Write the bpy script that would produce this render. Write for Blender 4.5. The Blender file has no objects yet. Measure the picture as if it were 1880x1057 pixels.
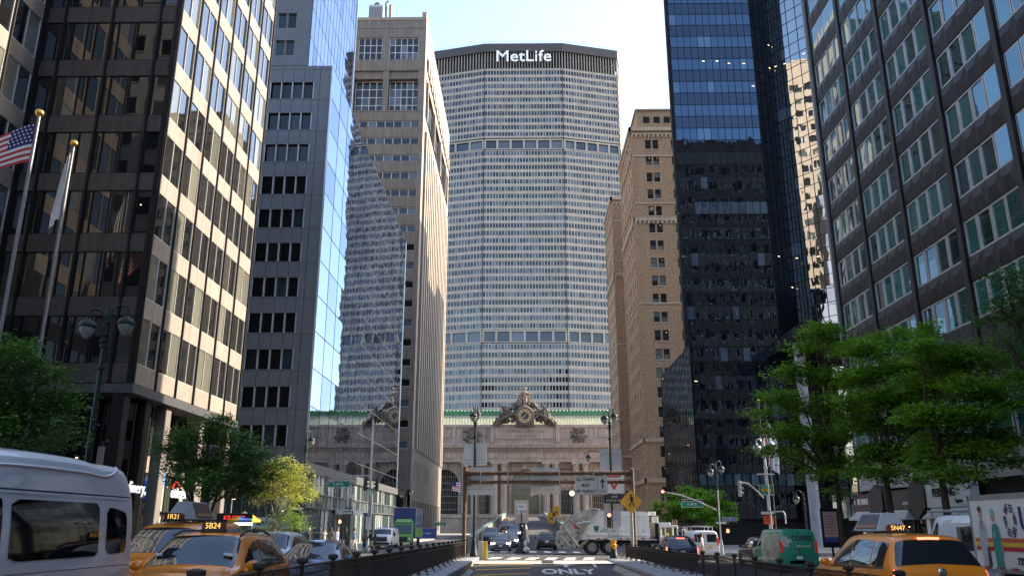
import bpy, math, random
from mathutils import Vector, Matrix
R = math.radians
random.seed(7)
sc = bpy.context.scene
col = sc.collection

# ------------------------------------------------------------------ camera, sky, sun, exposure
CZ = 1.72
FPX = 1489.0
PITCH = math.atan(437 / FPX)
YAW = math.atan(20 * math.cos(PITCH) / FPX)
cam = bpy.data.cameras.new('camera')
cam.sensor_width = 36
cam.lens = 36 * FPX / 1880
cam.clip_end = 6000
cam.clip_start = 0.1
camo = bpy.data.objects.new('camera', cam)
col.objects.link(camo)
camo.location = (0, 0, CZ)
camo.rotation_euler = (R(90) + PITCH, 0, YAW)
sc.camera = camo

SUN_EL, SUN_AZ = R(31), R(73)          # azimuth measured from +Y (up the avenue) towards +X
w = bpy.data.worlds.new('World')
sc.world = w
w.use_nodes = True
nt = w.node_tree
sky = nt.nodes.new('ShaderNodeTexSky')
sky.sky_type = 'NISHITA'
sky.sun_disc = False
sky.sun_elevation = SUN_EL
sky.sun_rotation = SUN_AZ
sky.air_density = 1.0
sky.dust_density = 2.0
sky.ozone_density = 1.0
nt.links.new(sky.outputs[0], nt.nodes['Background'].inputs[0])
nt.nodes['Background'].inputs[1].default_value = 0.10
sun = bpy.data.lights.new('sun', 'SUN')
sun.energy = 2.3
sun.angle = R(0.5)
sun.color = (1.0, 0.86, 0.68)
suno = bpy.data.objects.new('sun', sun)
col.objects.link(suno)
SD = Vector((math.cos(SUN_EL) * math.sin(SUN_AZ), math.cos(SUN_EL) * math.cos(SUN_AZ), math.sin(SUN_EL)))
suno.rotation_euler = SD.to_track_quat('Z', 'Y').to_euler()
suno.location = (60, 20, 120)
sc.view_settings.view_transform = 'Standard'
sc.view_settings.look = 'None'
sc.view_settings.gamma = 1
sc.view_settings.exposure = 2.6
sc.cycles.max_bounces = 8
sc.cycles.diffuse_bounces = 4
sc.cycles.glossy_bounces = 4
sc.cycles.caustics_reflective = True
sc.cycles.sample_clamp_indirect = 4
sc.cycles.use_denoising = True


def at(x, y, X=None, Y=None, Z=None):
    """world point on the plane X, Y or Z = const seen at photograph pixel x, y"""
    a = (x - 940) / FPX
    v = (528.5 - y) / FPX
    c, s = math.cos(PITCH), math.sin(PITCH)
    f = c - v * s
    r = Vector((a * math.cos(YAW) - f * math.sin(YAW), a * math.sin(YAW) + f * math.cos(YAW), s + v * c))
    if X is not None:
        t = X / r.x
    elif Y is not None:
        t = Y / r.y
    else:
        t = (Z - CZ) / r.z
    q = r * t
    q.z += CZ
    return q


def G(x, y):
    """street level: the avenue falls gently to the cross street and to the east"""
    return -0.0075 * min(y, 60) - 0.010 * max(-14, min(16, x))


# ------------------------------------------------------------------ materials
MATS = {}


def mat(name, c, rough=0.6, metal=0.0, var=0.14, scale=1.3, bump=0.0, bscale=30, coat=0.0, streak=0.0,
        spec=0.5, emit=None, es=0.0, local=False, pv=0.0):
    if name in MATS:
        return MATS[name]
    m = bpy.data.materials.new(name)
    m.use_nodes = True
    t = m.node_tree
    N, L = t.nodes, t.links
    b = N['Principled BSDF']
    b.inputs['Roughness'].default_value = rough
    b.inputs['Metallic'].default_value = metal
    b.inputs['Specular IOR Level'].default_value = spec
    b.inputs['Coat Weight'].default_value = coat
    b.inputs['Coat Roughness'].default_value = 0.04
    g = N.new('ShaderNodeNewGeometry')
    src = g.outputs['Position']
    if local:
        src = N.new('ShaderNodeTexCoord').outputs['Object']
    n = N.new('ShaderNodeTexNoise')
    n.inputs['Scale'].default_value = scale
    n.inputs['Detail'].default_value = 6
    n.inputs['Roughness'].default_value = 0.65
    L.new(src, n.inputs['Vector'])
    r = N.new('ShaderNodeMapRange')
    r.inputs[1].default_value = 0.3
    r.inputs[2].default_value = 0.7
    r.inputs[3].default_value = 1 - var
    r.inputs[4].default_value = 1 + var
    L.new(n.outputs[0], r.inputs[0])
    fac = r.outputs[0]
    if streak:
        mp = N.new('ShaderNodeMapping')
        mp.inputs['Scale'].default_value = (1.6, 1.6, 0.05)
        L.new(src, mp.inputs[0])
        n2 = N.new('ShaderNodeTexNoise')
        n2.inputs['Scale'].default_value = 2
        n2.inputs['Detail'].default_value = 5
        L.new(mp.outputs[0], n2.inputs['Vector'])
        r2 = N.new('ShaderNodeMapRange')
        r2.inputs[1].default_value = 0.35
        r2.inputs[2].default_value = 0.65
        r2.inputs[3].default_value = 1 - streak
        r2.inputs[4].default_value = 1
        L.new(n2.outputs[0], r2.inputs[0])
        mm = N.new('ShaderNodeMath')
        mm.operation = 'MULTIPLY'
        L.new(fac, mm.inputs[0])
        L.new(r2.outputs[0], mm.inputs[1])
        fac = mm.outputs[0]
    if pv:                               # panel-to-panel tone difference
        at_ = N.new('ShaderNodeAttribute')
        at_.attribute_name = 'rnd'
        r3 = N.new('ShaderNodeMapRange')
        r3.inputs[3].default_value = 1 - pv
        r3.inputs[4].default_value = 1 + pv
        L.new(at_.outputs['Fac'], r3.inputs[0])
        m3 = N.new('ShaderNodeMath')
        m3.operation = 'MULTIPLY'
        L.new(fac, m3.inputs[0])
        L.new(r3.outputs[0], m3.inputs[1])
        fac = m3.outputs[0]
    vm = N.new('ShaderNodeVectorMath')
    vm.operation = 'SCALE'
    vm.inputs[0].default_value = c
    L.new(fac, vm.inputs['Scale'])
    L.new(vm.outputs[0], b.inputs['Base Color'])
    if bump:
        n3 = N.new('ShaderNodeTexNoise')
        n3.inputs['Scale'].default_value = bscale
        n3.inputs['Detail'].default_value = 4
        L.new(src, n3.inputs['Vector'])
        bp = N.new('ShaderNodeBump')
        bp.inputs['Strength'].default_value = bump
        bp.inputs['Distance'].default_value = 0.02
        L.new(n3.outputs[0], bp.inputs['Height'])
        L.new(bp.outputs[0], b.inputs['Normal'])
    if emit:
        b.inputs['Emission Color'].default_value = (*emit, 1)
        b.inputs['Emission Strength'].default_value = es
    MATS[name] = m
    return m


def glass(name, dark, pale=None, frac=0.2, ior=1.7, rough=0.02, wave=0.0, wscale=0.8, stretch=(1, 1, 1), tint=None):
    """window glass backed by a dark room; a share of the panes (by the face attribute rnd) has pale blinds behind"""
    if name in MATS:
        return MATS[name]
    m = bpy.data.materials.new(name)
    m.use_nodes = True
    t = m.node_tree
    N, L = t.nodes, t.links
    b = N['Principled BSDF']
    b.inputs['Roughness'].default_value = rough
    b.inputs['IOR'].default_value = ior
    if tint:
        b.inputs['Specular Tint'].default_value = (*tint, 1)
    a = N.new('ShaderNodeAttribute')
    a.attribute_name = 'rnd'
    oi = N.new('ShaderNodeObjectInfo')
    ad = N.new('ShaderNodeMath')
    ad.operation = 'ADD'
    L.new(a.outputs['Fac'], ad.inputs[0])
    L.new(oi.outputs['Random'], ad.inputs[1])
    fr = N.new('ShaderNodeMath')
    fr.operation = 'FRACT'
    L.new(ad.outputs[0], fr.inputs[0])
    cr = N.new('ShaderNodeValToRGB')
    cr.color_ramp.elements[0].position = 0.0
    cr.color_ramp.elements[0].color = (*[x * 0.5 for x in dark], 1)
    cr.color_ramp.elements[1].position = max(0.02, 1 - frac)
    cr.color_ramp.elements[1].color = (*dark, 1)
    if pale:
        e = cr.color_ramp.elements.new(min(0.99, 1 - frac * 0.8))
        e.color = (*[(x + y) * 0.5 for x, y in zip(dark, pale)], 1)
        e = cr.color_ramp.elements.new(1.0)
        e.color = (*pale, 1)
    L.new(fr.outputs[0], cr.inputs[0])
    L.new(cr.outputs[0], b.inputs['Base Color'])
    if wave:
        g = N.new('ShaderNodeNewGeometry')
        mp = N.new('ShaderNodeMapping')
        mp.inputs['Scale'].default_value = stretch
        L.new(g.outputs['Position'], mp.inputs[0])
        n = N.new('ShaderNodeTexNoise')
        n.inputs['Scale'].default_value = wscale
        n.inputs['Detail'].default_value = 1.5
        L.new(mp.outputs[0], n.inputs['Vector'])
        bp = N.new('ShaderNodeBump')
        bp.inputs['Strength'].default_value = 1.0
        bp.inputs['Distance'].default_value = wave
        L.new(n.outputs[0], bp.inputs['Height'])
        L.new(bp.outputs[0], b.inputs['Normal'])
    MATS[name] = m
    return m


# ------------------------------------------------------------------ mesh building
class MB:
    def __init__(s, o=(0, 0, 0)):
        s.v, s.f, s.m, s.a = [], [], [], []
        s.o = Vector(o)
        s.M = None

    def pts(s, ps):
        k = len(s.v)
        for p in ps:
            p = Vector(p)
            if s.M is not None:
                p = s.M @ p
            s.v.append(p - s.o)
        return k

    def face(s, idx, m=0, a=None):
        s.f.append(tuple(idx))
        s.m.append(m)
        s.a.append(random.random() if a is None else a)

    def poly(s, ps, m=0, a=None):
        k = s.pts(ps)
        s.face(range(k, k + len(ps)), m, a)

    def box(s, x0, x1, y0, y1, z0, z1, m=0, a=None):
        x0, x1 = min(x0, x1), max(x0, x1)
        y0, y1 = min(y0, y1), max(y0, y1)
        z0, z1 = min(z0, z1), max(z0, z1)
        k = s.pts([(x, y, z) for z in (z0, z1) for y in (y0, y1) for x in (x0, x1)])
        a = random.random() if a is None else a
        for q in ((0, 2, 3, 1), (4, 5, 7, 6), (0, 1, 5, 4), (2, 6, 7, 3), (0, 4, 6, 2), (1, 3, 7, 5)):
            s.face([k + i for i in q], m, a)

    def cbox(s, x0, x1, y0, y1, z0, z1, c=0.03, m=0):
        """box with chamfered vertical and top edges"""
        c = min(c, (x1 - x0) / 2.2, (y1 - y0) / 2.2, (z1 - z0) / 2.2)
        ring = lambda d, z: [(x0 + d + c, y0 + d, z), (x1 - d - c, y0 + d, z), (x1 - d, y0 + d + c, z), (x1 - d, y1 - d - c, z),
                             (x1 - d - c, y1 - d, z), (x0 + d + c, y1 - d, z), (x0 + d, y1 - d - c, z), (x0 + d, y0 + d + c, z)]
        s.loft([ring(c * .7, z0), ring(0, z0 + c), ring(0, z1 - c), ring(c * .7, z1)], m, True, True)

    def loft(s, rings, m=0, cap0=False, cap1=False, closed=True, a=None):
        n = len(rings[0])
        ks = [s.pts(r) for r in rings]
        for i in range(len(rings) - 1):
            for j in range(n if closed else n - 1):
                j2 = (j + 1) % n
                s.face((ks[i] + j, ks[i] + j2, ks[i + 1] + j2, ks[i + 1] + j), m, a)
        if cap0:
            s.face([ks[0] + j for j in reversed(range(n))], m, a)
        if cap1:
            s.face([ks[-1] + j for j in range(n)], m, a)

    def tube(s, path, rad, n=8, m=0, caps=True):
        path = [Vector(p) for p in path]
        if not isinstance(rad, (list, tuple)):
            rad = [rad] * len(path)
        rings = []
        up = Vector((0, 0, 1))
        px = None
        for i, p in enumerate(path):
            d = (path[min(i + 1, len(path) - 1)] - path[max(i - 1, 0)]).normalized()
            if px is None:
                px = d.cross(up if abs(d.z) < 0.9 else Vector((1, 0, 0))).normalized()
            else:
                px = (px - d * px.dot(d)).normalized()
            py = d.cross(px)
            rings.append([p + (px * math.cos(2 * math.pi * j / n) + py * math.sin(2 * math.pi * j / n)) * rad[i] for j in range(n)])
        s.loft(rings, m, caps, caps)

    def lathe(s, prof, c=(0, 0, 0), n=16, m=0, axis='z', caps=True):
        c = Vector(c)
        rings = []
        for r, h in prof:
            ring = []
            for j in range(n):
                x, y = r * math.cos(2 * math.pi * j / n), r * math.sin(2 * math.pi * j / n)
                ring.append(c + (Vector((x, y, h)) if axis == 'z' else Vector((h, x, y)) if axis == 'x' else Vector((x, -h, y))))
            rings.append(ring)
        s.loft(rings, m, caps, caps)

    def ball(s, c, r, n=10, m=0, sq=(1, 1, 1)):
        c = Vector(c)
        rings = []
        h = max(4, n // 2)
        for i in range(h + 1):
            t = -math.pi / 2 + math.pi * i / h
            t = max(-1.5, min(1.5, t))
            rings.append([c + Vector((r * sq[0] * math.cos(t) * math.cos(2 * math.pi * j / n),
                                      r * sq[1] * math.cos(t) * math.sin(2 * math.pi * j / n), r * sq[2] * math.sin(t))) for j in range(n)])
        s.loft(rings, m, True, True)

    def prism(s, prof, x0, x1, axis='x', m=0):
        """prof = 2-D outline, extruded along an axis: x -> (y,z), y -> (x,z), z -> (x,y)"""
        f = {'x': lambda p, d: (d, p[0], p[1]), 'y': lambda p, d: (p[0], d, p[1]), 'z': lambda p, d: (p[0], p[1], d)}[axis]
        s.loft([[f(p, x0) for p in prof], [f(p, x1) for p in prof]], m, True, True)

    def build(s, name, mats, parent=None, smooth=None, loc=None, rot=0, data=None):
        me = bpy.data.meshes.new(name)
        me.from_pydata(s.v, [], s.f)
        if not isinstance(mats, (list, tuple)):
            mats = [mats]
        for x in mats:
            me.materials.append(x)
        me.polygons.foreach_set('material_index', s.m)
        at_ = me.attributes.new('rnd', 'FLOAT', 'FACE')
        at_.data.foreach_set('value', s.a)
        if smooth:
            me.polygons.foreach_set('use_smooth', [True] * len(s.f))
            me.update()
            me.set_sharp_from_angle(angle=R(smooth))
        me.update()
        return link(name, me, parent, loc, rot)


def link(name, me, parent=None, loc=None, rot=0):
    o = bpy.data.objects.new(name, me)
    col.objects.link(o)
    if parent:
        o.parent = parent
    if loc is not None:
        o.location = loc
    o.rotation_euler.z = rot
    return o


def tag(o, label, cat, group=None, kind=None):
    o['label'] = label
    o['category'] = cat
    if group:
        o['group'] = group
    if kind:
        o['kind'] = kind
    return o


def thing(name, label, cat, loc=(0, 0, 0), rot=0, group=None):
    o = bpy.data.objects.new(name, None)
    col.objects.link(o)
    o.location = loc
    o.rotation_euler.z = rot
    o.empty_display_size = 0.2
    return tag(o, label, cat, group)


def struct(o):
    o['kind'] = 'structure'
    return o


def copy_tree(o, parent=None):
    c = o.copy()
    col.objects.link(c)
    if parent:
        c.parent = parent
    for ch in o.children:
        copy_tree(ch, c)
    return c


def text(name, s, size, m, parent=None, loc=(0, 0, 0), rot=(0, 0, 0), ext=0.004, sx=1.0, align='CENTER', bold=0.0):
    cu = bpy.data.curves.new('t', 'FONT')
    cu.body = s
    cu.size = size
    cu.extrude = ext
    cu.offset = bold
    cu.align_x = align
    cu.align_y = 'CENTER'
    cu.resolution_u = 3
    t = bpy.data.objects.new('t', cu)
    col.objects.link(t)
    bpy.context.view_layer.update()
    me = bpy.data.meshes.new_from_object(t)
    bpy.data.objects.remove(t)
    me.name = name
    me.materials.clear()
    me.materials.append(m)
    me.transform(Matrix.Diagonal((sx, 1, 1, 1)))
    o = link(name, me, parent, loc)
    o.rotation_euler = rot
    return o


TS = (R(90), 0, 0)              # text standing and facing south
TE = (R(90), 0, R(90))          # facing east
TW = (R(90), 0, R(-90))         # facing west

# ------------------------------------------------------------------ common materials
M_black = mat('black_paint', (.010, .010, .011), .5, spec=.25)
M_dkgreen = mat('dark_green_paint', (.007, .018, .017), .5, var=.25, scale=6, spec=.3)
M_steel = mat('galvanised_steel', (.33, .34, .34), .45, .6, var=.2, scale=4)
M_rust = mat('rusted_steel', (.105, .055, .028), .75, .2, var=.55, scale=3, bump=.3)
M_white = mat('white_paint', (.72, .72, .70), .5, var=.1, scale=3)
M_signwhite = mat('sign_white', (.62, .62, .60), .45, var=.06, scale=3)
M_signback = mat('sign_back', (.50, .47, .46), .5, .1, var=.12, scale=2)
M_signgreen = mat('sign_green', (.0, .16, .10), .4, var=.06)
M_signblack = mat('sign_black', (.015, .015, .015), .45)
M_signyellow = mat('sign_yellow', (.72, .33, .01), .45, var=.08)
M_red = mat('sign_red', (.5, .02, .03), .4, var=.06)
M_gold = mat('gold_leaf', (.75, .45, .10), .3, 1.0, var=.15)
M_rubber = mat('rubber', (.02, .02, .021), .8, var=.25, scale=8)
M_chrome = mat('bright_metal', (.55, .55, .56), .2, 1.0, var=.05)
M_rim = mat('wheel_metal', (.30, .30, .31), .35, .8)
M_cglass = glass('car_glass', (.012, .016, .02), ior=1.8, rough=.02)
M_plast = mat('black_plastic', (.02, .02, .022), .5)
M_redl = mat('red_lens', (.45, .01, .01), .2, emit=(1, .05, .02), es=.02)
M_brake = mat('lit_brake_lamp', (.5, .02, .02), .2, emit=(1, .06, .03), es=2.5)
M_head = mat('lit_headlamp', (.8, .8, .8), .2, emit=(1, .95, .85), es=2.5)
M_lens = mat('clear_lens', (.55, .57, .6), .12, spec=.8)
M_lamp = mat('small_ceiling_lamp', (.8, .7, .5), .5, emit=(1, .72, .38), es=.8)
M_lampw = mat('white_ceiling_lamp', (.8, .8, .8), .5, emit=(1, .93, .8), es=1)
# ================================================================== GROUND
M_asph = mat('asphalt', (.055, .055, .058), .85, var=.3, scale=.7, bump=.5, bscale=60)
M_asph2 = mat('ramp_asphalt', (.06, .058, .056), .8, var=.35, scale=1.1, bump=.5, bscale=50)
M_walk = mat('sidewalk_concrete', (.26, .25, .235), .85, var=.2, scale=.8, bump=.25, bscale=40)
M_kerb = mat('kerb_stone', (.30, .29, .28), .8, var=.2, scale=2)
M_mark = mat('road_marking_white', (.62, .61, .58), .7, var=.25, scale=5)
M_markY = mat('road_marking_yellow', (.60, .33, .03), .7, var=.25, scale=5)
M_stone = mat('ramp_stone', (.30, .25, .20), .8, var=.35, scale=1.4, bump=.4, bscale=12)
M_cop = mat('coping_stone', (.27, .27, .28), .75, var=.2, scale=1.5, bump=.2)


def cuts(a, b, step, extra=()):
    n = max(1, int(abs(b - a) / step))
    s = set(round(a + (b - a) * i / n, 4) for i in range(n + 1))
    s |= set(e for e in extra if a < e < b)
    return sorted(s)


def sheet(name, m, x0, x1, y0, y1, dz=0.0, zf=G):
    xs, ys = cuts(x0, x1, 12, (-14, 16)), cuts(y0, y1, 12, (60,))
    mb = MB()
    k = mb.pts([(x, y, zf(x, y) + dz) for y in ys for x in xs])
    n = len(xs)
    for j in range(len(ys) - 1):
        for i in range(n - 1):
            mb.face((k + j * n + i, k + j * n + i + 1, k + (j + 1) * n + i + 1, k + (j + 1) * n + i))
    return struct(mb.build(name, m))


def mark(name, m, polys, zf=G, dz=.006):
    mb = MB()
    for p in polys:
        mb.poly([(x, y, zf(x, y) + dz) for x, y in p])
    return struct(mb.build(name, m))


gb = MB()
gb.poly([(-4000, -4000, -9), (4000, -4000, -9), (4000, 4000, -9), (-4000, 4000, -9)])
struct(gb.build('ground', M_asph))
XL, XR = -14.2, 16.0
RL, RR = -4.0, 7.1                       # railings
WL, WR = -3.0, 5.7                       # inner faces of the ramp walls
sheet('road_southbound', M_asph, XL, RL + .02, -60, 61.0)
sheet('road_northbound', M_asph, RR - .02, XR, -60, 61.0)
sheet('road_crossing', M_asph, -160, 200, 60.9, 73, .002)
sheet('road_southbound', M_asph, XL, -5.2, 73, 330)
sheet('road_northbound', M_asph, 6.4, XR, 73, 330)
sheet('road_crossing', M_asph, -5.3, 6.5, 73, 86, .003)
sheet('road_cross_street', M_asph, -160, XL, 234, 256, -.01)
sheet('road_cross_street', M_asph, XR, 160, 234, 256, -.01)


def ramp_z(x, y):
    return G(x, min(y, 50)) - .5 * 0 - max(0, 50 - y) * .055 + (G(x, y) - G(x, min(y, 50)))


def rz(x, y):
    return G(0, 60) + .004 - max(0, 50 - y) * .055


struct(sheet('ramp_road', M_asph2, WL - .02, WR + .02, -40, 60.95, 0, rz))


def walk(name, x0, x1, y0, y1):
    mb = MB()
    ys = cuts(y0, y1, 10, (60,))
    for a, b in zip(ys[:-1], ys[1:]):
        P = [(x0, a), (x1, a), (x1, b), (x0, b)]
        top = [(x, y, G(x, y) + .14) for x, y in P]
        bot = [(x, y, G(x, y) - .3) for x, y in P]
        k = mb.pts(bot + top)
        mb.face((k + 4, k + 5, k + 6, k + 7), 0)
        mb.face((k + 1, k + 2, k + 6, k + 5), 1)
        mb.face((k + 3, k, k + 4, k + 7), 1)
    P = [(x0, y0), (x1, y0), (x1, y1), (x0, y1)]
    for i, j in ((0, 1), (2, 3)):
        a, b = P[i], P[j]
        mb.poly([(*a, G(*a) - .3), (*b, G(*b) - .3), (*b, G(*b) + .14), (*a, G(*a) + .14)], 1)
    return struct(mb.build(name, [M_walk, M_kerb]))


walk('sidewalk', -60, XL, -60, 60.5)
walk('sidewalk', XR, 80, -60, 60.5)
walk('sidewalk', -60, XL, 73.2, 136)
walk('sidewalk', XR, 80, 73.2, 136)
walk('sidewalk', -60, XL, 146.5, 233)
walk('sidewalk', XR, 80, 146.5, 233)

# markings
mark('crosswalk', M_mark, [[(x, 57.4), (x + .75, 57.4), (x + 1.2, 61.8), (x + .45, 61.8)] for x in [-2.6 + 1.32 * i for i in range(6)]],
     lambda x, y: max(rz(x, y), G(x, y) + .003))
mark('crosswalk', M_mark, [[(x, 74.5), (x + .6, 74.5), (x + .6, 78), (x, 78)] for x in [-4.6 + 1.3 * i for i in range(9)]])
mark('crosswalk', M_mark, [[(x, 57.5), (x + .6, 57.5), (x + .6, 60.6), (x, 60.6)] for x in [-13.6 + 1.25 * i for i in range(8)]])
mark('crosswalk', M_mark, [[(x, 57.5), (x + .6, 57.5), (x + .6, 60.6), (x, 60.6)] for x in [7.6 + 1.25 * i for i in range(7)]])
M_conc = mat('concrete_road_slab', (.42, .40, .37), .8, var=.15, scale=1.2, bump=.2)
mark('concrete_road', M_conc, [[(-2.95, 51.6), (5.65, 51.6), (5.65, 56.6), (-2.95, 56.6)]], rz, .005)
mark('road_line_yellow', M_markY, [[(.22, 44), (.42, 44), (1.15, 56.6), (.9, 56.6)],
                                   [(-2.6, 50.0), (-2.6, 50.35), (.6, 51.1), (.6, 50.75)],
                                   [(-2.6, 47.2), (-2.6, 47.55), (.45, 48.6), (.45, 48.25)],
                                   [(-2.4, 55.2), (-2.4, 55.5), (.95, 55.9), (.95, 55.6)],
                                   [(-2.6, 44.6), (-2.6, 44.95), (.35, 46), (.35, 45.65)]], rz, .010)
mark('road_patch', mat('dark_asphalt_patch', (.026, .026, .028), .8, var=.3, scale=2), [[(1.4, 63.2), (4.9, 63.5), (4.8, 65.0), (1.3, 64.7)], [(-2.2, 66.5), (-.9, 66.6), (-.95, 69), (-2.3, 68.9)], [(1.2, 52.2), (1.9, 52.2), (1.95, 56.2), (1.25, 56.2)]], lambda x, y: G(x, y) + .008)
mhc = MB()
for x, y in ((.9, 63.0), (3.4, 67.8), (-1.2, 62.2)):
    mhc.poly([(x + .4 * math.cos(R(20 * k)), y + .4 * math.sin(R(20 * k)), G(x, y) + .014) for k in range(18)])
struct(mhc.build('manhole_lids', mat('cast_iron_lid', (.03, .028, .026), .6, .5, var=.3, scale=6)))
mark('road_line_white', M_mark, [[(4.15, 40), (4.3, 40), (4.3, 51.4), (4.15, 51.4)]], rz)
mark('road_arrow', M_mark, [[(2.35, 48.9), (2.6, 48.9), (2.6, 50.2), (2.35, 50.2)], [(1.85, 50.0), (3.1, 50.0), (2.48, 51.3)]], rz)
to = text('road_lettering', 'ONLY', 1.0, M_mark, None, (2.45, 46.5, rz(0, 46.5) + .012), (R(3.15), 0, 0), .001, 1.0, bold=.03)
to.scale = (1.08, 3.4, 1)
struct(to)

# ramp walls with coping and ledge
for sx, nm in ((-1, 'l'), (1, 'r')):
    xi, xo = (WL, RL) if sx < 0 else (WR, RR)
    mb = MB()
    ys = cuts(-20, 58.5 if sx > 0 else 57.5, 2.6)
    for a, b in zip(ys[:-1], ys[1:]):
        za, zb = G(xo, a), G(xo, b)
        # facing blocks with a joint between
        g = .012
        mb.loft([[(xi, a + g, -4.5), (xo - sx * .05, a + g, -4.5), (xo - sx * .05, a + g, za - .02), (xi, a + g, za - .02)],
                 [(xi, b - g, -4.5), (xo - sx * .05, b - g, -4.5), (xo - sx * .05, b - g, zb - .02), (xi, b - g, zb - .02)]], 0, True, True)
        mb.loft([[(xi + sx * .03, a, -4.4), (xo, a, -4.4), (xo, a, za - .03), (xi + sx * .03, a, za - .03)],
                 [(xi + sx * .03, b, -4.4), (xo, b, -4.4), (xo, b, zb - .03), (xi + sx * .03, b, zb - .03)]], 2, True, True)
        c = .006
        mb.loft([[(xi - sx * .06, a + c, za - .02), (xo + sx * .25, a + c, za - .02), (xo + sx * .25, a + c, za + .14), (xi - sx * .02, a + c, za + .14), (xi - sx * .06, a + c, za + .1)],
                 [(xi - sx * .06, b - c, zb - .02), (xo + sx * .25, b - c, zb - .02), (xo + sx * .25, b - c, zb + .14), (xi - sx * .02, b - c, zb + .14), (xi - sx * .06, b - c, zb + .1)]], 1, True, True)
    o = mb.build('ramp_wall', [M_stone, M_cop, M_black])
    tag(o, 'stone ramp wall under the ' + ('railing on the taxi number 5B24 side, ending at the yellow strip post' if sx < 0 else 'railing on the garbage truck side of the ramp'),
        'wall', 'stone walls of the ramp')
    led = MB()
    xa = xi - sx * (.3 if sx < 0 else .75)
    led.prism([(xi, -4.6), (xa, -4.6), (xa, -1.0 if sx < 0 else -.95), (xi, -.9)] if False else
              [(xi, -4.6), (xa, -4.6), (xa, -.62 if sx < 0 else -.55), (xi, -.55 if sx < 0 else -.5)], -20, 50 if sx < 0 else 52, 'y', 0)
    struct(led.build('ramp_kerb', M_kerb if sx < 0 else M_stone))

# viaduct
VZ = lambda x, y: -.5 + .030 * (y - 85)
sheet('viaduct_road', M_asph, -5.0, 6.2, 84, 262, .01, VZ)
M_via = mat('viaduct_stone', (.24, .21, .18), .8, var=.25, scale=1.1, bump=.3, bscale=8)
M_viag = mat('parapet_green_paint', (.16, .21, .19), .55, var=.25, scale=2)
for x0, x1, lab in ((-5.6, -5.0, 'green capped viaduct parapet beside the queue of oncoming cars'),
                    (6.2, 6.8, 'viaduct parapet mostly hidden behind the white garbage truck')):
    t = thing('viaduct_parapet', lab, 'parapet', (x0, 86, VZ(0, 86)), 0, 'viaduct parapets')
    mb, cp = MB((x0, 86, VZ(0, 86))), MB((x0, 86, VZ(0, 86)))
    for a, b in [(86 + 6 * i, 92 + 6 * i) for i in range(28)]:
        for M_, (p, q, lo, hi) in ((mb, (x0, x1, -6, .95)), (cp, (x0 - .08, x1 + .08, .952, 1.2))):
            M_.loft([[(p, y, VZ(0, y) + lo), (q, y, VZ(0, y) + lo), (q, y, VZ(0, y) + hi), (p, y, VZ(0, y) + hi)] for y in (a + .03, b - .03)], 0, True, True)
    mb.build('wall', M_via, t)
    cp.build('cap', M_viag, t)
mb = MB()
mb.loft([[(.35, y, VZ(0, y)), (.75, y, VZ(0, y)), (.68, y, VZ(0, y) + .75), (.42, y, VZ(0, y) + .75)] for y in (84, 120, 160, 200, 250)], 0, True, True)
tag(mb.build('median_barrier', mat('barrier_concrete', (.34, .27, .22), .8, var=.25)), 'low tan median barrier between the lanes of the viaduct', 'barrier')

# ================================================================== BUILDINGS
E90, W90 = R(90), R(-90)
M_core = mat('dark_interior', (.01, .01, .011), .9)


def holed(mb, W, z0, z1, holes, depth, m=0, mr=0, x0=0.0):
    """wall face in the local x-z plane (y=0 outside) with rectangular openings and reveals of the given depth"""
    us = sorted(set([x0, W] + [h[0] for h in holes] + [h[1] for h in holes]))
    vs = sorted(set([z0, z1] + [h[2] for h in holes] + [h[3] for h in holes]))
    us = [u for i, u in enumerate(us) if i == 0 or u - us[i - 1] > 1e-5]
    vs = [v for i, v in enumerate(vs) if i == 0 or v - vs[i - 1] > 1e-5]
    for b0, b1 in zip(vs[:-1], vs[1:]):
        zc = (b0 + b1) / 2
        row = [h for h in holes if h[2] < zc < h[3]]
        run = None
        for a0, a1 in zip(us[:-1], us[1:]):
            xc = (a0 + a1) / 2
            solid = not any(h[0] < xc < h[1] for h in row)
            if solid:
                run = (run[0], a1) if run else (a0, a1)
            if run and (not solid or a1 == us[-1]):
                mb.poly([(run[0], 0, b0), (run[1], 0, b0), (run[1], 0, b1), (run[0], 0, b1)], m)
                run = None
    for h in holes:
        a0, a1, b0, b1 = h[:4]
        d = depth
        mb.poly([(a0, 0, b0), (a1, 0, b0), (a1, d, b0), (a0, d, b0)], mr)
        mb.poly([(a0, d, b1), (a1, d, b1), (a1, 0, b1), (a0, 0, b1)], mr)
        mb.poly([(a0, 0, b0), (a0, d, b0), (a0, d, b1), (a0, 0, b1)], mr)
        mb.poly([(a1, d, b0), (a1, 0, b0), (a1, 0, b1), (a1, d, b1)], mr)


WC = {}


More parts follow.
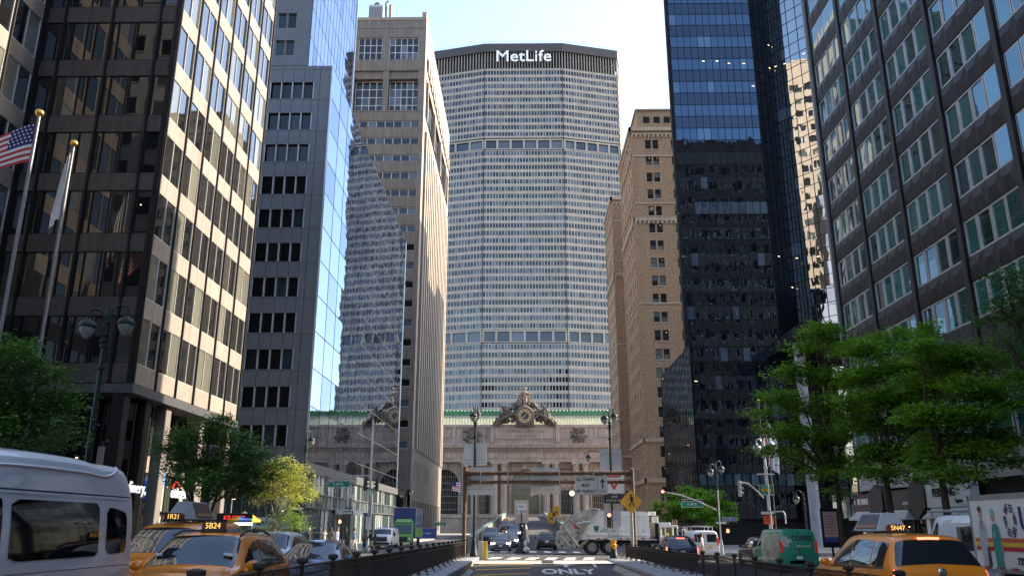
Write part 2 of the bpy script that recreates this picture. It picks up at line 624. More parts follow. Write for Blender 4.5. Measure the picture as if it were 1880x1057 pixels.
def win_mesh(key, w, h, nx, nz, fw, depth, mats, var=0, fy=.06, tilt=.004, lamps=0):
    """one window: panes (material 0) and frame bars (material 1), lower left corner at the origin, set back by depth"""
    k = (key, round(w, 3), round(h, 3), nx, nz, var)
    if k in WC:
        return WC[k]
    mb = MB()
    rs = random.Random(hash(k) & 0xffff)
    for i in range(nx):
        for j in range(nz):
            a0, a1, b0, b1 = w * i / nx, w * (i + 1) / nx, h * j / nz, h * (j + 1) / nz
            t = [rs.uniform(-tilt, tilt) for _ in range(2)]
            q = lambda a, b: depth + (a - (a0 + a1) / 2) * t[0] + (b - (b0 + b1) / 2) * t[1]
            mb.poly([(a0, q(a0, b0), b0), (a1, q(a1, b0), b0), (a1, q(a1, b1), b1), (a0, q(a0, b1), b1)], 0, rs.random())
    y0, y1 = depth - fy, depth + .02
    if fw:
        for i in range(nx + 1):
            c = min(max(w * i / nx, fw / 2), w - fw / 2)
            mb.box(c - fw / 2, c + fw / 2, y0, y1, 0, h, 1)
        for j in range(nz + 1):
            c = min(max(h * j / nz, fw / 2), h - fw / 2)
            mb.box(fw / 2, w - fw / 2, y0 + .004, y1 - .004, c - fw / 2, c + fw / 2, 1)
    for i in range(lamps):
        x, z = rs.uniform(.15, .8) * w, rs.uniform(.55, .9) * h
        mb.box(x, x + rs.uniform(.05, .12) * w, depth - .012, depth - .006, z, z + .04 * rs.uniform(.7, 1.5), 2)
    me = bpy.data.meshes.new('window')
    me.from_pydata(mb.v, [], mb.f)
    for x in list(mats) + [M_lamp]:
        me.materials.append(x)
    me.polygons.foreach_set('material_index', mb.m)
    a = me.attributes.new('rnd', 'FLOAT', 'FACE')
    a.data.foreach_set('value', mb.a)
    me.update()
    WC[k] = me
    return me


def put(me, root, o, ang, a, z, name='window'):
    """hang a shared mesh on a facade of root (o = facade origin in world, a = distance along it, z = height)"""
    p = Vector(o) + Vector((math.cos(ang) * a, math.sin(ang) * a, z)) - root.location
    return link(name, me, root, p, ang)


def fbuild(mb, name, mats, root, o, ang, smooth=None):
    return mb.build(name, mats, root, smooth, Vector(o) - root.location, ang)


# ------------------------------------------------------------------ B1: bronze-mullioned office block, west side
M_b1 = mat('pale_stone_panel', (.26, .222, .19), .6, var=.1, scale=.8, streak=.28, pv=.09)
M_b1s = mat('shaded_stone_panel', (.060, .049, .044), .7, var=.2, scale=.8, streak=.35, pv=.15)  # same stone panel darkened, the south side's shade is in its colour
M_bronze = mat('dark_bronze', (.012, .010, .010), .5, .1, var=.2, spec=.25)
M_mull = mat('light_mullion', (.45, .42, .38), .4, .3)
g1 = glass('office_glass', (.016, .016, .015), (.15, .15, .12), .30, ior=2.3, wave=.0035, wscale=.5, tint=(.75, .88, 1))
g1s = glass('office_glass_shade', (.012, .012, .013), (.05, .045, .035), .2, ior=1.6, wave=.0015, wscale=.6)  # same office glass with the south side's shade put into darker tones
b1 = thing('office_building', 'office block with sunlit pale panels and dark bronze mullions behind the tall flagpoles', 'building', (-20, 41, 0))
FL = [8.8 + 3.55 * k for k in range(11)]
TOP1 = FL[-1] + 1.0


def b1_facade(o, ang, L, mull, ms, mglass, wkey, lamps):
    ml = MB()
    for z in FL:
        fr = MB()
        for a, b in zip(mull[:-1], mull[1:]):
            fr.box(max(.03, a), min(L - .03, b) - .012, random.uniform(-.006, .006), .3, z, z + 1.0, 0)
        fbuild(fr, 'spandrel_band', ms, b1, o, ang)
    for a in mull:
        ml.box(a - .05, a + .05, -.10, .32, FL[0] - .05, TOP1)
        ml.box(a - .09, a + .09, -.03, .3, FL[0] - .05, TOP1)
    fbuild(ml, 'mullions', M_bronze, b1, o, ang)
    for z in FL[:-1]:
        for a, b in zip(mull[:-1], mull[1:]):
            wdt = b - a - .18
            if wdt < .3:
                continue
            me = win_mesh(wkey, wdt, 2.55, 2 if wdt > 1.4 else 1, 1, .05, .07, [mglass, M_mull if wkey == 'b1e' else M_bronze], random.randrange(6), lamps=lamps if random.random() < .22 else 0)
            put(me, b1, o, ang, a + .09, z + 1.0)


oe = (-20, 41.0, 0)
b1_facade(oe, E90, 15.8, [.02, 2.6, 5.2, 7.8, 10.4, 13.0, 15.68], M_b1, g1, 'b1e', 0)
os_ = (-28, 41.0, 0)
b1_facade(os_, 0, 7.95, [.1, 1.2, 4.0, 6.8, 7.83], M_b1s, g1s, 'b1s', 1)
ow = (-28, 30.8, 0)
b1_facade(ow, E90, 10.1, [.02, 2.55, 5.1, 7.6, 10.05], M_b1, g1, 'b1e', 0)
mb = MB((-20, 41, 0))
mb.box(-48, -20.4, 41.4, 56.6, 8.5, TOP1)
mb.box(-48, -28.4, 30.8, 41.35, 8.5, TOP1)
mb.box(-48, -22.6, 42.8, 56.6, -.3, 8.4)
mb.box(-48, -30.6, 30.8, 42.75, -.3, 8.4)
mb.build('core', M_core, b1)
mb = MB((-20, 41, 0))
mb.box(-28.2, -19.85, 40.85, 56.7, 8.25, 8.72)
mb.box(-28.6, -27.85, 30.7, 40.8, 8.25, 8.72)
mb.build('canopy_band', mat('brushed_fascia', (.085, .085, .09), .4, .3), b1)
# ground storeys: columns, shop windows, transom panels
colw = mat('column_stone', (.17, .15, .135), .65, var=.12, streak=.15)
for y, m in ((41.1, M_bronze), (43.6, M_bronze), (46.2, colw), (51.3, colw), (56.1, colw)):
    mb = MB()
    mb.cbox(-.33, .33, -.33, .33, 0, 8.55, .04)
    mb.build('column', m, b1, loc=(-.5, y - 41, -.3))
mb = MB()
mb.cbox(-.4, .4, -.4, .4, 0, 8.55, .04)
for x in (-28, -24.2):
    mb.build('column', M_bronze, b1, loc=(x + 20 + .5, .5, -.3))
g_shop = glass('shop_glass', (.03, .035, .032), (.34, .33, .27), .35, ior=1.6)
for a, b, zz in ((0.9, 2.2, 0), (3.0, 4.8, 1), (5.7, 7.5, 1), (7.6, 9.8, 1), (10.8, 12.9, 1), (13.0, 14.7, 1)):
    for z0, z1 in ((-.2, 2.4), (2.5, 4.6), (5.6, 8.2)):
        put(win_mesh('shop', b - a, z1 - z0, 1 if b - a < 1.9 else 2, 1, .07, .05, [g_shop, M_bronze], int(a * 7 + z0) % 5, lamps=2 if z0 > 0 else 0), b1, (-21.4, 41, 0), E90, a, z0)
mb = MB((-20, 41, 0))
mb.box(-22.4, -21.3, 46.0, 56.5, 4.65, 5.55, 0)
mb.box(-21.5, -21.2, 41.4, 43.2, 4.2, 5.6, 0)
mb.build('transom_panel', M_b1, b1)
mb = MB((-20, 41, 0))
for i in range(18):
    mb.box(-20.9 , -20.8, 42.6 + i * .18, 42.7 + i * .18, -.2, 3.1)
mb.box(-21.3, -20.92, 42.5, 45.8, -.2, 8.2)
mb.build('ribbed_black_panel', M_black, b1)
for i in range(4):
    put(win_mesh('shops', 1.7, 7.6, 1, 2, .07, .05, [g1s, M_bronze], i, lamps=3), b1, (-28, 42.4, 0), 0, .3 + i * 1.9, .4)
M_lit = mat('lit_sign_letters', (.85, .85, .85), .5, emit=(1, .97, .95), es=.12)
text('sign_lettering', 'tarfinery,', .82, M_lit, b1, (.05, 1.55, 3.62), TE, .03, .95)
text('sign_lettering', 'citibank', .85, M_lit, b1, (.05, 7.2, 3.55), TE, .03, .8)
mb = MB()
n = 12
mb.loft([[(0, r * math.cos(R(20 + 140 * i / n)), r * math.sin(R(20 + 140 * i / n))) for r in (.5, .6)] + [(.05, r * math.cos(R(20 + 140 * i / n)), r * math.sin(R(20 + 140 * i / n))) for r in (.6, .5)] for i in range(n + 1)], 0, True, True)
mb.build('sign_arc', mat('lit_red_arc', (.7, .03, .03), .5, emit=(1, .06, .05), es=.1), b1, loc=(.05, 6.75, 3.6))
mb = MB()
mb.box(0, .06, 0, 1.0, 0, 1.15)
mb.build('blue_screen', mat('blue_lit_panel', (.02, .12, .5), .4, emit=(.02, .2, .9), es=.2), b1, loc=(-1.2, 5.7, 3.2))
mb.build('blue_screen', MATS['blue_lit_panel'], b1, loc=(-1.2, 6.9, 4.0))
mb = MB()
mb.box(0, .4, 0, 1.9, 0, .42)
mb.build('lit_counter', mat('lit_white_panel', (.8, .8, .8), .5, emit=(1, .98, .95), es=.2), b1, loc=(-1.0, .4, 1.55))

# ------------------------------------------------------------------ B2: grey block with mirror glass flank
M_b2 = mat('grey_metal_panel', (.118, .115, .12), .5, .1, var=.1, scale=.6)
M_b2j = mat('panel_joint', (.03, .03, .034), .7)
M_b2f = mat('pale_window_fin', (.36, .36, .37), .45, .3)
g2 = glass('ribbon_glass', (.008, .009, .011), (.03, .05, .06), .3, ior=1.45)
M_mir = glass('mirror_glass', (.30, .315, .34), (.33, .345, .37), .5, ior=1.75, rough=.012, wave=.0062, wscale=.6, stretch=(1, .16, 1.1), tint=(.72, .83, 1))
M_mir.node_tree.nodes['Principled BSDF'].inputs['Metallic'].default_value = 1.0     # silvered coating
b2 = thing('office_building', 'grey panelled office block with a rippling mirror glass flank above a glass podium', 'building', (-20, 76, 0))
o2 = (-46, 76, 0)
mb, jn = MB(), MB()
holes = []
rows = [44.85 - 3.6 * k for k in range(11)]
xw = [46 - 26.45 + 1.15 * i for i in range(4)]
for z in rows:
    holes.append((xw[0], xw[-1] + 1.03, z, z + 1.95))
    holes.append((xw[0] - 7, xw[0] - 1.5, z, z + 1.95))
holed(mb, 26.0, 6.0, 48.75, holes, .35)
for z in [9.0 - .3 + 1.8 * i for i in range(23)]:
    if not any(r + .05 < z < r + 1.9 for r in rows):
        jn.box(12, 26, -.006, .01, z - .02, z + .02)
for a in [46 - 20 - 1.3, 46 - 20 - 2.05] + xw[1:]:
    for r0, r1 in zip([5.9] + [r + 1.97 for r in reversed(rows)], list(reversed(rows)) + [48.7]):
        jn.box(a - .02, a + .02, -.008, .01, r0, r1)
for r in [46 - 20 - 1.3]:
    jn.box(r - .02, r + .02, -.008, .01, 6, 48.7)
fbuild(mb, 'wall', M_b2, b2, o2, 0)
fbuild(jn, 'panel_joints', M_b2j, b2, o2, 0)
for z in rows:
    for i, a in enumerate(xw):
        put(win_mesh('b2', 1.03, 1.95, 1, 1, 0, .3, [g2, M_b2f], random.randrange(5), lamps=1 if random.random() < .12 else 0), b2, o2, 0, a, z)
    put(win_mesh('b2w', 5.5, 1.95, 4, 1, .14, .3, [g2, M_b2f], random.randrange(3)), b2, o2, 0, xw[0] - 7, z)
for z in rows:
    for a in xw + [xw[-1] + 1.11]:
        fn = MB()
        fn.box(a - .1, a, -.03, .32, z, z + 1.95)
        fbuild(fn, 'window_fin', M_b2f, b2, o2, 0)
mb = MB((-20, 76, 0))
mb.box(-46, -20.45, 76.45, 131.9, 7.3, 48.6)
mb.box(-46, -23.1, 76.45, 96.4, 48.65, 74.5)
mb.box(-46, -20.5, 76.45, 131.9, -.4, 7.2)
mb.build('core', M_core, b2)
mb = MB((-20, 76, 0))
mb.box(-46, -20.1, 76.1, 132, 48.62, 48.8)
mb.box(-46, -22.8, 76.1, 96.6, 74.6, 74.9)
mb.build('roof', M_b2, b2)
# upper tower, south face
mb = MB()
h2 = [(46 - 26.4, 46 - 25.45, z, z + 1.85) for z in (50.05, 53.42, 57.0, 60.6)] + [(46 - 25.35, 46 - 24.4, z, z + 1.85) for z in (50.05, 53.42, 57.0, 60.6)]
holed(mb, 46 - 22.75, 48.8, 75, h2, .3)
fbuild(mb, 'wall', M_b2, b2, o2, 0)
for h in h2:
    put(win_mesh('b2u', h[1] - h[0], 1.85, 1, 1, .05, .25, [g2, M_b2f], 0), b2, o2, 0, h[0], h[2])


def curtain(root, o, ang, L, z0, z1, rows_, ncol, mg, ml, name='glass_wall', bar=.03, proud=.02, tilt=.003, vb=True):
    """curtain wall: one slightly tilted pane per cell, and joint bars"""
    mb, br = MB(), MB()
    for b0, b1 in zip(rows_[:-1], rows_[1:]):
        for i in range(ncol):
            a0, a1 = L * i / ncol, L * (i + 1) / ncol
            t0, t1 = random.uniform(-tilt, tilt), random.uniform(-tilt, tilt)
            q = lambda a, b: (a - (a0 + a1) / 2) * t0 + (b - (b0 + b1) / 2) * t1
            mb.poly([(a0, q(a0, b0), b0), (a1, q(a1, b0), b0), (a1, q(a1, b1), b1), (a0, q(a0, b1), b1)])
    if vb:
        for i in range(ncol + 1):
            a = L * i / ncol
            br.box(a - bar / 2, a + bar / 2, -proud, .03, rows_[0], rows_[-1])
    for z in rows_:
        br.box(0, L, -proud * .8, .028, z - bar / 2, z + bar / 2)
    fbuild(mb, name, mg, root, o, ang)
    fbuild(br, name + '_joints', ml, root, o, ang)


curtain(b2, (-20, 76, 0), E90, 56, 7.45, 48.7, [7.45] + [9.0 + 3.6 * k for k in range(12)], 14, M_mir, M_b2j, bar=.07, tilt=.0016)
curtain(b2, (-22.7, 76, 0), E90, 20.6, 48.8, 75, [48.8 + 3.6 * k for k in range(8)], 14, M_mir, M_b2j, bar=.035, tilt=.0009)
M_edge = mat('bright_edge_trim', (.55, .56, .57), .3, .6)
mb = MB((-20, 76, 0))
for e in ((-20.1, -19.93, 131.95, 132.15, 7.4, 48.75), (-22.8, -22.6, 96.55, 96.8, 48.8, 75), (-20.12, -19.94, 75.9, 76.02, 7.4, 48.75)):
    mb = MB((-20, 76, 0))
    mb.box(*e)
    mb.build('edge_trim', M_edge, b2)
# podium
M_fas = mat('podium_fascia', (.16, .17, .18), .35, .4, var=.1)
g_pod = glass('podium_glass', (.05, .075, .075), (.42, .46, .45), .5, ior=1.6, wave=.001)
g_pods = glass('podium_spandrel_glass', (.10, .13, .13), (.14, .17, .17), .5, ior=1.6)
mb = MB((-20, 76, 0))
mb.box(-20.3, -19.8, 75.8, 132.2, 6.5, 7.43)
mb.box(-46, -20.3, 75.8, 76.2, 5.2, 5.98)
mb.box(-20.3, -19.9, 75.9, 132.2, 4.6, 4.7)
mb.box(-20.3, -19.9, 75.9, 132.2, 3.38, 3.46)
mb.build('fascia', M_fas, b2)
for i in range(18):
    a, b = i * 3.1 + .1, i * 3.1 + 3.0
    put(win_mesh('podu', 2.9, 1.8, 2, 1, .05, .05, [g_pod, M_fas], i % 6), b2, (-20, 76.1, 0), E90, a, 4.7)
    put(win_mesh('pods', 2.9, 1.14, 2, 1, .03, .05, [g_pods, M_fas], i % 6), b2, (-20, 76.1, 0), E90, a, 3.46, 'glass_panel')
    put(win_mesh('podg', 2.9, 3.6, 2, 1, .06, .1, [g_pod, M_fas], i % 7), b2, (-20.1, 76.1, 0), E90, a, -.22, 'shop_window')
for i in range(8):
    put(win_mesh('podgs', 3.0, 5.4, 2, 2, .07, .1, [g_pod, M_fas], i % 7, lamps=1), b2, (-46, 76.1, 0), 0, i * 3.1 + .3, -.22, 'shop_window')
mb = MB()
mb.box(-.0, 1.4, 0, 8, 0, .5)
mb.build('entrance_canopy', mat('pale_canopy', (.5, .52, .54), .4, .2), b2, loc=(.0, 13.5, 2.95))
mb = MB()
mb.box(0, 7.5, -.12, 0, 0, .95, 0)
mb.build('sign_band', mat('pale_sign_band', (.42, .45, .42), .5), b2, loc=(-8.3, -.05, 1.55))
text('sign_lettering', 'Valley', .85, M_black, b2, (-5.6, -.19, 2.0), TS, .01, .9)
text('sign_lettering', 'BANK', .55, M_black, b2, (-3.2, -.19, 1.98), TS, .01, 1.1)

# ------------------------------------------------------------------ B3: brown stone tower with fins
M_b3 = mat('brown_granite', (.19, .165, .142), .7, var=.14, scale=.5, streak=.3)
M_b3e = mat('sunlit_granite', (.29, .24, .19), .7, var=.1, scale=.5, streak=.15, pv=.06)  # same granite made lighter, sunlight on the east flank put into the colour
M_b3w = mat('white_window_bar', (.5, .5, .5), .5)
g3 = glass('tower_glass', (.012, .013, .016), (.10, .13, .17), .3, ior=1.55)
b3 = thing('office_tower', 'brown granite tower with vertical fins on its sunlit flank behind the mirror glass block', 'building', (-20, 148.5, 0))
o3 = (-48, 148.5, 0)
hs = []
big = [(48 - 34.1, 48 - 29.1, 95, 100.2, 4, 3), (48 - 27.6, 48 - 21.45, 95, 100.2, 5, 3), (48 - 41, 48 - 36, 95, 100.2, 4, 3)]
log = [(48 - 34.5, 48 - 28.6, 83.2, 92.3), (48 - 27.4, 48 - 21.3, 83.2, 92.3), (48 - 42, 48 - 36, 83.2, 92.3)]
rib = [(48 - 33, 48 - 20.75, 79.4 - 3.78 * k, 80.9 - 3.78 * k) for k in range(18)]
mb = MB()
holed(mb, 28, 8, 104.4, [b[:4] for b in big] + rib + log, .4)
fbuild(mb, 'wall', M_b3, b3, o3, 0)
for b in big:
    put(win_mesh('b3', b[1] - b[0], 5.2, b[4], b[5], .14, .35, [g3, M_b3w], int(b[0])), b3, o3, 0, b[0], 95)
for r in rib:
    put(win_mesh('b3r', 12.25, 1.5, 7, 1, .13, .3, [g3, M_b3w], random.randrange(5), lamps=1 if random.random() < .2 else 0), b3, o3, 0, r[0], r[2], 'window_band')
for a0, a1, z0, z1 in log:
    n = 5 if a1 - a0 > 6 else 4
    put(win_mesh('b3l', a1 - a0, 7.4, n, 4, .16, 1.5, [g3, M_b3w], n), b3, o3, 0, a0, z0)
    mb = MB()
    mb.box(0, a1 - a0, .38, 1.75, 7.45, 9.1)
    put_o = mb.build('soffit', M_b3, b3, loc=Vector(o3) + Vector((a0, 0, z0)) - b3.location)
jn = MB()
for a in [48 - 28.1 + .0, 48 - 35.2]:
    jn.box(a - .04, a + .04, -.02, .02, 10, 82.6)
for i in range(16):
    jn.box(48 - 34 + i * .95, 48 - 34 + i * .95 + .05, -.015, .02, 92.5, 94.9)
for z in [92.4, 102.4, 82.9]:
    jn.box(0, 28, -.03, .02, z - .06, z + .06)
fbuild(jn, 'stone_joints', mat('dark_joint', (.10, .085, .07), .8), b3, o3, 0)
# east flank
oe3 = (-20, 148.5, 0)
LE = 55.5
mb = MB()
mb.box(.03, LE, -.02, .8, 97.5, 105.2)
mb.box(.03, LE, -.01, .8, 92.3, 94.2)
mb.box(.03, LE, -.01, .8, 80.6, 83.2)
mb.box(.03, 2.7, -.015, .8, 15.5, 97.4)
mb.box(LE - 1.4, LE, -.015, .8, 15.5, 97.4)
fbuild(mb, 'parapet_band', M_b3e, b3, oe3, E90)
nf = 15
for i in range(nf):
    a = 5.2 + i * (LE - 7.4) / (nf - 1)
    mb = MB()
    mb.box(a - .85, a + .85, -.3, .6, 15.5, 80.5)
    mb.box(a - .85, a + .85, -.3, .6, 94.25, 97.45)
    if i % 4 == 0:
        mb.box(a - .35, a + .35, -.3, .6, 83.25, 92.25)
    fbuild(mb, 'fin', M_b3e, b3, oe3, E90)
curtain(b3, (-20.45, 148.5, 0), E90, LE, 15, 98, [15 + 3.78 * k for k in range(23)], 30, g3, M_bronze, bar=.25, vb=False)
mb = MB()
sl = [(3 + i * 2.2, 3.5 + i * 2.2, 10.0, 13.4) for i in range(5)] + [(19 + i * 2.2, 19.5 + i * 2.2, 10, 13.4) for i in range(5)]
sl += [(2.4 + i * 3.0, 3.9 + i * 3.0, 0.8, 6.2) for i in range(17)]
holed(mb, LE, -1, 15.6, sl, .5, 0, 0)
fbuild(mb, 'base_wall', M_b3, b3, oe3, E90)
for h in sl:
    put(win_mesh('b3s', h[1] - h[0], h[3] - h[2], 1, 1, .06, .4, [g3, M_bronze], int(h[0]) % 4), b3, oe3, E90, h[0], h[2])
mb = MB((-20, 148.5, 0))
mb.box(-48, -20.6, 150.3, 203.9, -1, 104)
mb.build('core', M_core, b3)
mb = MB((-20, 148.5, 0))
mb.box(-48, -20.02, 148.4, 150.0, 104.4, 105.1)
mb.box(-20.9, -20.0, 148.42, 149.6, 104.9, 106.3)
mb.box(-48, -20.02, 150.01, 204, 104.4, 104.9)
mb.box(-20.4, -20.02, 150.01, 204, 104.9, 105.9)
mb.build('roof', M_b3e, b3)
mb = MB()
mb.box(0, 3.0, 0, 3, 0, 5.4, 0)
for i in range(9):
    mb.box(.1 + i * .33, .25 + i * .33, -.12, 0, .3, 4.8, 1)
mb.tube([(3.6, .5, 0), (3.6, .5, 6), (4.0, .5, 6.6)], .25, 8, 1)
mb.tube([(4.6, .5, 0), (4.6, .5, 5.6)], .3, 8, 2)
mb.lathe([(.9, 5.4), (.9, 6.4), (.5, 6.8)], (1.6, 1.5, 0), 12, 1)
mb.build('rooftop_cooling_unit', [mat('cooling_unit_metal', (.42, .42, .42), .5, .3), mat('cooling_dark', (.12, .12, .12), .6), mat('red_pipe', (.22, .06, .04), .6)], b3, loc=(-13.0, 3, 105))
mb = MB((-20, 148.5, 0))
mb.box(-48, -20.8, 147.9, 148.45, -1, 7.95)
mb.build('base_wall', M_b3, b3)
mb = MB((-20, 148.5, 0))
mb.box(-22.6, -21.2, 147.6, 147.88, -.4, 7.2)
mb.build('doorway', M_black, b3)
# ------------------------------------------------------------------ MetLife-like slab
M_met = mat('pale_precast', (.46, .38, .305), .75, var=.10, scale=.2, streak=.2, pv=.07)
M_metd = mat('dark_louvre', (.015, .014, .015), .6)
M_metr = mat('roof_fascia', (.065, .052, .047), .6, var=.2)
gm = glass('slab_glass', (.014, .017, .022), (.12, .135, .155), .42, ior=1.6, wave=.02, wscale=.05, tint=(.85, .93, 1))
gmm = glass('mechanical_floor_glass', (.035, .045, .06), (.12, .13, .15), .4, ior=1.6)
mt = thing('office_tower', 'enormous pale gridded slab tower with rooftop lettering, closing the end of the avenue', 'building', (0, 400, 0))
plan = [(-55.5, 417), (-51.9, 408), (-20.3, 400), (22.9, 400), (54.3, 408), (56.4, 417)]
rows_a = [244.0 - 4.2 * i for i in range(10)]
rows_b = [195.0 - 4.17 * i for i in range(24)]
rows_c = [88.3 - 4.17 * i for i in range(12)]
ALLR = rows_a + rows_b + rows_c
faces = []
for (x0, y0), (x1, y1), n in zip(plan[:-1], plan[1:], (6, 19, 27, 20, 6)):
    L = math.hypot(x1 - x0, y1 - y0)
    faces.append(((x0, y0, 0), math.atan2(y1 - y0, x1 - x0), L, n))
for o, ang, L, n in faces:
    mb = MB()
    for rr in (rows_a, rows_b, rows_c):
        for i, z in enumerate(rr):
            top = z + 2.1
            mb.box(0, L, 0, .5, z + 1.25, top + .85 if i else top + .6)
            if i == len(rr) - 1:
                mb.box(0, L, 0, .5, z - 2.2, z - 1.05)
        zt, zb = rr[0] + 2.6, rr[-1] - 2.1
        for i in range(n + 1):
            a = L * i / n
            mb.box(a - .19, a + .19, -.05, .5, zb, zt)
    for z0, z1 in ((197.2, 202.5), (90.6, 96.2)):
        m6 = max(2, n // 4)
        mb.box(0, L, 0, .5, z1, z1 + .9)
        mb.box(0, L, 0, .5, z0 - .6, z0)
        for i in range(m6 + 1):
            a = min(max(L * i / m6, .5), L - .5)
            mb.box(a - .5, a + .5, -.1, .6, z0, z1)
    for i in range(n * 1 + 1):
        a = L * i / n
        mb.box(a - .17, a + .17, -.3, .5, 246.6, 256.6)
    fbuild(mb, 'facade_grid', M_met, mt, o, ang)
    mb = MB()
    for a in (0, L):
        mb.box(a - .15, a + .15, -.2, .4, 46, 256)
    mb.box(0, L, 2.5, 2.6, 246.6, 257, 0)
    mb.box(0, L, .2, .5, 251.3, 251.9)
    fbuild(mb, 'dark_joint', M_metd, mt, o, ang)
    for z0, z1 in ((197.2, 202.5), (90.6, 96.2)):
        mb = MB()
        k = max(2, n // 4)
        for i in range(k):
            mb.poly([(L * i / k, .8, z0), (L * (i + 1) / k, .8, z0), (L * (i + 1) / k, .8, z1), (L * i / k, .8, z1)])
        fbuild(mb, 'mechanical_floor_glazing', gmm, mt, o, ang)
for z in ALLR:
    mb = MB((0, 400, 0))
    base = random.random() * .55
    for o, ang, L, n in faces:
        mb.M = Matrix.Translation(o) @ Matrix.Rotation(ang, 4, 'Z')
        for i in range(n):
            a0, a1 = L * i / n, L * (i + 1) / n
            t0, t1 = random.uniform(-.008, .008), random.uniform(-.006, .006)
            q = lambda a, b: .14 + (a - (a0 + a1) / 2) * t0 + (b - z) * t1
            v = base + random.random() * .4 if random.random() < .75 else random.random()
            mb.poly([(a0, q(a0, z - 1.3), z - 1.3), (a1, q(a1, z - 1.3), z - 1.3), (a1, q(a1, z + 1.3), z + 1.3), (a0, q(a0, z + 1.3), z + 1.3)], 0, min(v, .999))
    mb.M = None
    mb.build('window_band', gm, mt)
mb = MB((0, 400, 0))
mb.loft([[(x * .985, y + .9 + (2.5 if i in (0, 5) else 0), z) for i, (x, y) in enumerate(plan)] + [(48, 440, z), (-46, 440, z)] for z in (-2, 246)], 0, True, True)
mb.build('core', M_core, mt)
mb = MB((0, 400, 0))
ex = [(-56, 417), (-52.3, 407.4), (-20.4, 399.3), (23, 399.3), (54.8, 407.4), (56.9, 417), (48, 440), (-46, 440)]
mb.loft([[(x, y, z) for x, y in ex] for z in (257, 262.2)], 0, True, True)
for (x0, y0), (x1, y1) in zip(ex[:5], ex[1:6]):
    n = max(3, int(math.hypot(x1 - x0, y1 - y0) / 2))
    for i in range(n):
        x, y = x0 + (x1 - x0) * i / n, y0 + (y1 - y0) * i / n
        mb.box(x - .06, x + .06, y + .3, y + .42, 262.2, 263.6)
    mb.tube([(x0, y0 + .36, 263.5), (x1, y1 + .36, 263.5)], .07, 4)
mb.build('roof', M_metr, mt)
t_ = text('sign_lettering', 'MetLife', 9.9, mat('sign_letter_white', (.8, .8, .78), .5, emit=(1, 1, 1), es=.04), mt, (1.3, -.9, 253.6), TS, .35, 1.0)
t_.scale.x = 30.6 / max(.1, t_.dimensions.x)

# ------------------------------------------------------------------ Beaux-arts station with sculpture group
M_gc = mat('warm_limestone', (.44, .345, .28), .8, var=.2, scale=.35, streak=.42, bump=.15, bscale=3)
M_gcd = mat('dark_weathered_stone', (.14, .11, .09), .85, var=.35, scale=.7, bump=.4, bscale=3)
M_cop_ = mat('green_copper_roof', (.40, .39, .25), .65, var=.14, scale=.4, streak=.15)
M_copd = mat('green_copper_crest', (.07, .21, .10), .6, var=.3, scale=1.2)
M_grill = mat('window_grille', (.15, .135, .11), .6, var=.2)
gg = glass('station_glass', (.02, .022, .022), (.05, .06, .06), .4, ior=1.6)
YG = 262.0
XC = .75
gc = thing('railway_station', 'old stone railway station with arched windows, paired columns and a green copper roof', 'building', (XC, YG, 0))
og = (XC - 60, YG, 0)
H = 60.0
arc_x = [-25.3, 0, 25.3]
mb = MB()
AW, ASP, ATOP = 4.35, 14.6, 18.95
xs_open = []
# wall below the entablature with three arched openings, built as strips around each arch
edges = [-60] + [e for x in arc_x for e in (x - AW, x + AW)] + [60]
for i in range(0, len(edges), 2):
    mb.poly([(H + edges[i], 0, -2), (H + edges[i + 1], 0, -2), (H + edges[i + 1], 0, 21), (H + edges[i], 0, 21)])
NA = 16
for x in arc_x:
    arc = [(H + x - AW * math.cos(math.pi * k / NA), ASP + AW * math.sin(math.pi * k / NA)) for k in range(NA + 1)]
    for (a, b), (c, d) in zip(arc[:-1], arc[1:]):
        mb.poly([(a, 0, b), (c, 0, d), (c, 0, 21), (a, 0, 21)])
        mb.poly([(a, 0, b), (a, 1.6, b), (c, 1.6, d), (c, 0, d)])
        mb.loft([[(a, -.25, b), (c, -.25, d)], [(a + (a - H - x) * .16, -.25, ASP + (b - ASP) * 1.16), (c + (c - H - x) * .16, -.25, ASP + (d - ASP) * 1.16)],
                 [(a + (a - H - x) * .16, 0, ASP + (b - ASP) * 1.16), (c + (c - H - x) * .16, 0, ASP + (d - ASP) * 1.16)]], 0, closed=False)
    for s in (-1, 1):
        mb.poly([(H + x + s * AW, 0, -2), (H + x + s * AW, 1.6, -2), (H + x + s * AW, 1.6, ASP), (H + x + s * AW, 0, ASP)])
        mb.box(H + x + s * (AW + .35) - .35, H + x + s * (AW + .35) + .35, -.25, -.002, 1, ASP)
    mb.box(H + x - .75, H + x + .75, -.7, 0, ATOP + .1, 20.9)
fbuild(mb, 'wall', M_gc, gc, og, 0)
for x in arc_x:
    g, bars = MB(), MB()
    g.poly([(x + c, 1.5, z) for c, z in [(-AW, -2), (AW, -2)] + [(AW * math.cos(math.pi * k / 14), ASP + AW * math.sin(math.pi * k / 14)) for k in range(15)]])
    for k in range(-6, 7):
        c = k * AW / 6.6
        bars.box(x + c - .09, x + c + .09, 1.28, 1.46, -2, ASP + math.sqrt(max(0, AW * AW - c * c)))
    for z in [.8 + 2.0 * k for k in range(9)]:
        c = AW if z < ASP else math.sqrt(max(.1, AW * AW - (z - ASP) ** 2))
        bars.box(x - c, x + c, 1.26, 1.4, z - .13, z + .13)
    gw = g.build('window', gg, gc)
    bars.build('window_grille', M_grill, gw)
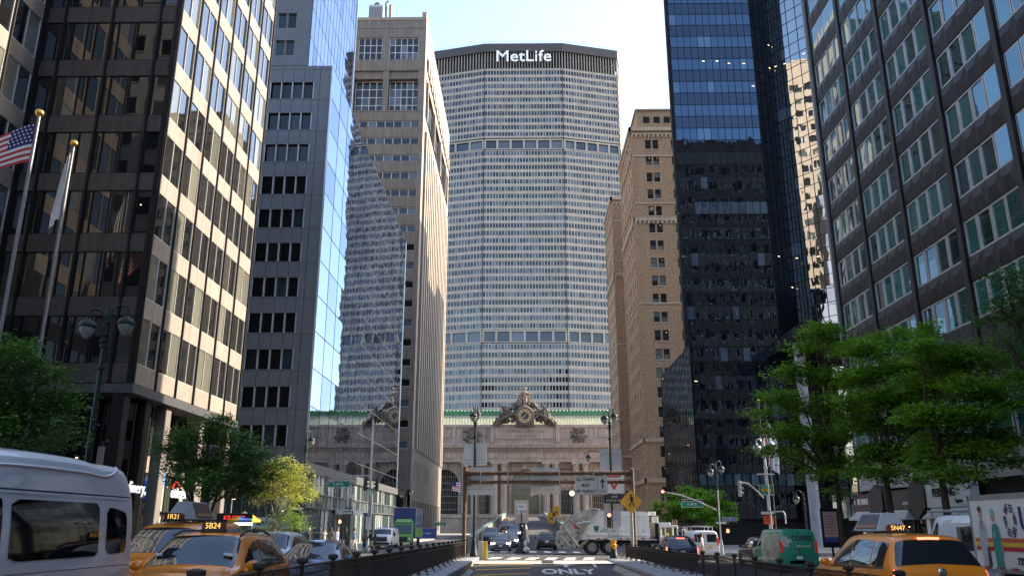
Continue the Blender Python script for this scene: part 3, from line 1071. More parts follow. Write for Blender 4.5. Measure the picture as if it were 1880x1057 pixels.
# columns in pairs, niches between
cx_ = [s * v for s in (-1, 1) for v in (6.7, 9.5, 16.0, 18.9, 32.0, 34.9)]
for x in cx_:
    mb = MB()
    mb.box(-1.25, 1.25, -2.3, .2, 1.0, 3.4)
    n = 20
    fl = lambda r: [(r * (1 - .05 * (j % 2)) * math.cos(2 * math.pi * j / 40), -1.0 + r * (1 - .05 * (j % 2)) * math.sin(2 * math.pi * j / 40)) for j in range(40)]
    mb.loft([[(px_, py_, z) for px_, py_ in fl(r)] for r, z in ((1.2, 3.4), (1.2, 3.8), (1.02, 4.0), (1.0, 10), (.88, 18.6))], 0, True, True)
    mb.lathe([(.9, 18.6), (1.0, 18.9), (.95, 19.2), (1.15, 19.9), (1.35, 20.5)], (0, -1.0, 0), 16)
    mb.box(-1.4, 1.4, -2.35, .3, 20.5, 21.1)
    mb.build('column', M_gc, gc, 40, (x, 0, 0))
for x in (-12.7, 12.7, -29 - 9.5, 29 + 9.5):
    mb = MB()
    mb.box(-1.5, 1.5, -.06, .05, 4.2, 12.6, 0)
    for k in range(5):
        mb.box(-1.2 + k * .6 - .05, -1.2 + k * .6 + .05, -.16, -.06, 4.2, 12.6, 1)
    for k in range(4):
        mb.box(-1.5, 1.5, -.15, -.06, 5 + 2.2 * k, 5.15 + 2.2 * k, 1)
    mb.build('window', [gg, M_grill], gc, None, (x, 0, 0))
    mb = MB()
    mb.loft([[(r * math.cos(math.pi * k / 10), -.08 - .25 * (r > 1.5), 14.6 + r * math.sin(math.pi * k / 10)) for k in range(11)] for r in (1.3, 1.75)], 0, closed=False)
    mb.poly([(1.3 * math.cos(math.pi * k / 10), -.05, 14.6 + 1.3 * math.sin(math.pi * k / 10)) for k in range(11)], 1)
    mb.box(-2.1, 2.1, -.35, 0, 13.4, 14.3, 0)
    mb.box(-2.0, 2.0, -.3, 0, 17.2, 19.4, 2)
    mb.build('niche', [M_gc, M_black, M_gcd], gc, None, (x, 0, 0))
# entablature
mb = MB()
for z0, z1, d in ((21.1, 22.2, 2.3), (22.2, 22.5, 2.5), (22.5, 24.3, 2.2), (24.3, 24.6, 2.6), (25.5, 26.2, 3.5), (26.2, 26.7, 3.7)):
    mb.box(-60, 60, -d, .5, z0 + .004, z1)
mb.box(-60, 60, -2.5, .5, 24.604, 25.5)
for i in range(150):
    x = -59.6 + i * .8
    mb.box(x, x + .42, -3.1, -2.5, 24.7, 25.4)
mb.build('entablature', M_gc, gc)
mb = MB()
mb.box(-60, 60, -.6, .5, 26.704, 32.0)
mb.box(-60, 60, -1.0, .5, 32.0, 32.9)
mb.box(-60, 60, -.9, .4, 26.71, 28.4)
mb.box(-11.2, 11.2, -1.4, .2, 26.72, 32.1)
mb.box(-9.6, 9.6, -1.65, -1.4, 28.3, 31.6)
for s in (-1, 1):
    mb.box(s * 10.4 - .6, s * 10.4 + .6, -1.9, -1.3, 27.2, 32.0)
    mb.box(s * 30 - 6.5, s * 30 + 6.5, -.8, -.6, 28.9, 31.4)
    mb.box(s * 22.6 - .5, s * 22.6 + .5, -.85, -.6, 28.5, 32)
mb.build('attic', M_gc, gc)
text('inscription', 'GRAND CENTRAL', 1.35, M_gcd, gc, (0, -1.66, 30.6), TS, .01, 1.15)
text('inscription', 'TERMINAL', 1.35, M_gcd, gc, (0, -1.66, 29.1), TS, .01, 1.15)
mb = MB()
mb.loft([[(-60, .3, 32.95), (60, .3, 32.95)], [(-60, 5.2, 36.6), (60, 5.2, 36.6)]], 0, closed=False)
for i in range(121):
    x = -60 + i
    mb.loft([[(x - .06, .2, 33.0), (x + .06, .2, 33.0), (x + .06, .3, 33.12), (x - .06, .3, 33.12)], [(x - .06, 5.1, 36.65), (x + .06, 5.1, 36.65), (x + .06, 5.1, 36.8), (x - .06, 5.1, 36.8)]], 0, True, True)
mb.build('roof', M_cop_, gc)
mb = MB()
mb.box(-60, 60, 5.0, 6.5, 36.6, 37.7)
for i in range(100):
    x = -59.5 + i * 1.2
    mb.ball((x, 5.1, 37.9), .5, 6, 0, (1.1, .7, 1))
mb.box(-60, 60, 5.3, 30, 37.5, 38.2)
mb.build('roof_crest', M_copd, gc)
mb = MB((XC, YG, 0))
mb.box(XC - 60, XC + 60, YG + 1.8, YG + 60, -2, 32.5)
mb.build('core', M_core, gc)
# terrace in front of the station
mb = MB()
mb.box(-62, 62, -6, -.5, -2, 4.2)
mb.box(-62, 62, -6.3, -5.7, 4.2, 5.3)
mb.build('terrace', M_gc, gc)
# carved festoons flanking the attic
rs = random.Random(3)
for s in (-1, 1):
    mb = MB()
    for k in range(60):
        a, r = rs.uniform(0, 6.28), rs.uniform(.4, 2.6)
        mb.ball((s * 17.0 + r * math.cos(a) * 1.1, -.8 - rs.uniform(0, .4), 29.6 + r * math.sin(a)), rs.uniform(.25, .55), 7)
    mb.lathe([(1.0, -.3), (1.2, .1), (.5, .45), (.1, .5)], (s * 17.0, -.8, 29.6), 12, 0, 'y')
    mb.build('carved_wreath', M_gcd, gc, 60)


def skin_mesh(name, nodes, edges, sub=1):
    """continuous body grown round a skeleton: nodes = [(x,y,z,r)], root is node 0"""
    me = bpy.data.meshes.new(name)
    me.from_pydata([n[:3] for n in nodes], edges, [])
    o = bpy.data.objects.new('tmp', me)
    col.objects.link(o)
    sk = o.modifiers.new('s', 'SKIN')
    sk.use_smooth_shade = True
    for i, n in enumerate(nodes):
        r = n[3]
        me.skin_vertices[0].data[i].radius = (r, r) if not isinstance(r, tuple) else r
        me.skin_vertices[0].data[i].use_root = i == 0
    if sub:
        ss = o.modifiers.new('u', 'SUBSURF')
        ss.levels = ss.render_levels = sub
    dg = bpy.context.evaluated_depsgraph_get()
    out = bpy.data.meshes.new_from_object(o.evaluated_get(dg))
    bpy.data.objects.remove(o)
    out.name = name
    return out


def figure(pose):
    """skeleton of a 1.75 m person; pose gives leg and arm swing. Faces -Y. Returns nodes and edges with separate fingers"""
    st, arm, lean = pose.get('stride', 0), pose.get('arm', 0), pose.get('lean', 0)
    N, Ed = [], []

    def add(p, r, par=None):
        N.append((*p, r))
        if par is not None:
            Ed.append((par, len(N) - 1))
        return len(N) - 1
    pel = add((0, 0, .95), (.15, .11))
    wa = add((0, -.01 - lean * .1, 1.12), (.135, .10), pel)
    ch = add((0, -.01 - lean * .25, 1.32), (.165, .115), wa)
    up_ = add((0, 0 - lean * .33, 1.44), (.14, .09), ch)
    nk = add((0, -.01 - lean * .36, 1.52), .055, up_)
    jw = add((0, -.035 - lean * .40, 1.585), .068, nk)
    hd = add((0, -.015 - lean * .42, 1.67), .092, jw)
    tp = add((0, -.005 - lean * .42, 1.725), .07, hd)
    ns = add((0, -.118 - lean * .42, 1.635), .014, jw)
    for s in (-1, 1):
        ear = add((s * .088, -.005 - lean * .42, 1.645), .016, hd)
        f = s * st
        hip = add((s * .09, 0, .88), .095, pel)
        kn = add((s * .10, -.22 * f - .02, .50), .062, hip)
        lift = max(0, -f) * .10
        an = add((s * .10, -.40 * f + (.10 if f < 0 else 0), .09 + lift), .042, kn)
        add((s * .105, -.40 * f + .03 + (.10 if f < 0 else 0), .045 + lift), .042, an)
        toe = add((s * .115, -.40 * f - .16 + (.10 if f < 0 else 0), .035 + lift * .3), .035, an)
        sh = add((s * .19, -.01 - lean * .32, 1.42), .062, up_)
        b = pose.get('bend_l' if s > 0 else 'bend_r', .15)
        sw = -f * arm
        el = add((s * .25, .02 - .25 * sw - lean * .3, 1.14), .045, sh)
        wx, wy, wz = s * .25 - s * .10 * b, .0 - .45 * sw - .26 * b - lean * .3, .90 + .22 * b
        wr = add((wx, wy, wz), .030, el)
        d = (Vector((wx, wy, wz)) - Vector(N[el][:3])).normalized()
        pm = Vector((wx, wy, wz)) + d * .07
        pa = add(tuple(pm), (.038, .018), wr)
        for k in range(4):
            off = Vector((0, 1, 0)) * (.028 - .019 * k)
            l = (.062, .075, .07, .055)[k]
            q1 = pm + d * .03 + off
            q2 = q1 + d * l * .5 + Vector((-s * .01, 0, 0))
            q3 = q2 + d * l * .4 + Vector((-s * .018, 0, 0))
            i1 = add(tuple(q1), .0095, pa)
            i2 = add(tuple(q2), .0085, i1)
            add(tuple(q3), .0075, i2)
        th = add(tuple(pm - d * .03 + Vector((0, -.035, 0))), .010, pa)
        add(tuple(pm + d * .015 + Vector((-s * .01, -.055, 0))), .0085, th)
    return N, Ed


# sculpture on the attic: standing figure with two reclining figures, clock and scrolls
sg = thing('sculpture_group', 'stone sculpture group of a standing winged figure over reclining figures on the station roofline', 'sculpture', (XC, YG - 1.2, 32.2))
M_stat = mat('sunlit_statue_stone', (.30, .23, .17), .8, var=.35, scale=.8, bump=.4, bscale=3)  # lighter copy of the statue stone, with sunlight put into its colour
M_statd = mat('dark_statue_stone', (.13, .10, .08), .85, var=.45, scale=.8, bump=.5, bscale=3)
N, Ed = figure({'stride': .35, 'arm': .2, 'bend_l': .9, 'bend_r': -.1})
N = [(x * 4.4, y * 3.6, z * 4.15, tuple(v * 4.6 for v in r) if isinstance(r, tuple) else r * 4.6) for x, y, z, r in N]
st = skin_mesh('standing_figure', N, Ed, 1)
st.materials.append(M_stat)
o = link('standing_figure', st, sg, (0, .2, 5.0))
mb = MB()
mb.ball((0, .1, 12.3), .62, 10, 0, (1.3, 1.1, .45))
for s in (-1, 1):
    mb.loft([[(s * .3, .3, 12.0), (s * .3, .6, 12.2), (s * .3, .5, 12.4)], [(s * .8, .5, 12.1), (s * .8, .8, 12.4), (s * .8, .7, 12.5)], [(s * 1.05, .6, 12.7), (s * 1.05, .8, 12.75), (s * 1.05, .7, 12.8)]], 0, True, True)
mb.build('winged_hat', M_stat, sg)
mb = MB()
for s_ in (-1, 1):                       # cloak billowing out behind the shoulders and falling to the knees
    rings = []
    for k in range(9):
        t = k / 8
        w_ = (.5 + 1.7 * math.sin(t * 2.2 + .25)) * (1.1 if s_ < 0 else .85)
        z = 10.9 - 5.6 * t
        rings.append([(s_ * .25, .55, z), (s_ * (.3 + w_ * .5), .45 + .25 * math.sin(k * 1.9), z + .3), (s_ * (.35 + w_), .75, z + .35 - .5 * t), (s_ * (.3 + w_ * .6), 1.1, z + .1), (s_ * .25, 1.0, z)])
    mb.loft(rings, 0, True, True)
mb.tube([(.9, .2, 10.6), (2.0, .1, 10.2), (3.0, -.1, 10.5)], [.35, .3, .15], 7)
mb.tube([(-.9, .2, 10.5), (-2.0, .1, 10.1), (-3.1, -.1, 10.3)], [.35, .3, .15], 7)
mb.build('cloak', M_stat, sg, 60)
mb = MB()
for s in (-1, 1):                        # eagle wings behind the legs
    for k in range(7):
        mb.loft([[(s * .8, .9, 6.6 - .25 * k), (s * .8, 1.2, 6.9 - .25 * k), (s * .8, 1.0, 7.1 - .25 * k)],
                 [(s * (3.2 - .2 * k), .9, 7.3 - .35 * k), (s * (3.2 - .2 * k), 1.1, 7.6 - .35 * k), (s * (3.2 - .2 * k), 1.0, 7.8 - .35 * k)],
                 [(s * (5.3 - .45 * k), .9, 7.5 - .42 * k), (s * (5.3 - .45 * k), 1.0, 7.56 - .42 * k), (s * (5.3 - .45 * k), .95, 7.62 - .42 * k)]], 0, True, True)
mb.build('eagle_wings', M_stat, sg, 50)
for s in (-1, 1):
    N, Ed = figure({'stride': .9, 'arm': .3, 'bend_l': .7, 'bend_r': .5})
    A = Matrix.Rotation(s * R(52), 4, 'Y')
    NN = []
    for x, y, z, r in N:
        p = A @ Vector((x * 4.4, y * 3.6, (z - .95) * 4.1))
        NN.append((p.x, p.y, p.z, tuple(v * 5.4 for v in r) if isinstance(r, tuple) else r * 5.4))
    f = skin_mesh('reclining_figure', NN, Ed, 1)
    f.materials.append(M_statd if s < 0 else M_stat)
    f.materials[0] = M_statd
    link('reclining_figure', f, sg, (s * 5.2, -.7, 4.6))
    mb = MB()
    for k in range(120):
        t = rs.random()
        x = s * (1.2 + 8.6 * t)
        zt = 7.6 * (1 - t) ** .75 + 1.0
        mb.ball((x, rs.uniform(-.5, .6), rs.uniform(.25, 1) * zt), rs.uniform(.25, .75), 7, 0, (1, .7, rs.uniform(.7, 1.5)))
    for k in range(9):
        t = k / 8
        mb.tube([(s * (2.4 + 6 * t), -.9, 4.4 - 3.4 * t), (s * (2.9 + 6 * t), -1.1, 5.1 - 3.5 * t), (s * (3.3 + 6 * t), -.7, 4.3 - 3.3 * t)], [.25, .3, .12], 6)
    mb.build('carved_drapery', M_statd, sg, 60)
    mb = MB()
    mb.lathe([(1.0, -.5), (1.0, .5), (.5, .6), (.5, -.6)], (s * 9.2, -.2, .9), 14, 0, 'y')
    pr_ = []
    for k in range(12):
        a = R(15 + 62 * k / 11)
        pr_.append((s * 11.0 * math.cos(a) * .88, 5.0 * math.sin(a) - 1.2))
    mb.loft([[(x, -1.5, z), (x, .4, z), (x, .4, z + .8), (x, -1.7, z + .8), (x, -1.8, z + .5)] for x, z in pr_], 0, True, True)
    mb.build('curved_pediment', M_gcd, sg, 40)
mb = MB()
mb.lathe([(3.1, -.6), (3.1, .3), (2.75, .62), (2.3, .6), (2.2, .3), (2.15, -.6), (3.1, -.6)], (0, -1.5, 3.25), 36, 0, 'y', False)
mb.box(-3.0, 3.0, -1.6, .8, 0, 4.4)
mb.ball((0, -.6, 6.0), 1.0, 10, 0, (1.5, .8, .8))
mb.build('clock_surround', M_statd, sg, 50)
ck = MB()
ck.lathe([(2.16, -.05), (2.16, .05), (1.25, .05), (1.25, -.05), (2.16, -.05)], (0, 0, 0), 40, 0, 'y', False)
ck.lathe([(1.26, .03), (.02, .04)], (0, 0, 0), 32, 1, 'y')
co = ck.build('clock', [mat('clock_gold', (.58, .42, .22), .5, .2), mat('clock_centre', (.03, .03, .035), .4)], sg, 40, (0, -1.85, 3.25))
nm = MB()
for k in range(12):
    a = R(30 * k)
    nm.M = Matrix.Rotation(a, 4, 'Y')
    pass
    nm.M = Matrix.Rotation(a, 4, 'Y') @ Matrix.Translation((0, -.12, 0))
    nm.box(-.16, -.05, .0, .05, 1.42, 1.92)
    nm.box(.05, .16, .0, .05, 1.42, 1.92)
nm.M = None
nm.build('numerals', M_black, co)
for nm_, a, l, w_ in (('hour_hand', -130, 1.0, .2), ('minute_hand', 40, 1.5, .13)):
    hb = MB()
    hb.M = Matrix.Rotation(R(a), 4, 'Y')
    hb.box(-w_ / 2, w_ / 2, -.16, -.12, -.25, l)
    hb.build(nm_, M_gold, co)

# ------------------------------------------------------------------ B5: tan brick tower
M_b5 = mat('tan_brick', (.37, .245, .15), .85, var=.45, scale=2.6, streak=.12, bump=.3, bscale=5)
M_b5t = mat('tan_terracotta', (.45, .345, .25), .8, var=.2, scale=1.2)
g5 = glass('sash_glass', (.025, .032, .035), (.20, .24, .25), .4, ior=1.6)
M_sash = mat('dark_sash', (.05, .05, .045), .6)
b5 = thing('office_tower', 'tan brick tower with small paired windows, partly hidden by the black glass tower', 'building', (23, 155, 0))
Z5 = [78.4 - 3.72 * k for k in range(20)]


def b5_face(o, ang, L, wins, indiv, w=1.2, h=2.1, zs=Z5, belts=True):
    mb = MB()
    holes = [(a, a + w, z - h / 2, z + h / 2) for a in wins for z in zs]
    holed(mb, L, -1, 82.2, holes, .3)
    if belts:
        for z, t, d in ((81.4, .8, .5), (80.6, .3, .3), (75.6, .35, .18), (65.0, .3, .18), (61.3, .7, .3), (43.8, .3, .15), (17.0, .6, .3), (9.5, .8, .35)):
            mb.box(-d, L + d, -d, 0, z, z + t, 1)
        for i in range(int(L / .9)):
            mb.box(i * .9, i * .9 + .4, -.28, 0, 60.7, 61.3, 1)
            mb.box(i * .9, i * .9 + .4, -.28, 0, 80.0, 80.6, 1)
    for a in wins:
        for z in zs:
            mb.box(a - .1, a + w + .1, -.1, .05, z - h / 2 - .2, z - h / 2 - .003, 1)
    # shallow pilasters
    for a in (0, L):
        mb.box(a - .5 if a else 0, a if a else .5, -.12, 0, 17, 80, 0)
    fbuild(mb, 'wall', [M_b5, M_b5t], b5, o, ang)
    rest = MB()
    for a in wins:
        for z in zs:
            if indiv(a, z):
                put(win_mesh('b5', w, h, 1, 2, .09, .24, [g5, M_sash], random.randrange(8), lamps=1 if random.random() < .15 else 0), b5, o, ang, a, z - h / 2)
            else:
                rest.poly([(a, .24, z - h / 2), (a + w, .24, z - h / 2), (a + w, .24, z + h / 2), (a, .24, z + h / 2)])
                rest.box(a, a + w, .18, .26, z - .05, z + .05, 1)
    if rest.f:
        r_ = fbuild(rest, 'windows', [g5, M_sash], b5, o, ang)
        r_['kind'] = 'stuff'


b5_face((23, 155, 0), 0, 24, [2.9, 4.45, 8.3, 9.85, 13.7, 15.2], lambda a, z: a < 10)
b5_face((23, 174.5, 0), W90, 19.5, [2.2, 6.0, 9.2, 13.0, 16.2], lambda a, z: a > 12 and z > 20)
b5_face((23, 210, 0), W90, 17.5, [1.6 + 3.4 * i for i in range(5)], lambda a, z: False)
b5_face((23, 192.5, 0), 0, 12, [3, 7], lambda a, z: False)
mb = MB((23, 155, 0))
mb.box(23.4, 47, 155.4, 174.1, -1, 81.8)
mb.box(23.4, 47, 192.9, 209.6, -1, 81.8)
mb.box(29, 47, 174.1, 192.9, -1, 81.8)
mb.build('core', M_b5, b5)
mb = MB((23, 155, 0))
mb.box(24.6, 47, 156.5, 173, 81.8, 87.0)
mb.box(24.3, 47, 156.2, 173.3, 87, 87.4)
for i in range(5):
    mb.box(26 + i * 2.2, 27.3 + i * 2.2, 156.4, 156.5, 84.2, 85.6, 1)
mb.build('penthouse', [M_b5, M_black], b5)
for y0, y1 in ((155.3, 174.2), (192.8, 209.8)):
    mb = MB((23, 155, 0))
    mb.box(23.3, 47, y0, y1, 81.8, 82.3)
    mb.build('roof', M_b5, b5)

# ------------------------------------------------------------------ B6: black glass tower
M_b6m = mat('black_mullion', (.006, .006, .007), .5, spec=.2)
g6 = glass('black_window_glass', (.008, .012, .018), (.07, .10, .13), .07, ior=2.2, rough=.012, wave=.012, wscale=1.0, stretch=(1, 1, .45), tint=(.42, .66, 1))
g6s = glass('black_spandrel_glass', (.006, .009, .014), None, .2, ior=1.8, rough=.015, wave=.012, wscale=1.0, stretch=(1, 1, .45), tint=(.5, .7, 1))
g6f = glass('pale_facet_glass', (.012, .016, .022), (.05, .07, .09), .2, ior=3.4, rough=.012, wave=.010, wscale=.7, stretch=(1, 1, .35), tint=(.9, .95, 1))
g6d = glass('dull_return_glass', (.006, .008, .012), None, .2, ior=1.25, rough=.2)
b6 = thing('glass_tower', 'faceted black glass tower with a fine grid, deep blue where it mirrors sky', 'building', (22, 105, 0))
plan6 = [(22.6, 109.8), (22, 105), (34.0, 105), (37.4, 107.1), (47.6, 93.5), (75, 93.5)]


def b6_face(p0, p1, z0, z1, mod, floors=True):
    L = math.hypot(p1[0] - p0[0], p1[1] - p0[1])
    ang = math.atan2(p1[1] - p0[1], p1[0] - p0[0])
    o = (*p0, 0)
    n = max(2, round(L / mod))
    zs = [z0]
    z = 9.3
    while z < z1:
        if z > z0 + .5:
            zs.append(z)
        z += 1.875
    zs.append(z1)
    br = MB()
    for i in range(n + 1):
        br.box(L * i / n - .03, L * i / n + .03, -.06, .05, z0, z1)
    for z in zs:
        br.box(0, L, -.05, .045, z - .03, z + .03)
    fbuild(br, 'mullion_grid', M_b6m, b6, o, ang)
    return o, ang, L, n, zs


faces6 = [b6_face(plan6[i], plan6[i + 1], 2.6 if i > 0 else 24.5, 128, .96 if i != 3 else 1.6) for i in range(5)]
faces6.append(b6_face((21.95, 127.5), (22, 105.06), 2.6, 24.5, 1.0))
lv = sorted(set(round(z, 3) for f in faces6 for z in f[4]))
for k in range(len(lv) - 1):
    z0, z1 = lv[k], lv[k + 1]
    wnd = k % 2 == 0
    lit = (.30 if k in (16, 32) else .012) if z0 > 10 else 0
    blind = .9 if k in (20, 38) else None
    mb = MB((22, 105, 0))
    for o, ang, L, n, zs in faces6:
        if not (zs[0] <= z0 + .01 and z1 <= zs[-1] + .01):
            continue
        mb.M = Matrix.Translation(o) @ Matrix.Rotation(ang, 4, 'Z')
        for i in range(n):
            a0, a1 = L * i / n, L * (i + 1) / n
            t0, t1 = random.uniform(-.003, .003), random.uniform(-.003, .003)
            q = lambda a, b: (a - (a0 + a1) / 2) * t0 + (b - (z0 + z1) / 2) * t1
            mb.poly([(a0, q(a0, z0), z0), (a1, q(a1, z0), z0), (a1, q(a1, z1), z1), (a0, q(a0, z1), z1)], a=blind and blind + random.random() * .09, m=2 if o[0] == 37.4 else 3 if o[0] == 34.0 else 0)
            if wnd and random.random() < lit:
                x, z = random.uniform(a0 + .1, a1 - .5), random.uniform(z0 + .7, z1 - .3)
                mb.poly([(x, -.02, z), (x + .34, -.02, z - .05), (x + .44, -.02, z + .01), (x + .1, -.02, z + .06)], 1)
    mb.M = None
    if mb.f:
        mb.build('window_band' if wnd else 'spandrel_band', [g6 if wnd else g6s, M_lamp, g6f, g6d], b6)
mb = MB((22, 105, 0))
ins = [(22.8, 109.8), (22.3, 105.4), (33.9, 105.4), (37.4, 107.7), (47.9, 93.9), (75, 93.9), (75, 117), (22.8, 112)]
mb.loft([[(x, y, z) for x, y in ins] for z in (-1, 128)], 0, True, True)
mb.box(22.3, 40, 106, 127.2, -1, 24.4)
mb.build('core', M_core, b6)
g6b = glass('lobby_glass', (.04, .09, .12), (.09, .15, .19), .5, ior=1.6)
for i in range(13):
    put(win_mesh('b6l', 1.06, 1.6, 1, 1, .07, -.08, [g6b, M_b6m], i % 4), b6, (22, 105, 0), 0, .1 + i * 1.1, 6.55)
M_col = mat('round_concrete_column', (.30, .33, .37), .6, var=.15, streak=.15)
for x, y in ((33.2, 96.0), (44.5, 92.5)):
    mb = MB()
    mb.lathe([(.72, -1), (.62, -.4), (.62, 22.0), (.75, 23)], (0, 0, 0), 24)
    mb.build('column', M_col, b6, 40, (x - 22, y - 105, 0))
mb = MB((22, 105, 0))
mb.box(32, 47, 91.5, 105, 22.8, 24.2)
mb.build('overhang_slab', M_b6m, b6)

# ------------------------------------------------------------------ B4: dark metal-clad block, east side
M_b4 = mat('dark_bronze_cladding', (.021, .0195, .021), .5, .05, var=.4, scale=.9, streak=.45, spec=.3, pv=.12)
M_b4f = mat('silver_window_frame', (.42, .42, .43), .4, .5)
g4 = glass('green_tint_glass', (.010, .036, .034), (.03, .115, .10), .6, ior=2.4, rough=.02, wave=.005, wscale=.7, tint=(.5, .8, 1))
b4 = thing('office_building', 'dark metal clad office block with silver framed windows and shops below the trees', 'building', (23, 57.6, 0))
o4 = (23, 57.6, 0)
BZ = [11.76 + 3.226 * k for k in range(11)]
bays = [.75, 6.2, 11.75, 17.35, 22.95, 28.55]
LB = 34.2
mb = MB()
TOP4 = 45.5
for a in bays + [LB]:
    mb.box(a - .2, a + .2, -.12, .3, 8.2, TOP4)
mb.box(-.02, .54, -.02, .3, 8.2, TOP4, 1)
fbuild(mb, 'piers', [M_b4, mat('grey_corner_pier', (.14, .14, .155), .5, .2, streak=.3)], b4, o4, W90)
wins4 = []
SP = {}
for a in bays:
    w0 = 1.265
    for i in range(4):
        x0 = a + .25 + i * w0
        x1 = x0 + w0
        for z in [BZ[0] - 3.226] + BZ:
            z0, z1 = z + 1.93, z + 3.226 - .03
            if z1 > TOP4:
                continue
            if z < BZ[0]:
                z0 = 8.3
            sp = SP.setdefault(round(z, 2), MB())
            xm = (x0 + x1) / 2
            zm = z0 + (z1 - z0) * .58
            P = [(x0, 0, z0), (x1, 0, z0), (x1, 0, z1), (x0, 0, z1), (x0, 0, zm), (x1, 0, zm)]
            ql, qr = (x0 + .34, -.11, zm), (x1 - .34, -.11, zm)
            k = sp.pts(P + [ql, qr])
            for f in ((0, 1, 7, 6), (2, 3, 6, 7), (4, 0, 6), (3, 4, 6), (1, 5, 7), (5, 2, 7)):
                sp.face([k + j for j in f])
        for z in BZ:
            wins4.append((x0, z))
for sp in SP.values():
    fbuild(sp, 'spandrel_band', M_b4, b4, o4, W90)
rest = MB()
for x0, z in wins4:
    d = .10
    big_ = x0 < 28.4 and z < 36
    if big_ and len([1 for c in b4.children if c.name.startswith('window')]) < 118:
        put(win_mesh('b4', 1.2, 1.9, 1, 1, .09, d, [g4, M_b4f], random.randrange(10), tilt=.012, lamps=1 if random.random() < .03 else 0), b4, o4, W90, x0 + .03, z)
    else:
        rest.box(x0 + .03, x0 + 1.23, d - .06, d + .02, z, z + 1.9, 1)
        rest.poly([(x0 + .12, d - .065, z + .09), (x0 + 1.14, d - .065, z + .09), (x0 + 1.14, d - .065, z + 1.81), (x0 + .12, d - .065, z + 1.81)])
r_ = fbuild(rest, 'windows', [g4, M_b4f], b4, o4, W90)
r_['kind'] = 'stuff'
mb = MB((23, 57.6, 0))
mb.box(23.35, 32.6, -45, 57.3, -.6, TOP4)
mb.build('core', M_core, b4)
mb = MB((23, 57.6, 0))
mb.box(23.0, 32.8, 57.35, 57.6, -.6, TOP4)
mb.box(23.0, 32.8, -45, 23.2, -.6, TOP4)
mb.box(22.95, 32.8, -45, 57.65, TOP4, TOP4 + .6)
mb.build('side_wall', M_b4, b4)
# second storey with large panes, stone band, shop fronts
M_pan = mat('smooth_grey_stone', (.25, .255, .27), .4, var=.12, scale=.7)
for i in range(16):
    put(win_mesh('b4b', 1.9, 2.6, 1, 1, .08, .1, [g4, M_b4f], i % 5, lamps=0), b4, o4, W90, .3 + i * 2.1, 5.6)
mb = MB()
mb.box(0, LB, 0, .4, 4.0, 5.55)
mb.box(0, .28, .0, .4, -.6, 8.2)
fbuild(mb, 'stone_band', M_pan, b4, o4, W90)
M_mar = mat('maroon_fascia', (.05, .015, .022), .45)
mb = MB()
mb.box(.3, 3.4, -.5, 0, 2.7, 3.75, 0)
mb.box(4.9, 8.6, -.5, 0, 2.7, 3.8, 1)
mb.box(10.6, 15.2, -.5, 0, 2.7, 3.95, 2)
for a, zt in ((4.1, 4.25), (9.6, 4.4)):
    mb.prism([(a - 1.0, 2.75), (a, 2.15), (a + 1.0, 2.75), (a + 1.0, 3.75), (a, zt), (a - 1.0, 3.75)], -.62, 0, 'y', 3)
for a0, a1 in ((.2, 3.2), (5.1, 8.6), (10.7, 15.4)):
    mb.loft([[(a0 - .1, -.9, 2.1), (a1 + .1, -.9, 2.1), (a1 + .1, 0, 2.1), (a0 - .1, 0, 2.1)], [(a0, -.9, 2.2), (a1, -.9, 2.2), (a1 - .4, -.5, 2.66), (a0 + .4, -.5, 2.66)]], 4, True, True)
fbuild(mb, 'shop_fascia', [M_mar, mat('dark_fascia', (.03, .022, .024), .5), mat('pale_fascia', (.44, .47, .47), .5), mat('black_canopy', (.014, .013, .014), .6), mat('grey_canopy', (.30, .31, .31), .5)], b4, o4, W90)
p4 = lambda a, z: (-.52, -a, z)
text('sign_lettering', 'PRET A MANGER', .50, M_signwhite, b4, p4(1.85, 3.25), TW, .02, .46, bold=.018)
for a in (.5, 3.2):
    text('sign_lettering', '*', .7, M_signwhite, b4, p4(a, 3.1), TW, .02)
text('sign_lettering', 'FRESH', .26, M_signwhite, b4, p4(5.8, 3.4), TW, .02, 1)
text('sign_lettering', 'FOOD', .26, M_signwhite, b4, p4(8.0, 3.0), TW, .02, 1)
text('sign_lettering', 'PERSHING', .62, M_black, b4, p4(12.6, 3.45), TW, .02, .85, bold=.015)
text('sign_lettering', 'Square', .3, M_black, b4, p4(14.1, 3.0), TW, .02, .85)
for i, a in enumerate([.6 + 2.3 * k for k in range(14)]):
    put(win_mesh('b4s', 1.9, 2.75, 1, 1, .08, .35, [g_shop, M_bronze], i % 5, lamps=1), b4, o4, W90, a, -.6, 'shop_window')
for a in (.9, 5.4, 9.9, 14.6, 20, 26, 32):
    mb = MB()
    mb.cbox(a - .22, a + .22, -.25, .3, -.6, 2.1, .03)
    fbuild(mb, 'shop_pillar', M_white, b4, o4, W90)
mb = MB()
mb.box(.0, LB, .4, .42, -.6, 4)
fbuild(mb, 'shop_back', M_core, b4, o4, W90)

# ------------------------------------------------------------------ neighbours that shade and mirror into the street
M_n1 = mat('neighbour_brown_brick', (.06, .045, .036), .85, var=.2, scale=.6)
gn = glass('neighbour_glass', (.010, .011, .012), (.1, .12, .11), .15, ior=1.25)


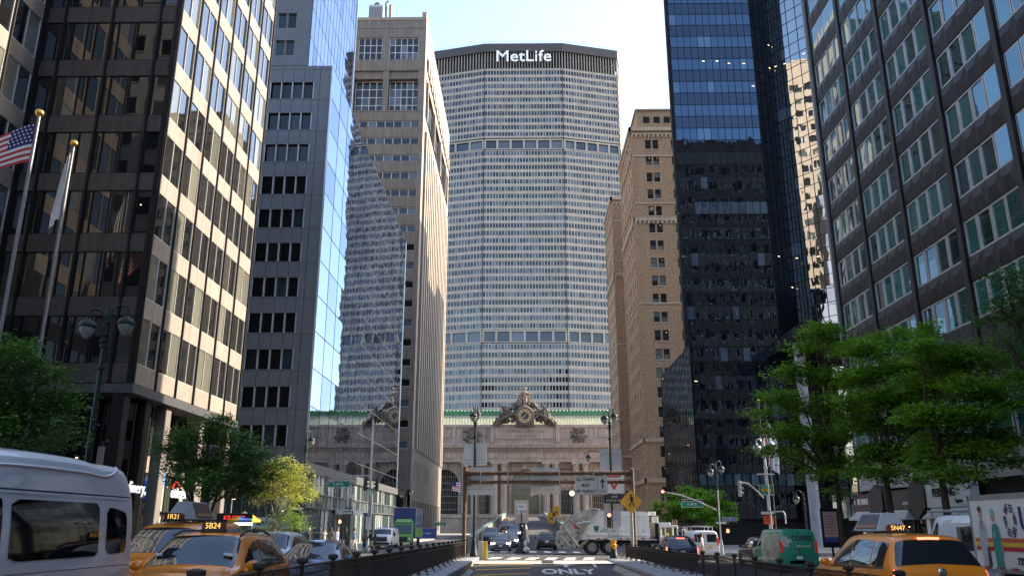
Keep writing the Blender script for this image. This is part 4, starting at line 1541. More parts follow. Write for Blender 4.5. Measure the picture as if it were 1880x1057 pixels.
def block(name, label, x0, x1, y0, y1, z1, m, fl=3.7, mod=2.6):
    t = thing(name, label, 'building', (x0, y0, 0))
    mb = MB((x0, y0, 0))
    mb.box(x0 + .3, x1 - .3, y0 + .3, y1 - .3, -1, z1 - .1)
    mb.build('core', M_core, t)
    for o, ang, L in (((x0, y0, 0), 0, x1 - x0), ((x1, y0, 0), E90, y1 - y0), ((x1, y1, 0), R(180), x1 - x0), ((x0, y1, 0), W90, y1 - y0)):
        mb, gl = MB(), MB()
        n = int(L / mod)
        hs_ = [(L * i / n + .6, L * (i + 1) / n - .5, z, z + 1.9) for i in range(n) for z in [6 + fl * k for k in range(int((z1 - 8) / fl))]]
        holed(mb, L, -1, z1, hs_, .2, 0, 1)
        for h in hs_:
            mb.box(h[0] - .12, h[0] - .003, -.06, .05, h[2], h[3], 1)
            mb.box(h[1] + .003, h[1] + .12, -.06, .05, h[2], h[3], 1)
            mb.box(h[0], h[1], -.06, .05, h[2] - .15, h[2] - .003, 1)
        for h in hs_:
            gl.poly([(h[0], .18, h[2]), (h[1], .18, h[2]), (h[1], .18, h[3]), (h[0], .18, h[3])])
        fbuild(mb, 'wall', [m, M_mull], t, o, ang)
        q = fbuild(gl, 'windows', gn, t, o, ang)
        q['kind'] = 'stuff'
    mb = MB((x0, y0, 0))
    mb.box(x0 - .1, x1 + .1, y0 - .1, y1 + .1, z1, z1 + .5)
    mb.build('roof', m, t)
    return t


block('office_block', 'brown office block mirrored in the lower floors of the black glass tower', 33, 78, -8, 44, 84, M_n1)
block('office_block', 'unseen tan office block beside the cross street, added to shade it', 80, 150, 89, 150, 42, mat('neighbour_tan', (.36, .29, .22), .85, var=.15), 3.7, 3)  # unseen block added to bound the sunlight that reaches the crossing
block('office_block', 'pale office block down the avenue mirrored in car windows', -60, -20, -70, 8, 55, mat('neighbour_pale', (.40, .38, .35), .8, var=.12), 3.6, 2.6)
block('office_tower', 'cream masonry tower mirrored in the angled facet of the black glass tower', -82, -50, 84, 122, 118, mat('neighbour_cream', (.46, .38, .30), .85, var=.12, scale=.5), 3.7, 2.9)
# ================================================================== VEHICLES
def paint(name, c, rough=.28, flake=0.0):
    return mat(name, c, rough, flake, var=.04, scale=.9, coat=.8, spec=.5)


def crm(p0, p1, p2, p3, t, c=.5):
    t2, t3 = t * t, t * t * t
    m1, m2 = (p2 - p0) * c, (p3 - p1) * c
    return p1 * (2 * t3 - 3 * t2 + 1) + m1 * (t3 - 2 * t2 + t) + p2 * (-2 * t3 + 3 * t2) + m2 * (t3 - t2)


class Shell:
    """car body surface: stations along the length (front at -y), 15 control points round each section"""

    def __init__(s, st, L, crown=.03, tens=.32, tt=.42):
        s.c = []
        s.tens, s.tt = tens, tt
        for y, zb, zs, zr, wb, ws, wr in st:
            h = zr - zs
            half = [(wb * .86, zb), (wb, zb + .12), ((wb + ws) / 2 + .015, zb + .55 * (zs - zb)), (ws, zs), (ws + (wr - ws) * .45, zs + h * .5),
                    (wr, zr - min(.09, h * .3)), (wr * .8, zr), (0, zr + crown)]
            full = [(-x, z) for x, z in half] + [(x, z) for x, z in reversed(half[:-1])]
            s.c.append([Vector((x, y - L / 2, z)) for x, z in full])

    def __call__(s, u, t):
        n, m = len(s.c), 15
        i = min(int(u), n - 2)
        fu = u - i
        j = min(int(t), m - 2)
        ft = t - j
        row = []
        for k in (-1, 0, 1, 2):
            r = s.c[max(0, min(n - 1, i + k))]
            g = lambda q: r[max(0, min(m - 1, q))]
            row.append(crm(g(j - 1), g(j), g(j + 1), g(j + 2), ft, s.tt))
        return crm(*row, fu, s.tens)

    def nrm(s, u, t):
        e = .02
        a = s(min(u + e, len(s.c) - 1), t) - s(max(u - e, 0), t)
        b = s(u, min(t + e, 14)) - s(u, max(t - e, 0))
        n = b.cross(a)
        return n.normalized() if n.length > 1e-9 else Vector((0, 0, 1))

    def body(s, mb, nu=4, nt=4, m=0):
        n = len(s.c)
        us = [i / nu for i in range((n - 1) * nu + 1)]
        ts = [j / nt for j in range(14 * nt + 1)]
        k = mb.pts([s(u, t) for u in us for t in ts])
        w_ = len(ts)
        for i in range(len(us) - 1):
            for j in range(w_ - 1):
                mb.face((k + i * w_ + j + 1, k + i * w_ + j, k + (i + 1) * w_ + j, k + (i + 1) * w_ + j + 1), m)
        mb.face([k + j for j in range(w_)], m)
        mb.face([k + (len(us) - 1) * w_ + j for j in reversed(range(w_))], m)
        # floor
        for i in range(len(us) - 1):
            mb.face((k + i * w_, k + i * w_ + w_ - 1, k + (i + 1) * w_ + w_ - 1, k + (i + 1) * w_), m)

    def patch(s, mb, u0, u1, ta, tb=None, off=.008, nu=8, nt=8, m=0, r=.12, thick=.0):
        """panel lying on the surface; ta=(t0,t1) at u0, tb at u1; r = corner rounding"""
        tb = tb or ta
        ks = []
        for i in range(nu + 1):
            v = i / nu
            d = min(v, 1 - v)
            ins = 0 if d >= r or r == 0 else (r - math.sqrt(max(0, r * r - (r - d) ** 2)))
            u = u0 + (u1 - u0) * v
            t0, t1 = ta[0] + (tb[0] - ta[0]) * v, ta[1] + (tb[1] - ta[1]) * v
            row = []
            for j in range(nt + 1):
                q = ins + (1 - 2 * ins) * j / nt
                t = t0 + (t1 - t0) * q
                row.append(s(u, t) + s.nrm(u, t) * off)
            ks.append(mb.pts(row))
        for a, b in zip(ks[:-1], ks[1:]):
            for j in range(nt):
                mb.face((a + j + 1, a + j, b + j, b + j + 1), m, .5)


def wheel_pair(root, ys, x, r, w=.24):
    for y in ys:
        for sx in (-1, 1):
            mb = MB()
            mb.lathe([(r * .62, -w / 2), (r * .93, -w / 2), (r, -w / 2 + .03), (r, w / 2 - .03), (r * .93, w / 2), (r * .62, w / 2)], (0, 0, 0), 24, 0, 'x')
            o = mb.build('wheel', M_rubber, root, 40, (sx * (x - w / 2), y, r))
            mb = MB()
            mb.lathe([(r * .62, -w / 2 + .03), (r * .6, w / 2 - .04), (r * .2, w / 2 - .07), (.03, w / 2 - .05)], (0, 0, 0), 20, 0, 'x')
            for k in range(5):
                mb.M = Matrix.Rotation(R(72 * k), 4, 'X')
                mb.box(w / 2 - .07, w / 2 - .02, -.035, .035, .05, r * .6)
            mb.M = None
            q = mb.build('rim', M_rim, o, 40)
            if sx < 0:
                q.rotation_euler.z = math.pi


SUV = dict(L=4.6, W=.93, st=[(0, .36, .60, .66, .74, .70, .55), (.12, .24, .80, .87, .88, .84, .66), (.5, .21, .93, 1.01, .92, .88, .70), (1.2, .2, 1.0, 1.08, .93, .90, .76),
                     (2.0, .2, 1.03, 1.60, .93, .91, .67), (2.75, .2, 1.04, 1.66, .93, .91, .69), (3.7, .2, 1.07, 1.62, .93, .91, .68), (4.15, .22, 1.09, 1.52, .93, .90, .65),
                     (4.5, .28, 1.07, 1.13, .92, .87, .74), (4.6, .38, .95, 1.0, .86, .83, .68)], r=.35, ax=(.88, 3.72))
SEDAN = dict(L=4.75, W=.92, st=[(0, .36, .55, .60, .72, .68, .5), (.14, .22, .70, .76, .87, .82, .64), (.6, .19, .82, .88, .91, .87, .68), (1.45, .18, .90, .96, .92, .89, .74),
                        (2.35, .18, .93, 1.38, .92, .90, .62), (2.9, .18, .94, 1.44, .92, .90, .64), (3.5, .18, .96, 1.38, .92, .90, .62), (4.2, .2, .98, 1.04, .92, .88, .72),
                        (4.62, .28, .96, 1.02, .90, .85, .7), (4.75, .4, .85, .9, .82, .8, .65)], r=.33, ax=(.92, 3.75), rear=(6.15, 6.92))
MINI = dict(L=5.15, W=.99, st=[(0, .36, .62, .70, .78, .74, .6), (.15, .22, .82, .90, .93, .88, .7), (.6, .19, .95, 1.03, .98, .93, .74), (1.15, .18, 1.02, 1.12, .99, .95, .8),
                       (2.15, .18, 1.06, 1.70, .99, .96, .72), (3.0, .18, 1.07, 1.79, .99, .965, .75), (4.2, .18, 1.10, 1.77, .99, .965, .75), (4.72, .2, 1.12, 1.70, .99, .96, .73),
                       (5.06, .3, 1.10, 1.17, .97, .93, .86), (5.15, .42, .98, 1.04, .91, .9, .78)], r=.36, ax=(.95, 4.02))
TALL = dict(L=4.75, W=.88, st=[(0, .36, .62, .70, .72, .68, .55), (.15, .22, .85, .93, .86, .82, .66), (.55, .19, .98, 1.08, .88, .85, .72), (.95, .18, 1.05, 1.18, .88, .86, .76),
                       (1.8, .18, 1.08, 1.74, .88, .87, .70), (2.5, .18, 1.09, 1.86, .88, .87, .72), (3.8, .18, 1.1, 1.87, .88, .87, .72), (4.5, .2, 1.1, 1.84, .88, .87, .72),
                       (4.7, .26, 1.08, 1.25, .87, .85, .76), (4.75, .36, .98, 1.05, .84, .82, .7)], r=.33, ax=(.85, 3.6))


def car(name, label, cat, spec, pm, loc, rot, group=None, lights='off', plate=True, detail=True, roofm=None):
    t = thing(name, label, cat, loc, rot, group)
    S = Shell(spec['st'], spec['L'])
    L, W = spec['L'], spec['W']
    mb = MB()
    S.body(mb, 4, 4, 0)
    mb.build('body', pm, t, 45)
    if roofm:
        mb = MB()
        S.patch(mb, 4.02, 7, (5.2, 8.8), None, .006, 12, 10, 0, .02)
        mb.build('roof', roofm, t, 60)
    gl = MB()
    S.patch(gl, 3.12, 3.97, (4.55, 9.45), (5.12, 8.88), .008, 8, 14, 0, .04)
    gl.build('windshield', M_cglass, t, 60)
    gl = MB()
    ru = spec.get('rear', (7.12, 7.93))
    S.patch(gl, ru[0], ru[1], (5.2, 8.8), (4.75, 9.25), .008, 8, 12, 0, .08)
    gl.build('rear_window', M_cglass, t, 60)
    us = [(3.62, 4.72), (4.8, 5.75), (5.82, 6.75)] if 'rear' not in spec else [(3.62, 4.72), (4.8, 5.8), (5.88, 6.3)]
    for a, b in us:
        for side in (0, 1):
            gl = MB()
            lo = 3.1
            q0 = (lo, 3.75 if a < 4 else 4.8)
            q1 = (lo, 4.8 if b < 6.1 or 'rear' not in spec else 4.2)
            if side:
                q0, q1 = (14 - q0[1], 14 - q0[0]), (14 - q1[1], 14 - q1[0])
            S.patch(gl, a, b, q0, q1, .008, 8, 6, 0, .06)
            gl.build('side_window', M_cglass, t, 60)
    if detail:
        tr = MB()
        for side in (0, 1):
            f = (lambda a, b: (14 - b, 14 - a)) if side else (lambda a, b: (a, b))
            for u in (3.3, 4.76, 5.78):
                S.patch(tr, u, u + .012, f(.8, 3.05), None, .004, 1, 10, 0, 0)
            S.patch(tr, 3.1, 6.9 if 'rear' not in spec else 6.5, f(2.98, 3.07), None, .010, 24, 2, 0, 0)
            S.patch(tr, 1.2, 8.4, f(.35, .95), None, .006, 24, 3, 0, 0)
        tr.build('trim', M_plast, t, 60)
        for side in (-1, 1):
            p = S(3.45, 3.0 if side < 0 else 11.0)
            mb = MB()
            mb.ball((p.x + side * .14, p.y + .02, p.z + .10), .12, 12, 0, (1.1, .55, .75))
            mb.box(p.x, p.x + side * .08, p.y - .02, p.y + .05, p.z + .0, p.z + .06)
            mb.build('mirror', pm, t, 60)
            for u in (4.6, 5.6):
                p = S(u, 2.7 if side < 0 else 11.3)
                mb = MB()
                mb.cbox(p.x - .02 + side * .015, p.x + .02 + side * .015, p.y - .11, p.y + .11, p.z - .03, p.z + .02, .01)
                mb.build('door_handle', pm, t)
    # lamps, grille, plates
    f = -L / 2
    for side in (-1, 1):
        mb = MB()
        S.patch(mb, .75, 1.7, *(((2.35, 3.0), (2.6, 3.1)) if side < 0 else ((11.0, 11.65), (10.9, 11.4))), .012, 6, 6, 0, .2)
        mb.build('headlight', M_head if 'front' in lights else M_lens, t, 60)
        mb = MB()
        u0, u1 = (8.0, 8.85)
        S.patch(mb, u0, u1, *(((2.0, 3.15), (2.0, 3.0)) if side < 0 else ((10.85, 12.0), (11.0, 12.0))), .012, 6, 6, 0, .15)
        mb.build('tail_light', M_brake if 'brake' in lights else M_redl, t, 60)
        if 'front' in lights:
            mb = MB()
            mb.ball((side * W * .66, f + .05, .68), .09, 8, 0, (1.2, .6, .7))
            mb.build('headlight_bulb', M_head, t, 60)
    mb = MB()
    mb.cbox(-.5, .5, f - .012, f + .05, .42, .60, .02)
    mb.cbox(-.62, .62, f + .0, f + .1, .24, .36, .02)
    mb.build('grille', M_plast, t)
    if plate:
        for y, zz in ((f - .022, .42), (L / 2 + .005, .74)):
            mb = MB()
            mb.box(-.16, .16, y, y + .015, zz, zz + .14)
            mb.build('licence_plate', M_signwhite if 'taxi' not in cat else mat('plate_yellow', (.6, .45, .1), .5), t)
    if 'brake' in lights or lights == 'off':
        p = S(7.06 if 'rear' not in spec else 6.1, 7)
        mb = MB()
        mb.box(-.22, .22, p.y - .01, p.y + .03, p.z - .025, p.z + .02)
        mb.build('high_brake_light', M_brake if 'brake' in lights else M_redl, t)
    wheel_pair(t, [spec['ax'][0] + f, spec['ax'][1] + f], W + .015, spec['r'])
    return t, S


def place(x, y):
    return (x, y, G(x, y))


P_yel = paint('taxi_yellow', (.76, .225, .004))
P_blk = paint('black_car_paint', (.010, .010, .012))
P_gry = paint('grey_car_paint', (.10, .105, .115), .3, .5)
P_sil = paint('silver_car_paint', (.34, .345, .36), .3, .6)
P_nvy = paint('navy_car_paint', (.012, .02, .05))
P_blu = paint('blue_grey_car_paint', (.06, .085, .13), .3, .4)
P_wht = paint('white_car_paint', (.56, .57, .60))
M_amber = mat('lit_amber_digits', (.9, .5, .1), .5, emit=(1, .55, .12), es=.22)


def medallion(t, s, z, y, face, ad=False):
    """rooftop number box, and the advertising wedge some cabs carry"""
    mb = MB()
    mb.loft([[(-.24, y - .07, z), (.24, y - .07, z), (.24, y + .07, z), (-.24, y + .07, z)], [(-.2, y - .05, z + .16), (.2, y - .05, z + .16), (.2, y + .05, z + .16), (-.2, y + .05, z + .16)]], 0, True, True)
    mb.box(-.27, .27, y - .1, y + .1, z - .03, z + .005, 0)
    mb.box(-.245, -.19, y - .075, y + .075, z + .01, z + .13, 1)
    mb.box(.19, .245, y - .075, y + .075, z + .01, z + .13, 1)
    mb.v = [Vector((v.x * .84, v.y, v.z)) for v in mb.v]
    o = mb.build('roof_sign', [M_plast, mat('dull_red_plastic', (.16, .012, .012), .35)], t)
    for fy in (-1, 1):
        text('number', s, .15, M_amber if fy < 0 or face else M_signwhite, o, (0, y + fy * .072, z + .08), (R(90 - 8 * 1), 0, 0 if fy < 0 else math.pi), .004, .95)


t, S = car('taxi', 'yellow taxi facing the camera beside the railing with roof number 5B24', 'taxi', SUV, P_yel, place(-5.85, 15.9), 0, 'yellow taxis')
medallion(t, '5B24', 1.71, .05, False)
mb = MB()
for x in (-.62, .62):
    mb.tube([(x, -.25, 1.62), (x, .1, 1.70), (x, 1.0, 1.70), (x, 1.5, 1.62)], .022, 6)
mb.build('roof_rail', M_plast, t)
for i, (x, m) in enumerate(((-.5, M_signwhite), (.45, mat('sticker_pale', (.5, .62, .62), .5)), (.56, M_signwhite))):
    mb = MB()
    p = S(3.4, 7 + x * 2.3)
    n_ = S.nrm(3.4, 7 + x * 2.3)
    mb.cbox(p.x - .06, p.x + .06, p.y - .03 + n_.y * .03, p.y + .03 + n_.y * .03, p.z + .01, p.z + .06, .01)
    mb.build('windshield_sticker', m, t)

t, S = car('taxi', 'taller yellow taxi behind the white shuttle van with roof number 1R21 and an advertising wedge', 'taxi', TALL, P_yel, place(-8.0, 19.6), 0, 'yellow taxis')
medallion(t, '1R21', 1.92, -.35, False)


def adwedge(t, z, y0, y1, m, lab):
    mb = MB()
    mb.loft([[(-.36, y0, z), (.36, y0, z), (.36, y1, z), (-.36, y1, z)], [(-.16, y0 + .12, z + .40), (.16, y0 + .12, z + .40), (.16, y1 - .12, z + .40), (-.16, y1 - .12, z + .40)]], 0, True, True)
    mb.box(-.4, .4, y0 - .03, y1 + .03, z - .03, z - .001, 1)
    o = mb.build('advertising_wedge', [m, M_plast], t)
    for s in (-1, 1):
        mb = MB()
        k = mb.pts([(s * .353, y0 + .09, z + .03), (s * .353, y1 - .09, z + .03), (s * .18, y1 - .16, z + .37), (s * .18, y0 + .16, z + .37)])
        mb.face((k, k + 1, k + 2, k + 3), 0)
        k = mb.pts([(s * .345, y0 + .14, z + .06), (s * .345, y1 - .14, z + .06), (s * .30, y1 - .15, z + .14), (s * .30, y0 + .15, z + .14)])
        mb.face((k, k + 1, k + 2, k + 3), 1)
        mb.build('advert_panel', [mat('advert_dark', (.02, .025, .035), .2), mat('advert_orange', (.25, .10, .05), .4)], o)


adwedge(t, 1.95, .0, 1.25, mat('wedge_grey', (.28, .29, .31), .3), '')

t, S = car('taxi', 'orange yellow minivan taxi seen from behind with lit brake lights beside the hospital truck', 'taxi', MINI, P_yel, place(8.5, 20.1), math.pi, 'yellow taxis', 'brake')
medallion(t, '5N47', 1.84, .75, True)
adwedge(t, 1.86, -.85, .55, mat('wedge_clear', (.40, .42, .46), .15), '')
text('tailgate_lettering', 'SIENNA', .11, M_plast, t, (-.0, 2.50, .95), (R(90), 0, math.pi), .006, 2.0)
mb = MB()
mb.lathe([(.085, -.0), (.085, .03), (.06, .035)], (0, 0, 0), 20, 0, 'y')
o_ = mb.build('badge', M_chrome, t, 40, (0, 2.58, 1.07))
o_.rotation_euler.z = math.pi
for side in (-1, 1):
    mb = MB()
    S.patch(mb, 7.75, 8.95, *(((1.95, 2.7), (1.5, 3.3)) if side < 0 else ((11.3, 12.05), (10.7, 12.5))), .010, 8, 6, 0, .1)
    mb.build('lamp_surround', M_plast, t, 60)

# grey-blue sedan and white SUV behind the taxis, others
car('car', 'blue grey sedan with a black roof behind the taxi with number 5B24', 'car', SEDAN, P_blu, place(-5.75, 23.6), 0, 'cars behind the oncoming taxis', roofm=P_blk)
car('suv', 'white car below the sunlit yellow tree behind the oncoming taxis', 'car', SUV, P_wht, place(-9.0, 30.5), 0, 'cars behind the oncoming taxis')
car('car', 'silver car between the green coffee van and the minivan taxi', 'car', SUV, P_sil, place(13.3, 29.5), math.pi, 'cars along the kerb by the shops')
car('suv', 'black car with a lit amber lamp ahead of the green coffee van', 'car', SUV, P_blk, place(14.1, 50.5), math.pi, 'cars along the kerb by the shops')
car('car', 'dark navy car with a lit brake lamp in front of the garbage truck cab', 'car', SUV, P_nvy, place(9.0, 50.5), math.pi, None, 'brake')
car('suv', 'black suv entering the viaduct behind the garbage truck', 'car', SUV, P_blk, (2.3, 83.5, G(2, 83)), math.pi, None, 'off')
car('car', 'grey sedan with lit headlamps first in the queue coming down the viaduct', 'car', SEDAN, P_gry, (-2.0, 78.5, G(-2, 78)), 0, 'cars queueing on the viaduct', 'front')
for i, (x, y, sp, pm, lab) in enumerate(((-1.4, 90, SEDAN, P_sil, 'silver sedan second in the queue on the viaduct'), (-3.6, 99, SUV, P_blu, 'blue grey car at the parapet side of the viaduct queue'),
                                         (-1.2, 108, SUV, P_gry, 'dark grey suv with lit headlamps farther up the viaduct'), (-.9, 140, SUV, P_blk, 'black car far up the viaduct beside the taxi'))):
    car('car', lab, 'car', sp, pm, (x, y, VZ(x, y) + .02), 0, 'cars queueing on the viaduct', 'front' if i in (0, 2, 3) else 'off', detail=False)
t, S = car('taxi', 'small distant taxi with an orange roof light at the top of the viaduct', 'taxi', SUV, P_blk, (-2.6, 132, VZ(0, 132) + .02), 0, 'cars queueing on the viaduct', 'off', detail=False)
mb = MB()
mb.cbox(-.5, .5, -.1, .15, 1.72, 1.95, .04)
mb.build('roof_sign', P_yel, t)

# ---- white high-roof shuttle van
VL = 6.0
vst = [(0, .5, .95, 1.05, .85, .80, .6), (.25, .4, 1.15, 1.3, .96, .92, .75), (.8, .38, 1.25, 1.5, 1.0, .98, .8), (1.5, .38, 1.28, 2.6, 1.0, 1.0, .80),
       (2.0, .38, 1.28, 2.80, 1.0, 1.0, .84), (3.0, .38, 1.28, 2.84, 1.0, 1.0, .85), (4.2, .38, 1.28, 2.84, 1.0, 1.0, .85), (4.75, .38, 1.28, 2.80, 1.0, 1.0, .84),
       (5.4, .38, 1.28, 2.80, 1.0, .995, .84), (5.72, .38, 1.27, 2.74, 1.0, .985, .82), (5.92, .4, 1.25, 2.5, .985, .96, .80), (6.0, .5, 1.2, 2.1, .95, .93, .84)]
vx, vy = -7.92, 12.1
van = thing('shuttle_van', 'white high roof shuttle van with dark side windows at the near kerb side lane', 'van', (vx, vy, G(vx, vy)))
S = Shell(vst, VL, .02, .3, .3)
for i, r_ in enumerate(S.c):
    if 3 <= i <= 10:                 # straight sides up to the gutter, then the raised roof shell
        zt = vst[i][3]
        z5 = min(2.20, zt - .1)
        f = 1 - .0 * i
        for j in (4, 10):
            sg_ = -1 if j == 4 else 1
            r_[j] = Vector((sg_ * .965 * (vst[i][5]), r_[j].y, 1.28 + (z5 - 1.28) * .55))
        for j in (5, 9):
            sg_ = -1 if j == 5 else 1
            r_[j] = Vector((sg_ * .90 * (vst[i][5]), r_[j].y, z5))
        for j in (6, 8):
            sg_ = -1 if j == 6 else 1
            r_[j] = Vector((sg_ * vst[i][6] * .93, r_[j].y, zt - .10))
mb = MB()
S.body(mb, 5, 5)
M_vglass = glass('tinted_van_glass', (.004, .004, .005), ior=1.38, rough=.03)
M_van = paint('van_white', (.60, .62, .67), .35)
mb.build('body', M_van, van, 40)
for side in (0, 1):
    f = (lambda a, b: (14 - b, 14 - a)) if side else (lambda a, b: (a, b))
    for a, b in ((2.95, 3.5), (3.62, 4.12), (4.33, 6.82), (7.28, 8.25)):
        gl = MB()
        if a > 7:
            S.patch(gl, 7.3, 8.72, f(3.02, 4.62), f(3.1, 4.4), .008, 14, 8, 0, .16)
        else:
            S.patch(gl, a, b, f(2.97, 4.72), None, .008, 16, 8, 0, .09)
        gl.build('side_window', M_vglass, van, 60)
    tr = MB()
    S.patch(tr, 3.3, 9.55, f(4.93, 5.02), None, .022, 40, 2, 1, 0)
    S.patch(tr, 3.3, 9.5, f(5.03, 5.10), None, .004, 40, 2, 0, 0)
    S.patch(tr, 2.2, 9.9, f(2.55, 2.57), None, .004, 40, 1, 0, 0)
    S.patch(tr, 2.2, 9.9, f(1.7, 1.74), None, .004, 40, 1, 0, 0)
    tr.build('gutter', [M_plast, M_van], van, 60)
    mb = MB()                        # raised moulding along the roof shell
    path = []
    for k in range(30):
        u = 3.4 + 4.7 * k / 29
        tt_ = 5.62 if u < 7.2 else 5.62 + .5 * ((u - 7.2) / .9) ** 2
        tt_ = min(tt_, 6.3)
        tt_ = 14 - tt_ if side else tt_
        path.append(S(u, tt_) + S.nrm(u, tt_) * -.004)
    mb.tube(path, .025, 8)
    mb.build('roof_moulding', M_van, van, 60)
gl = MB()
S.patch(gl, 2.15, 2.95, (4.7, 9.3), (5.0, 9.0), .008, 8, 12, 0, .05)
gl.build('windshield', M_cglass, van, 60)
for side in (-1, 1):
    mb = MB()
    mb.cbox(side * .86 - .06, side * .86 + .06, 2.93, 3.0, .85, 1.2, .02)
    mb.build('tail_light', M_redl, van)
wheel_pair(van, [-2.0, 1.6], 1.0, .38)

# ---- garbage truck (built where it stands, heading east)
TY0, TY1 = 69.3, 71.8
TB = Vector((6.6, TY0, G(6.6, 70)))
gt = thing('garbage_truck', 'white garbage truck with a curved grimy rear hopper crossing the intersection', 'truck', TB)
q = lambda cx_, cy_: (lambda p: (p.x - TB.x, p.z - TB.z))(at(1000 + cx_ / 6.714, 900 + cy_ / 6.714, Y=TY0))
M_tw = mat('truck_white', (.78, .77, .73), .4, var=.12, scale=1.2, streak=.15)
M_td = mat('grimy_hopper', (.52, .48, .43), .55, .05, var=.4, scale=1.6, streak=.3, bump=.3, bscale=6)
hop = [(690, 238), (620, 222), (560, 226), (480, 246), (400, 276), (320, 322), (250, 386), (195, 460), (160, 530), (148, 600), (148, 660), (165, 690), (230, 705), (330, 712), (375, 700), (430, 615), (570, 380)]
mb = MB()
mb.prism([q(*p) for p in hop], .12, 2.4, 'y')
mb.build('hopper', M_td, gt)
mb = MB()
hp = [q(*p) for p in hop]
for a, b in zip(hp[:13], hp[1:14]):
    d = Vector((b[0] - a[0], 0, b[1] - a[1]))
    mb.tube([(a[0], .08, a[1]), (b[0], .08, b[1])], .06, 6)
for p0, p1, w_ in (((660, 250), (440, 600), .10), ((300, 340), (560, 560), .06), ((250, 470), (420, 690), .09), ((420, 330), (520, 420), .08), ((480, 300), (370, 430), .05), ((200, 560), (330, 700), .07), ((330, 600), (480, 480), .06), ((230, 430), (330, 540), .07)):
    a, b = q(*p0), q(*p1)
    mb.tube([(a[0], .04, a[1]), (b[0], .04, b[1])], w_, 6)
mb.tube([(*q(390, 405)[:1], -.02, q(390, 405)[1]), (*q(575, 375)[:1], -.02, q(575, 375)[1])], .055, 8, 1)
a = q(370, 430)
mb.loft([[(a[0] - .16, -.03, a[1] + .25), (a[0] + .22, -.03, a[1] - .05), (a[0], -.03, a[1] - .3), (a[0] - .1, -.03, a[1])], [(a[0] - .16, .1, a[1] + .25), (a[0] + .22, .1, a[1] - .05), (a[0], .1, a[1] - .3), (a[0] - .1, .1, a[1])]], 2, True, True)
rs = random.Random(5)
for k in range(26):
    cx_, cy_ = rs.uniform(170, 420), rs.uniform(420, 700)
    a = q(cx_, cy_)
    mb.cbox(a[0] - .06, a[0] + rs.uniform(.04, .16), -.01, .14, a[1] - .05, a[1] + rs.uniform(.04, .14), .02, rs.choice((0, 0, 3, 4)))
mb.build('hopper_mechanism', [M_td, M_tw, M_red, mat('tan_grime', (.36, .27, .16), .8, var=.3), M_rubber], gt)
bod = [(655, 243), (1230, 258), (1262, 268), (1280, 288), (1288, 330), (1292, 440), (1302, 470), (1302, 560), (1290, 604), (560, 594), (440, 606)]
mb = MB()
mb.prism([q(*p) for p in bod], .06, 2.46, 'y')
o = mb.build('body', M_tw, gt)
mb = MB()
for p0, p1, t_ in (((520, 540), (1292, 552), .07), ((690, 300), (1280, 312), .035), ((560, 590), (1290, 600), .05)):
    a, b = q(*p0), q(*p1)
    mb.loft([[(x, .06 - t_, z - t_), (x, .06, z - t_ * 1.4), (x, .06, z + t_ * 1.4), (x, .06 - t_, z + t_)] for x, z in (a, b)], 0, True, True)
for cx_ in (940, 1060):
    a, b = q(cx_, 262), q(cx_, 596)
    mb.box(a[0] - .02, a[0] + .02, .045, .06, b[1], a[1])
mb.build('body_ribs', M_tw, gt)
mb = MB()
for k in range(14):
    a = q(640 + k * 46, 592)
    mb.box(a[0], a[0] + .28, -.005, .012, a[1] - .04, a[1] + .05, k % 2)
mb.build('reflective_tape', [M_red, M_signwhite], gt)
a = q(638, 470)
mb = MB()
mb.prism([(a[0] - .20, a[1] + .24), (a[0] - .08, a[1] + .21), (a[0], a[1] + .27), (a[0] + .08, a[1] + .21), (a[0] + .20, a[1] + .24), (a[0] + .2, a[1] - .05), (a[0], a[1] - .3), (a[0] - .2, a[1] - .05)], .045, .062, 'y')
mb.build('emblem', mat('emblem_green', (.02, .16, .10), .5), gt)
a = q(745, 475)
for k, s_ in enumerate(('CITY', 'CLEAN', 'SANITATION')):
    text('lettering', s_, .14, M_signblack, gt, (a[0], .05, a[1] + .16 - k * .17), TS, .004)
a = q(1215, 500)
text('lettering', '25', .2, M_signblack, gt, (a[0], .05, a[1]), TS, .004)
mb = MB()
a, b = q(430, 640), q(1700, 640)
mb.box(a[0], b[0], .5, 2.0, a[1] - .12, a[1] + .15)
for cx_ in (950, 1035, 1180):
    c = q(cx_, 630)
    mb.box(c[0] - .04, c[0] + .04, .1, 2.4, c[1] - .35, c[1] + .1)
mb.cbox(q(1100, 0)[0], q(1290, 0)[0], .15, .8, q(0, 720)[1], q(0, 620)[1], .05)
mb.build('chassis', M_black, gt)
a = q(560, 600)
mb = MB()
mb.prism([q(400, 700), q(500, 600), q(560, 592), q(520, 640), (q(430, 710))], .1, 2.4, 'y')
mb.build('mudguard', mat('tan_grime', (.36, .27, .16), .8), gt)
for cx_, cy_ in ((590, 700), (803, 708), (1560, 706)):
    c = q(cx_, cy_)
    r = .60
    for y in (.35, 2.15):
        mb = MB()
        mb.lathe([(r * .58, -.17), (r * .9, -.19), (r, -.14), (r, .14), (r * .9, .19), (r * .58, .17)], (0, 0, 0), 28, 0, 'y')
        o = mb.build('wheel', M_rubber, gt, 40, (c[0], y, r + .0))
        mb = MB()
        mb.lathe([(r * .60, .18), (r * .56, .10), (r * .34, .06), (r * .30, .14), (r * .12, .17), (.02, .17)], (0, 0, 0), 24, 0, 'y')
        mb.lathe([(r * .60, -.18), (r * .56, -.10), (.02, -.08)], (0, 0, 0), 24, 0, 'y')
        mb.build('rim', mat('dirty_steel_rim', (.26, .24, .21), .55, .4, var=.3), o, 40)
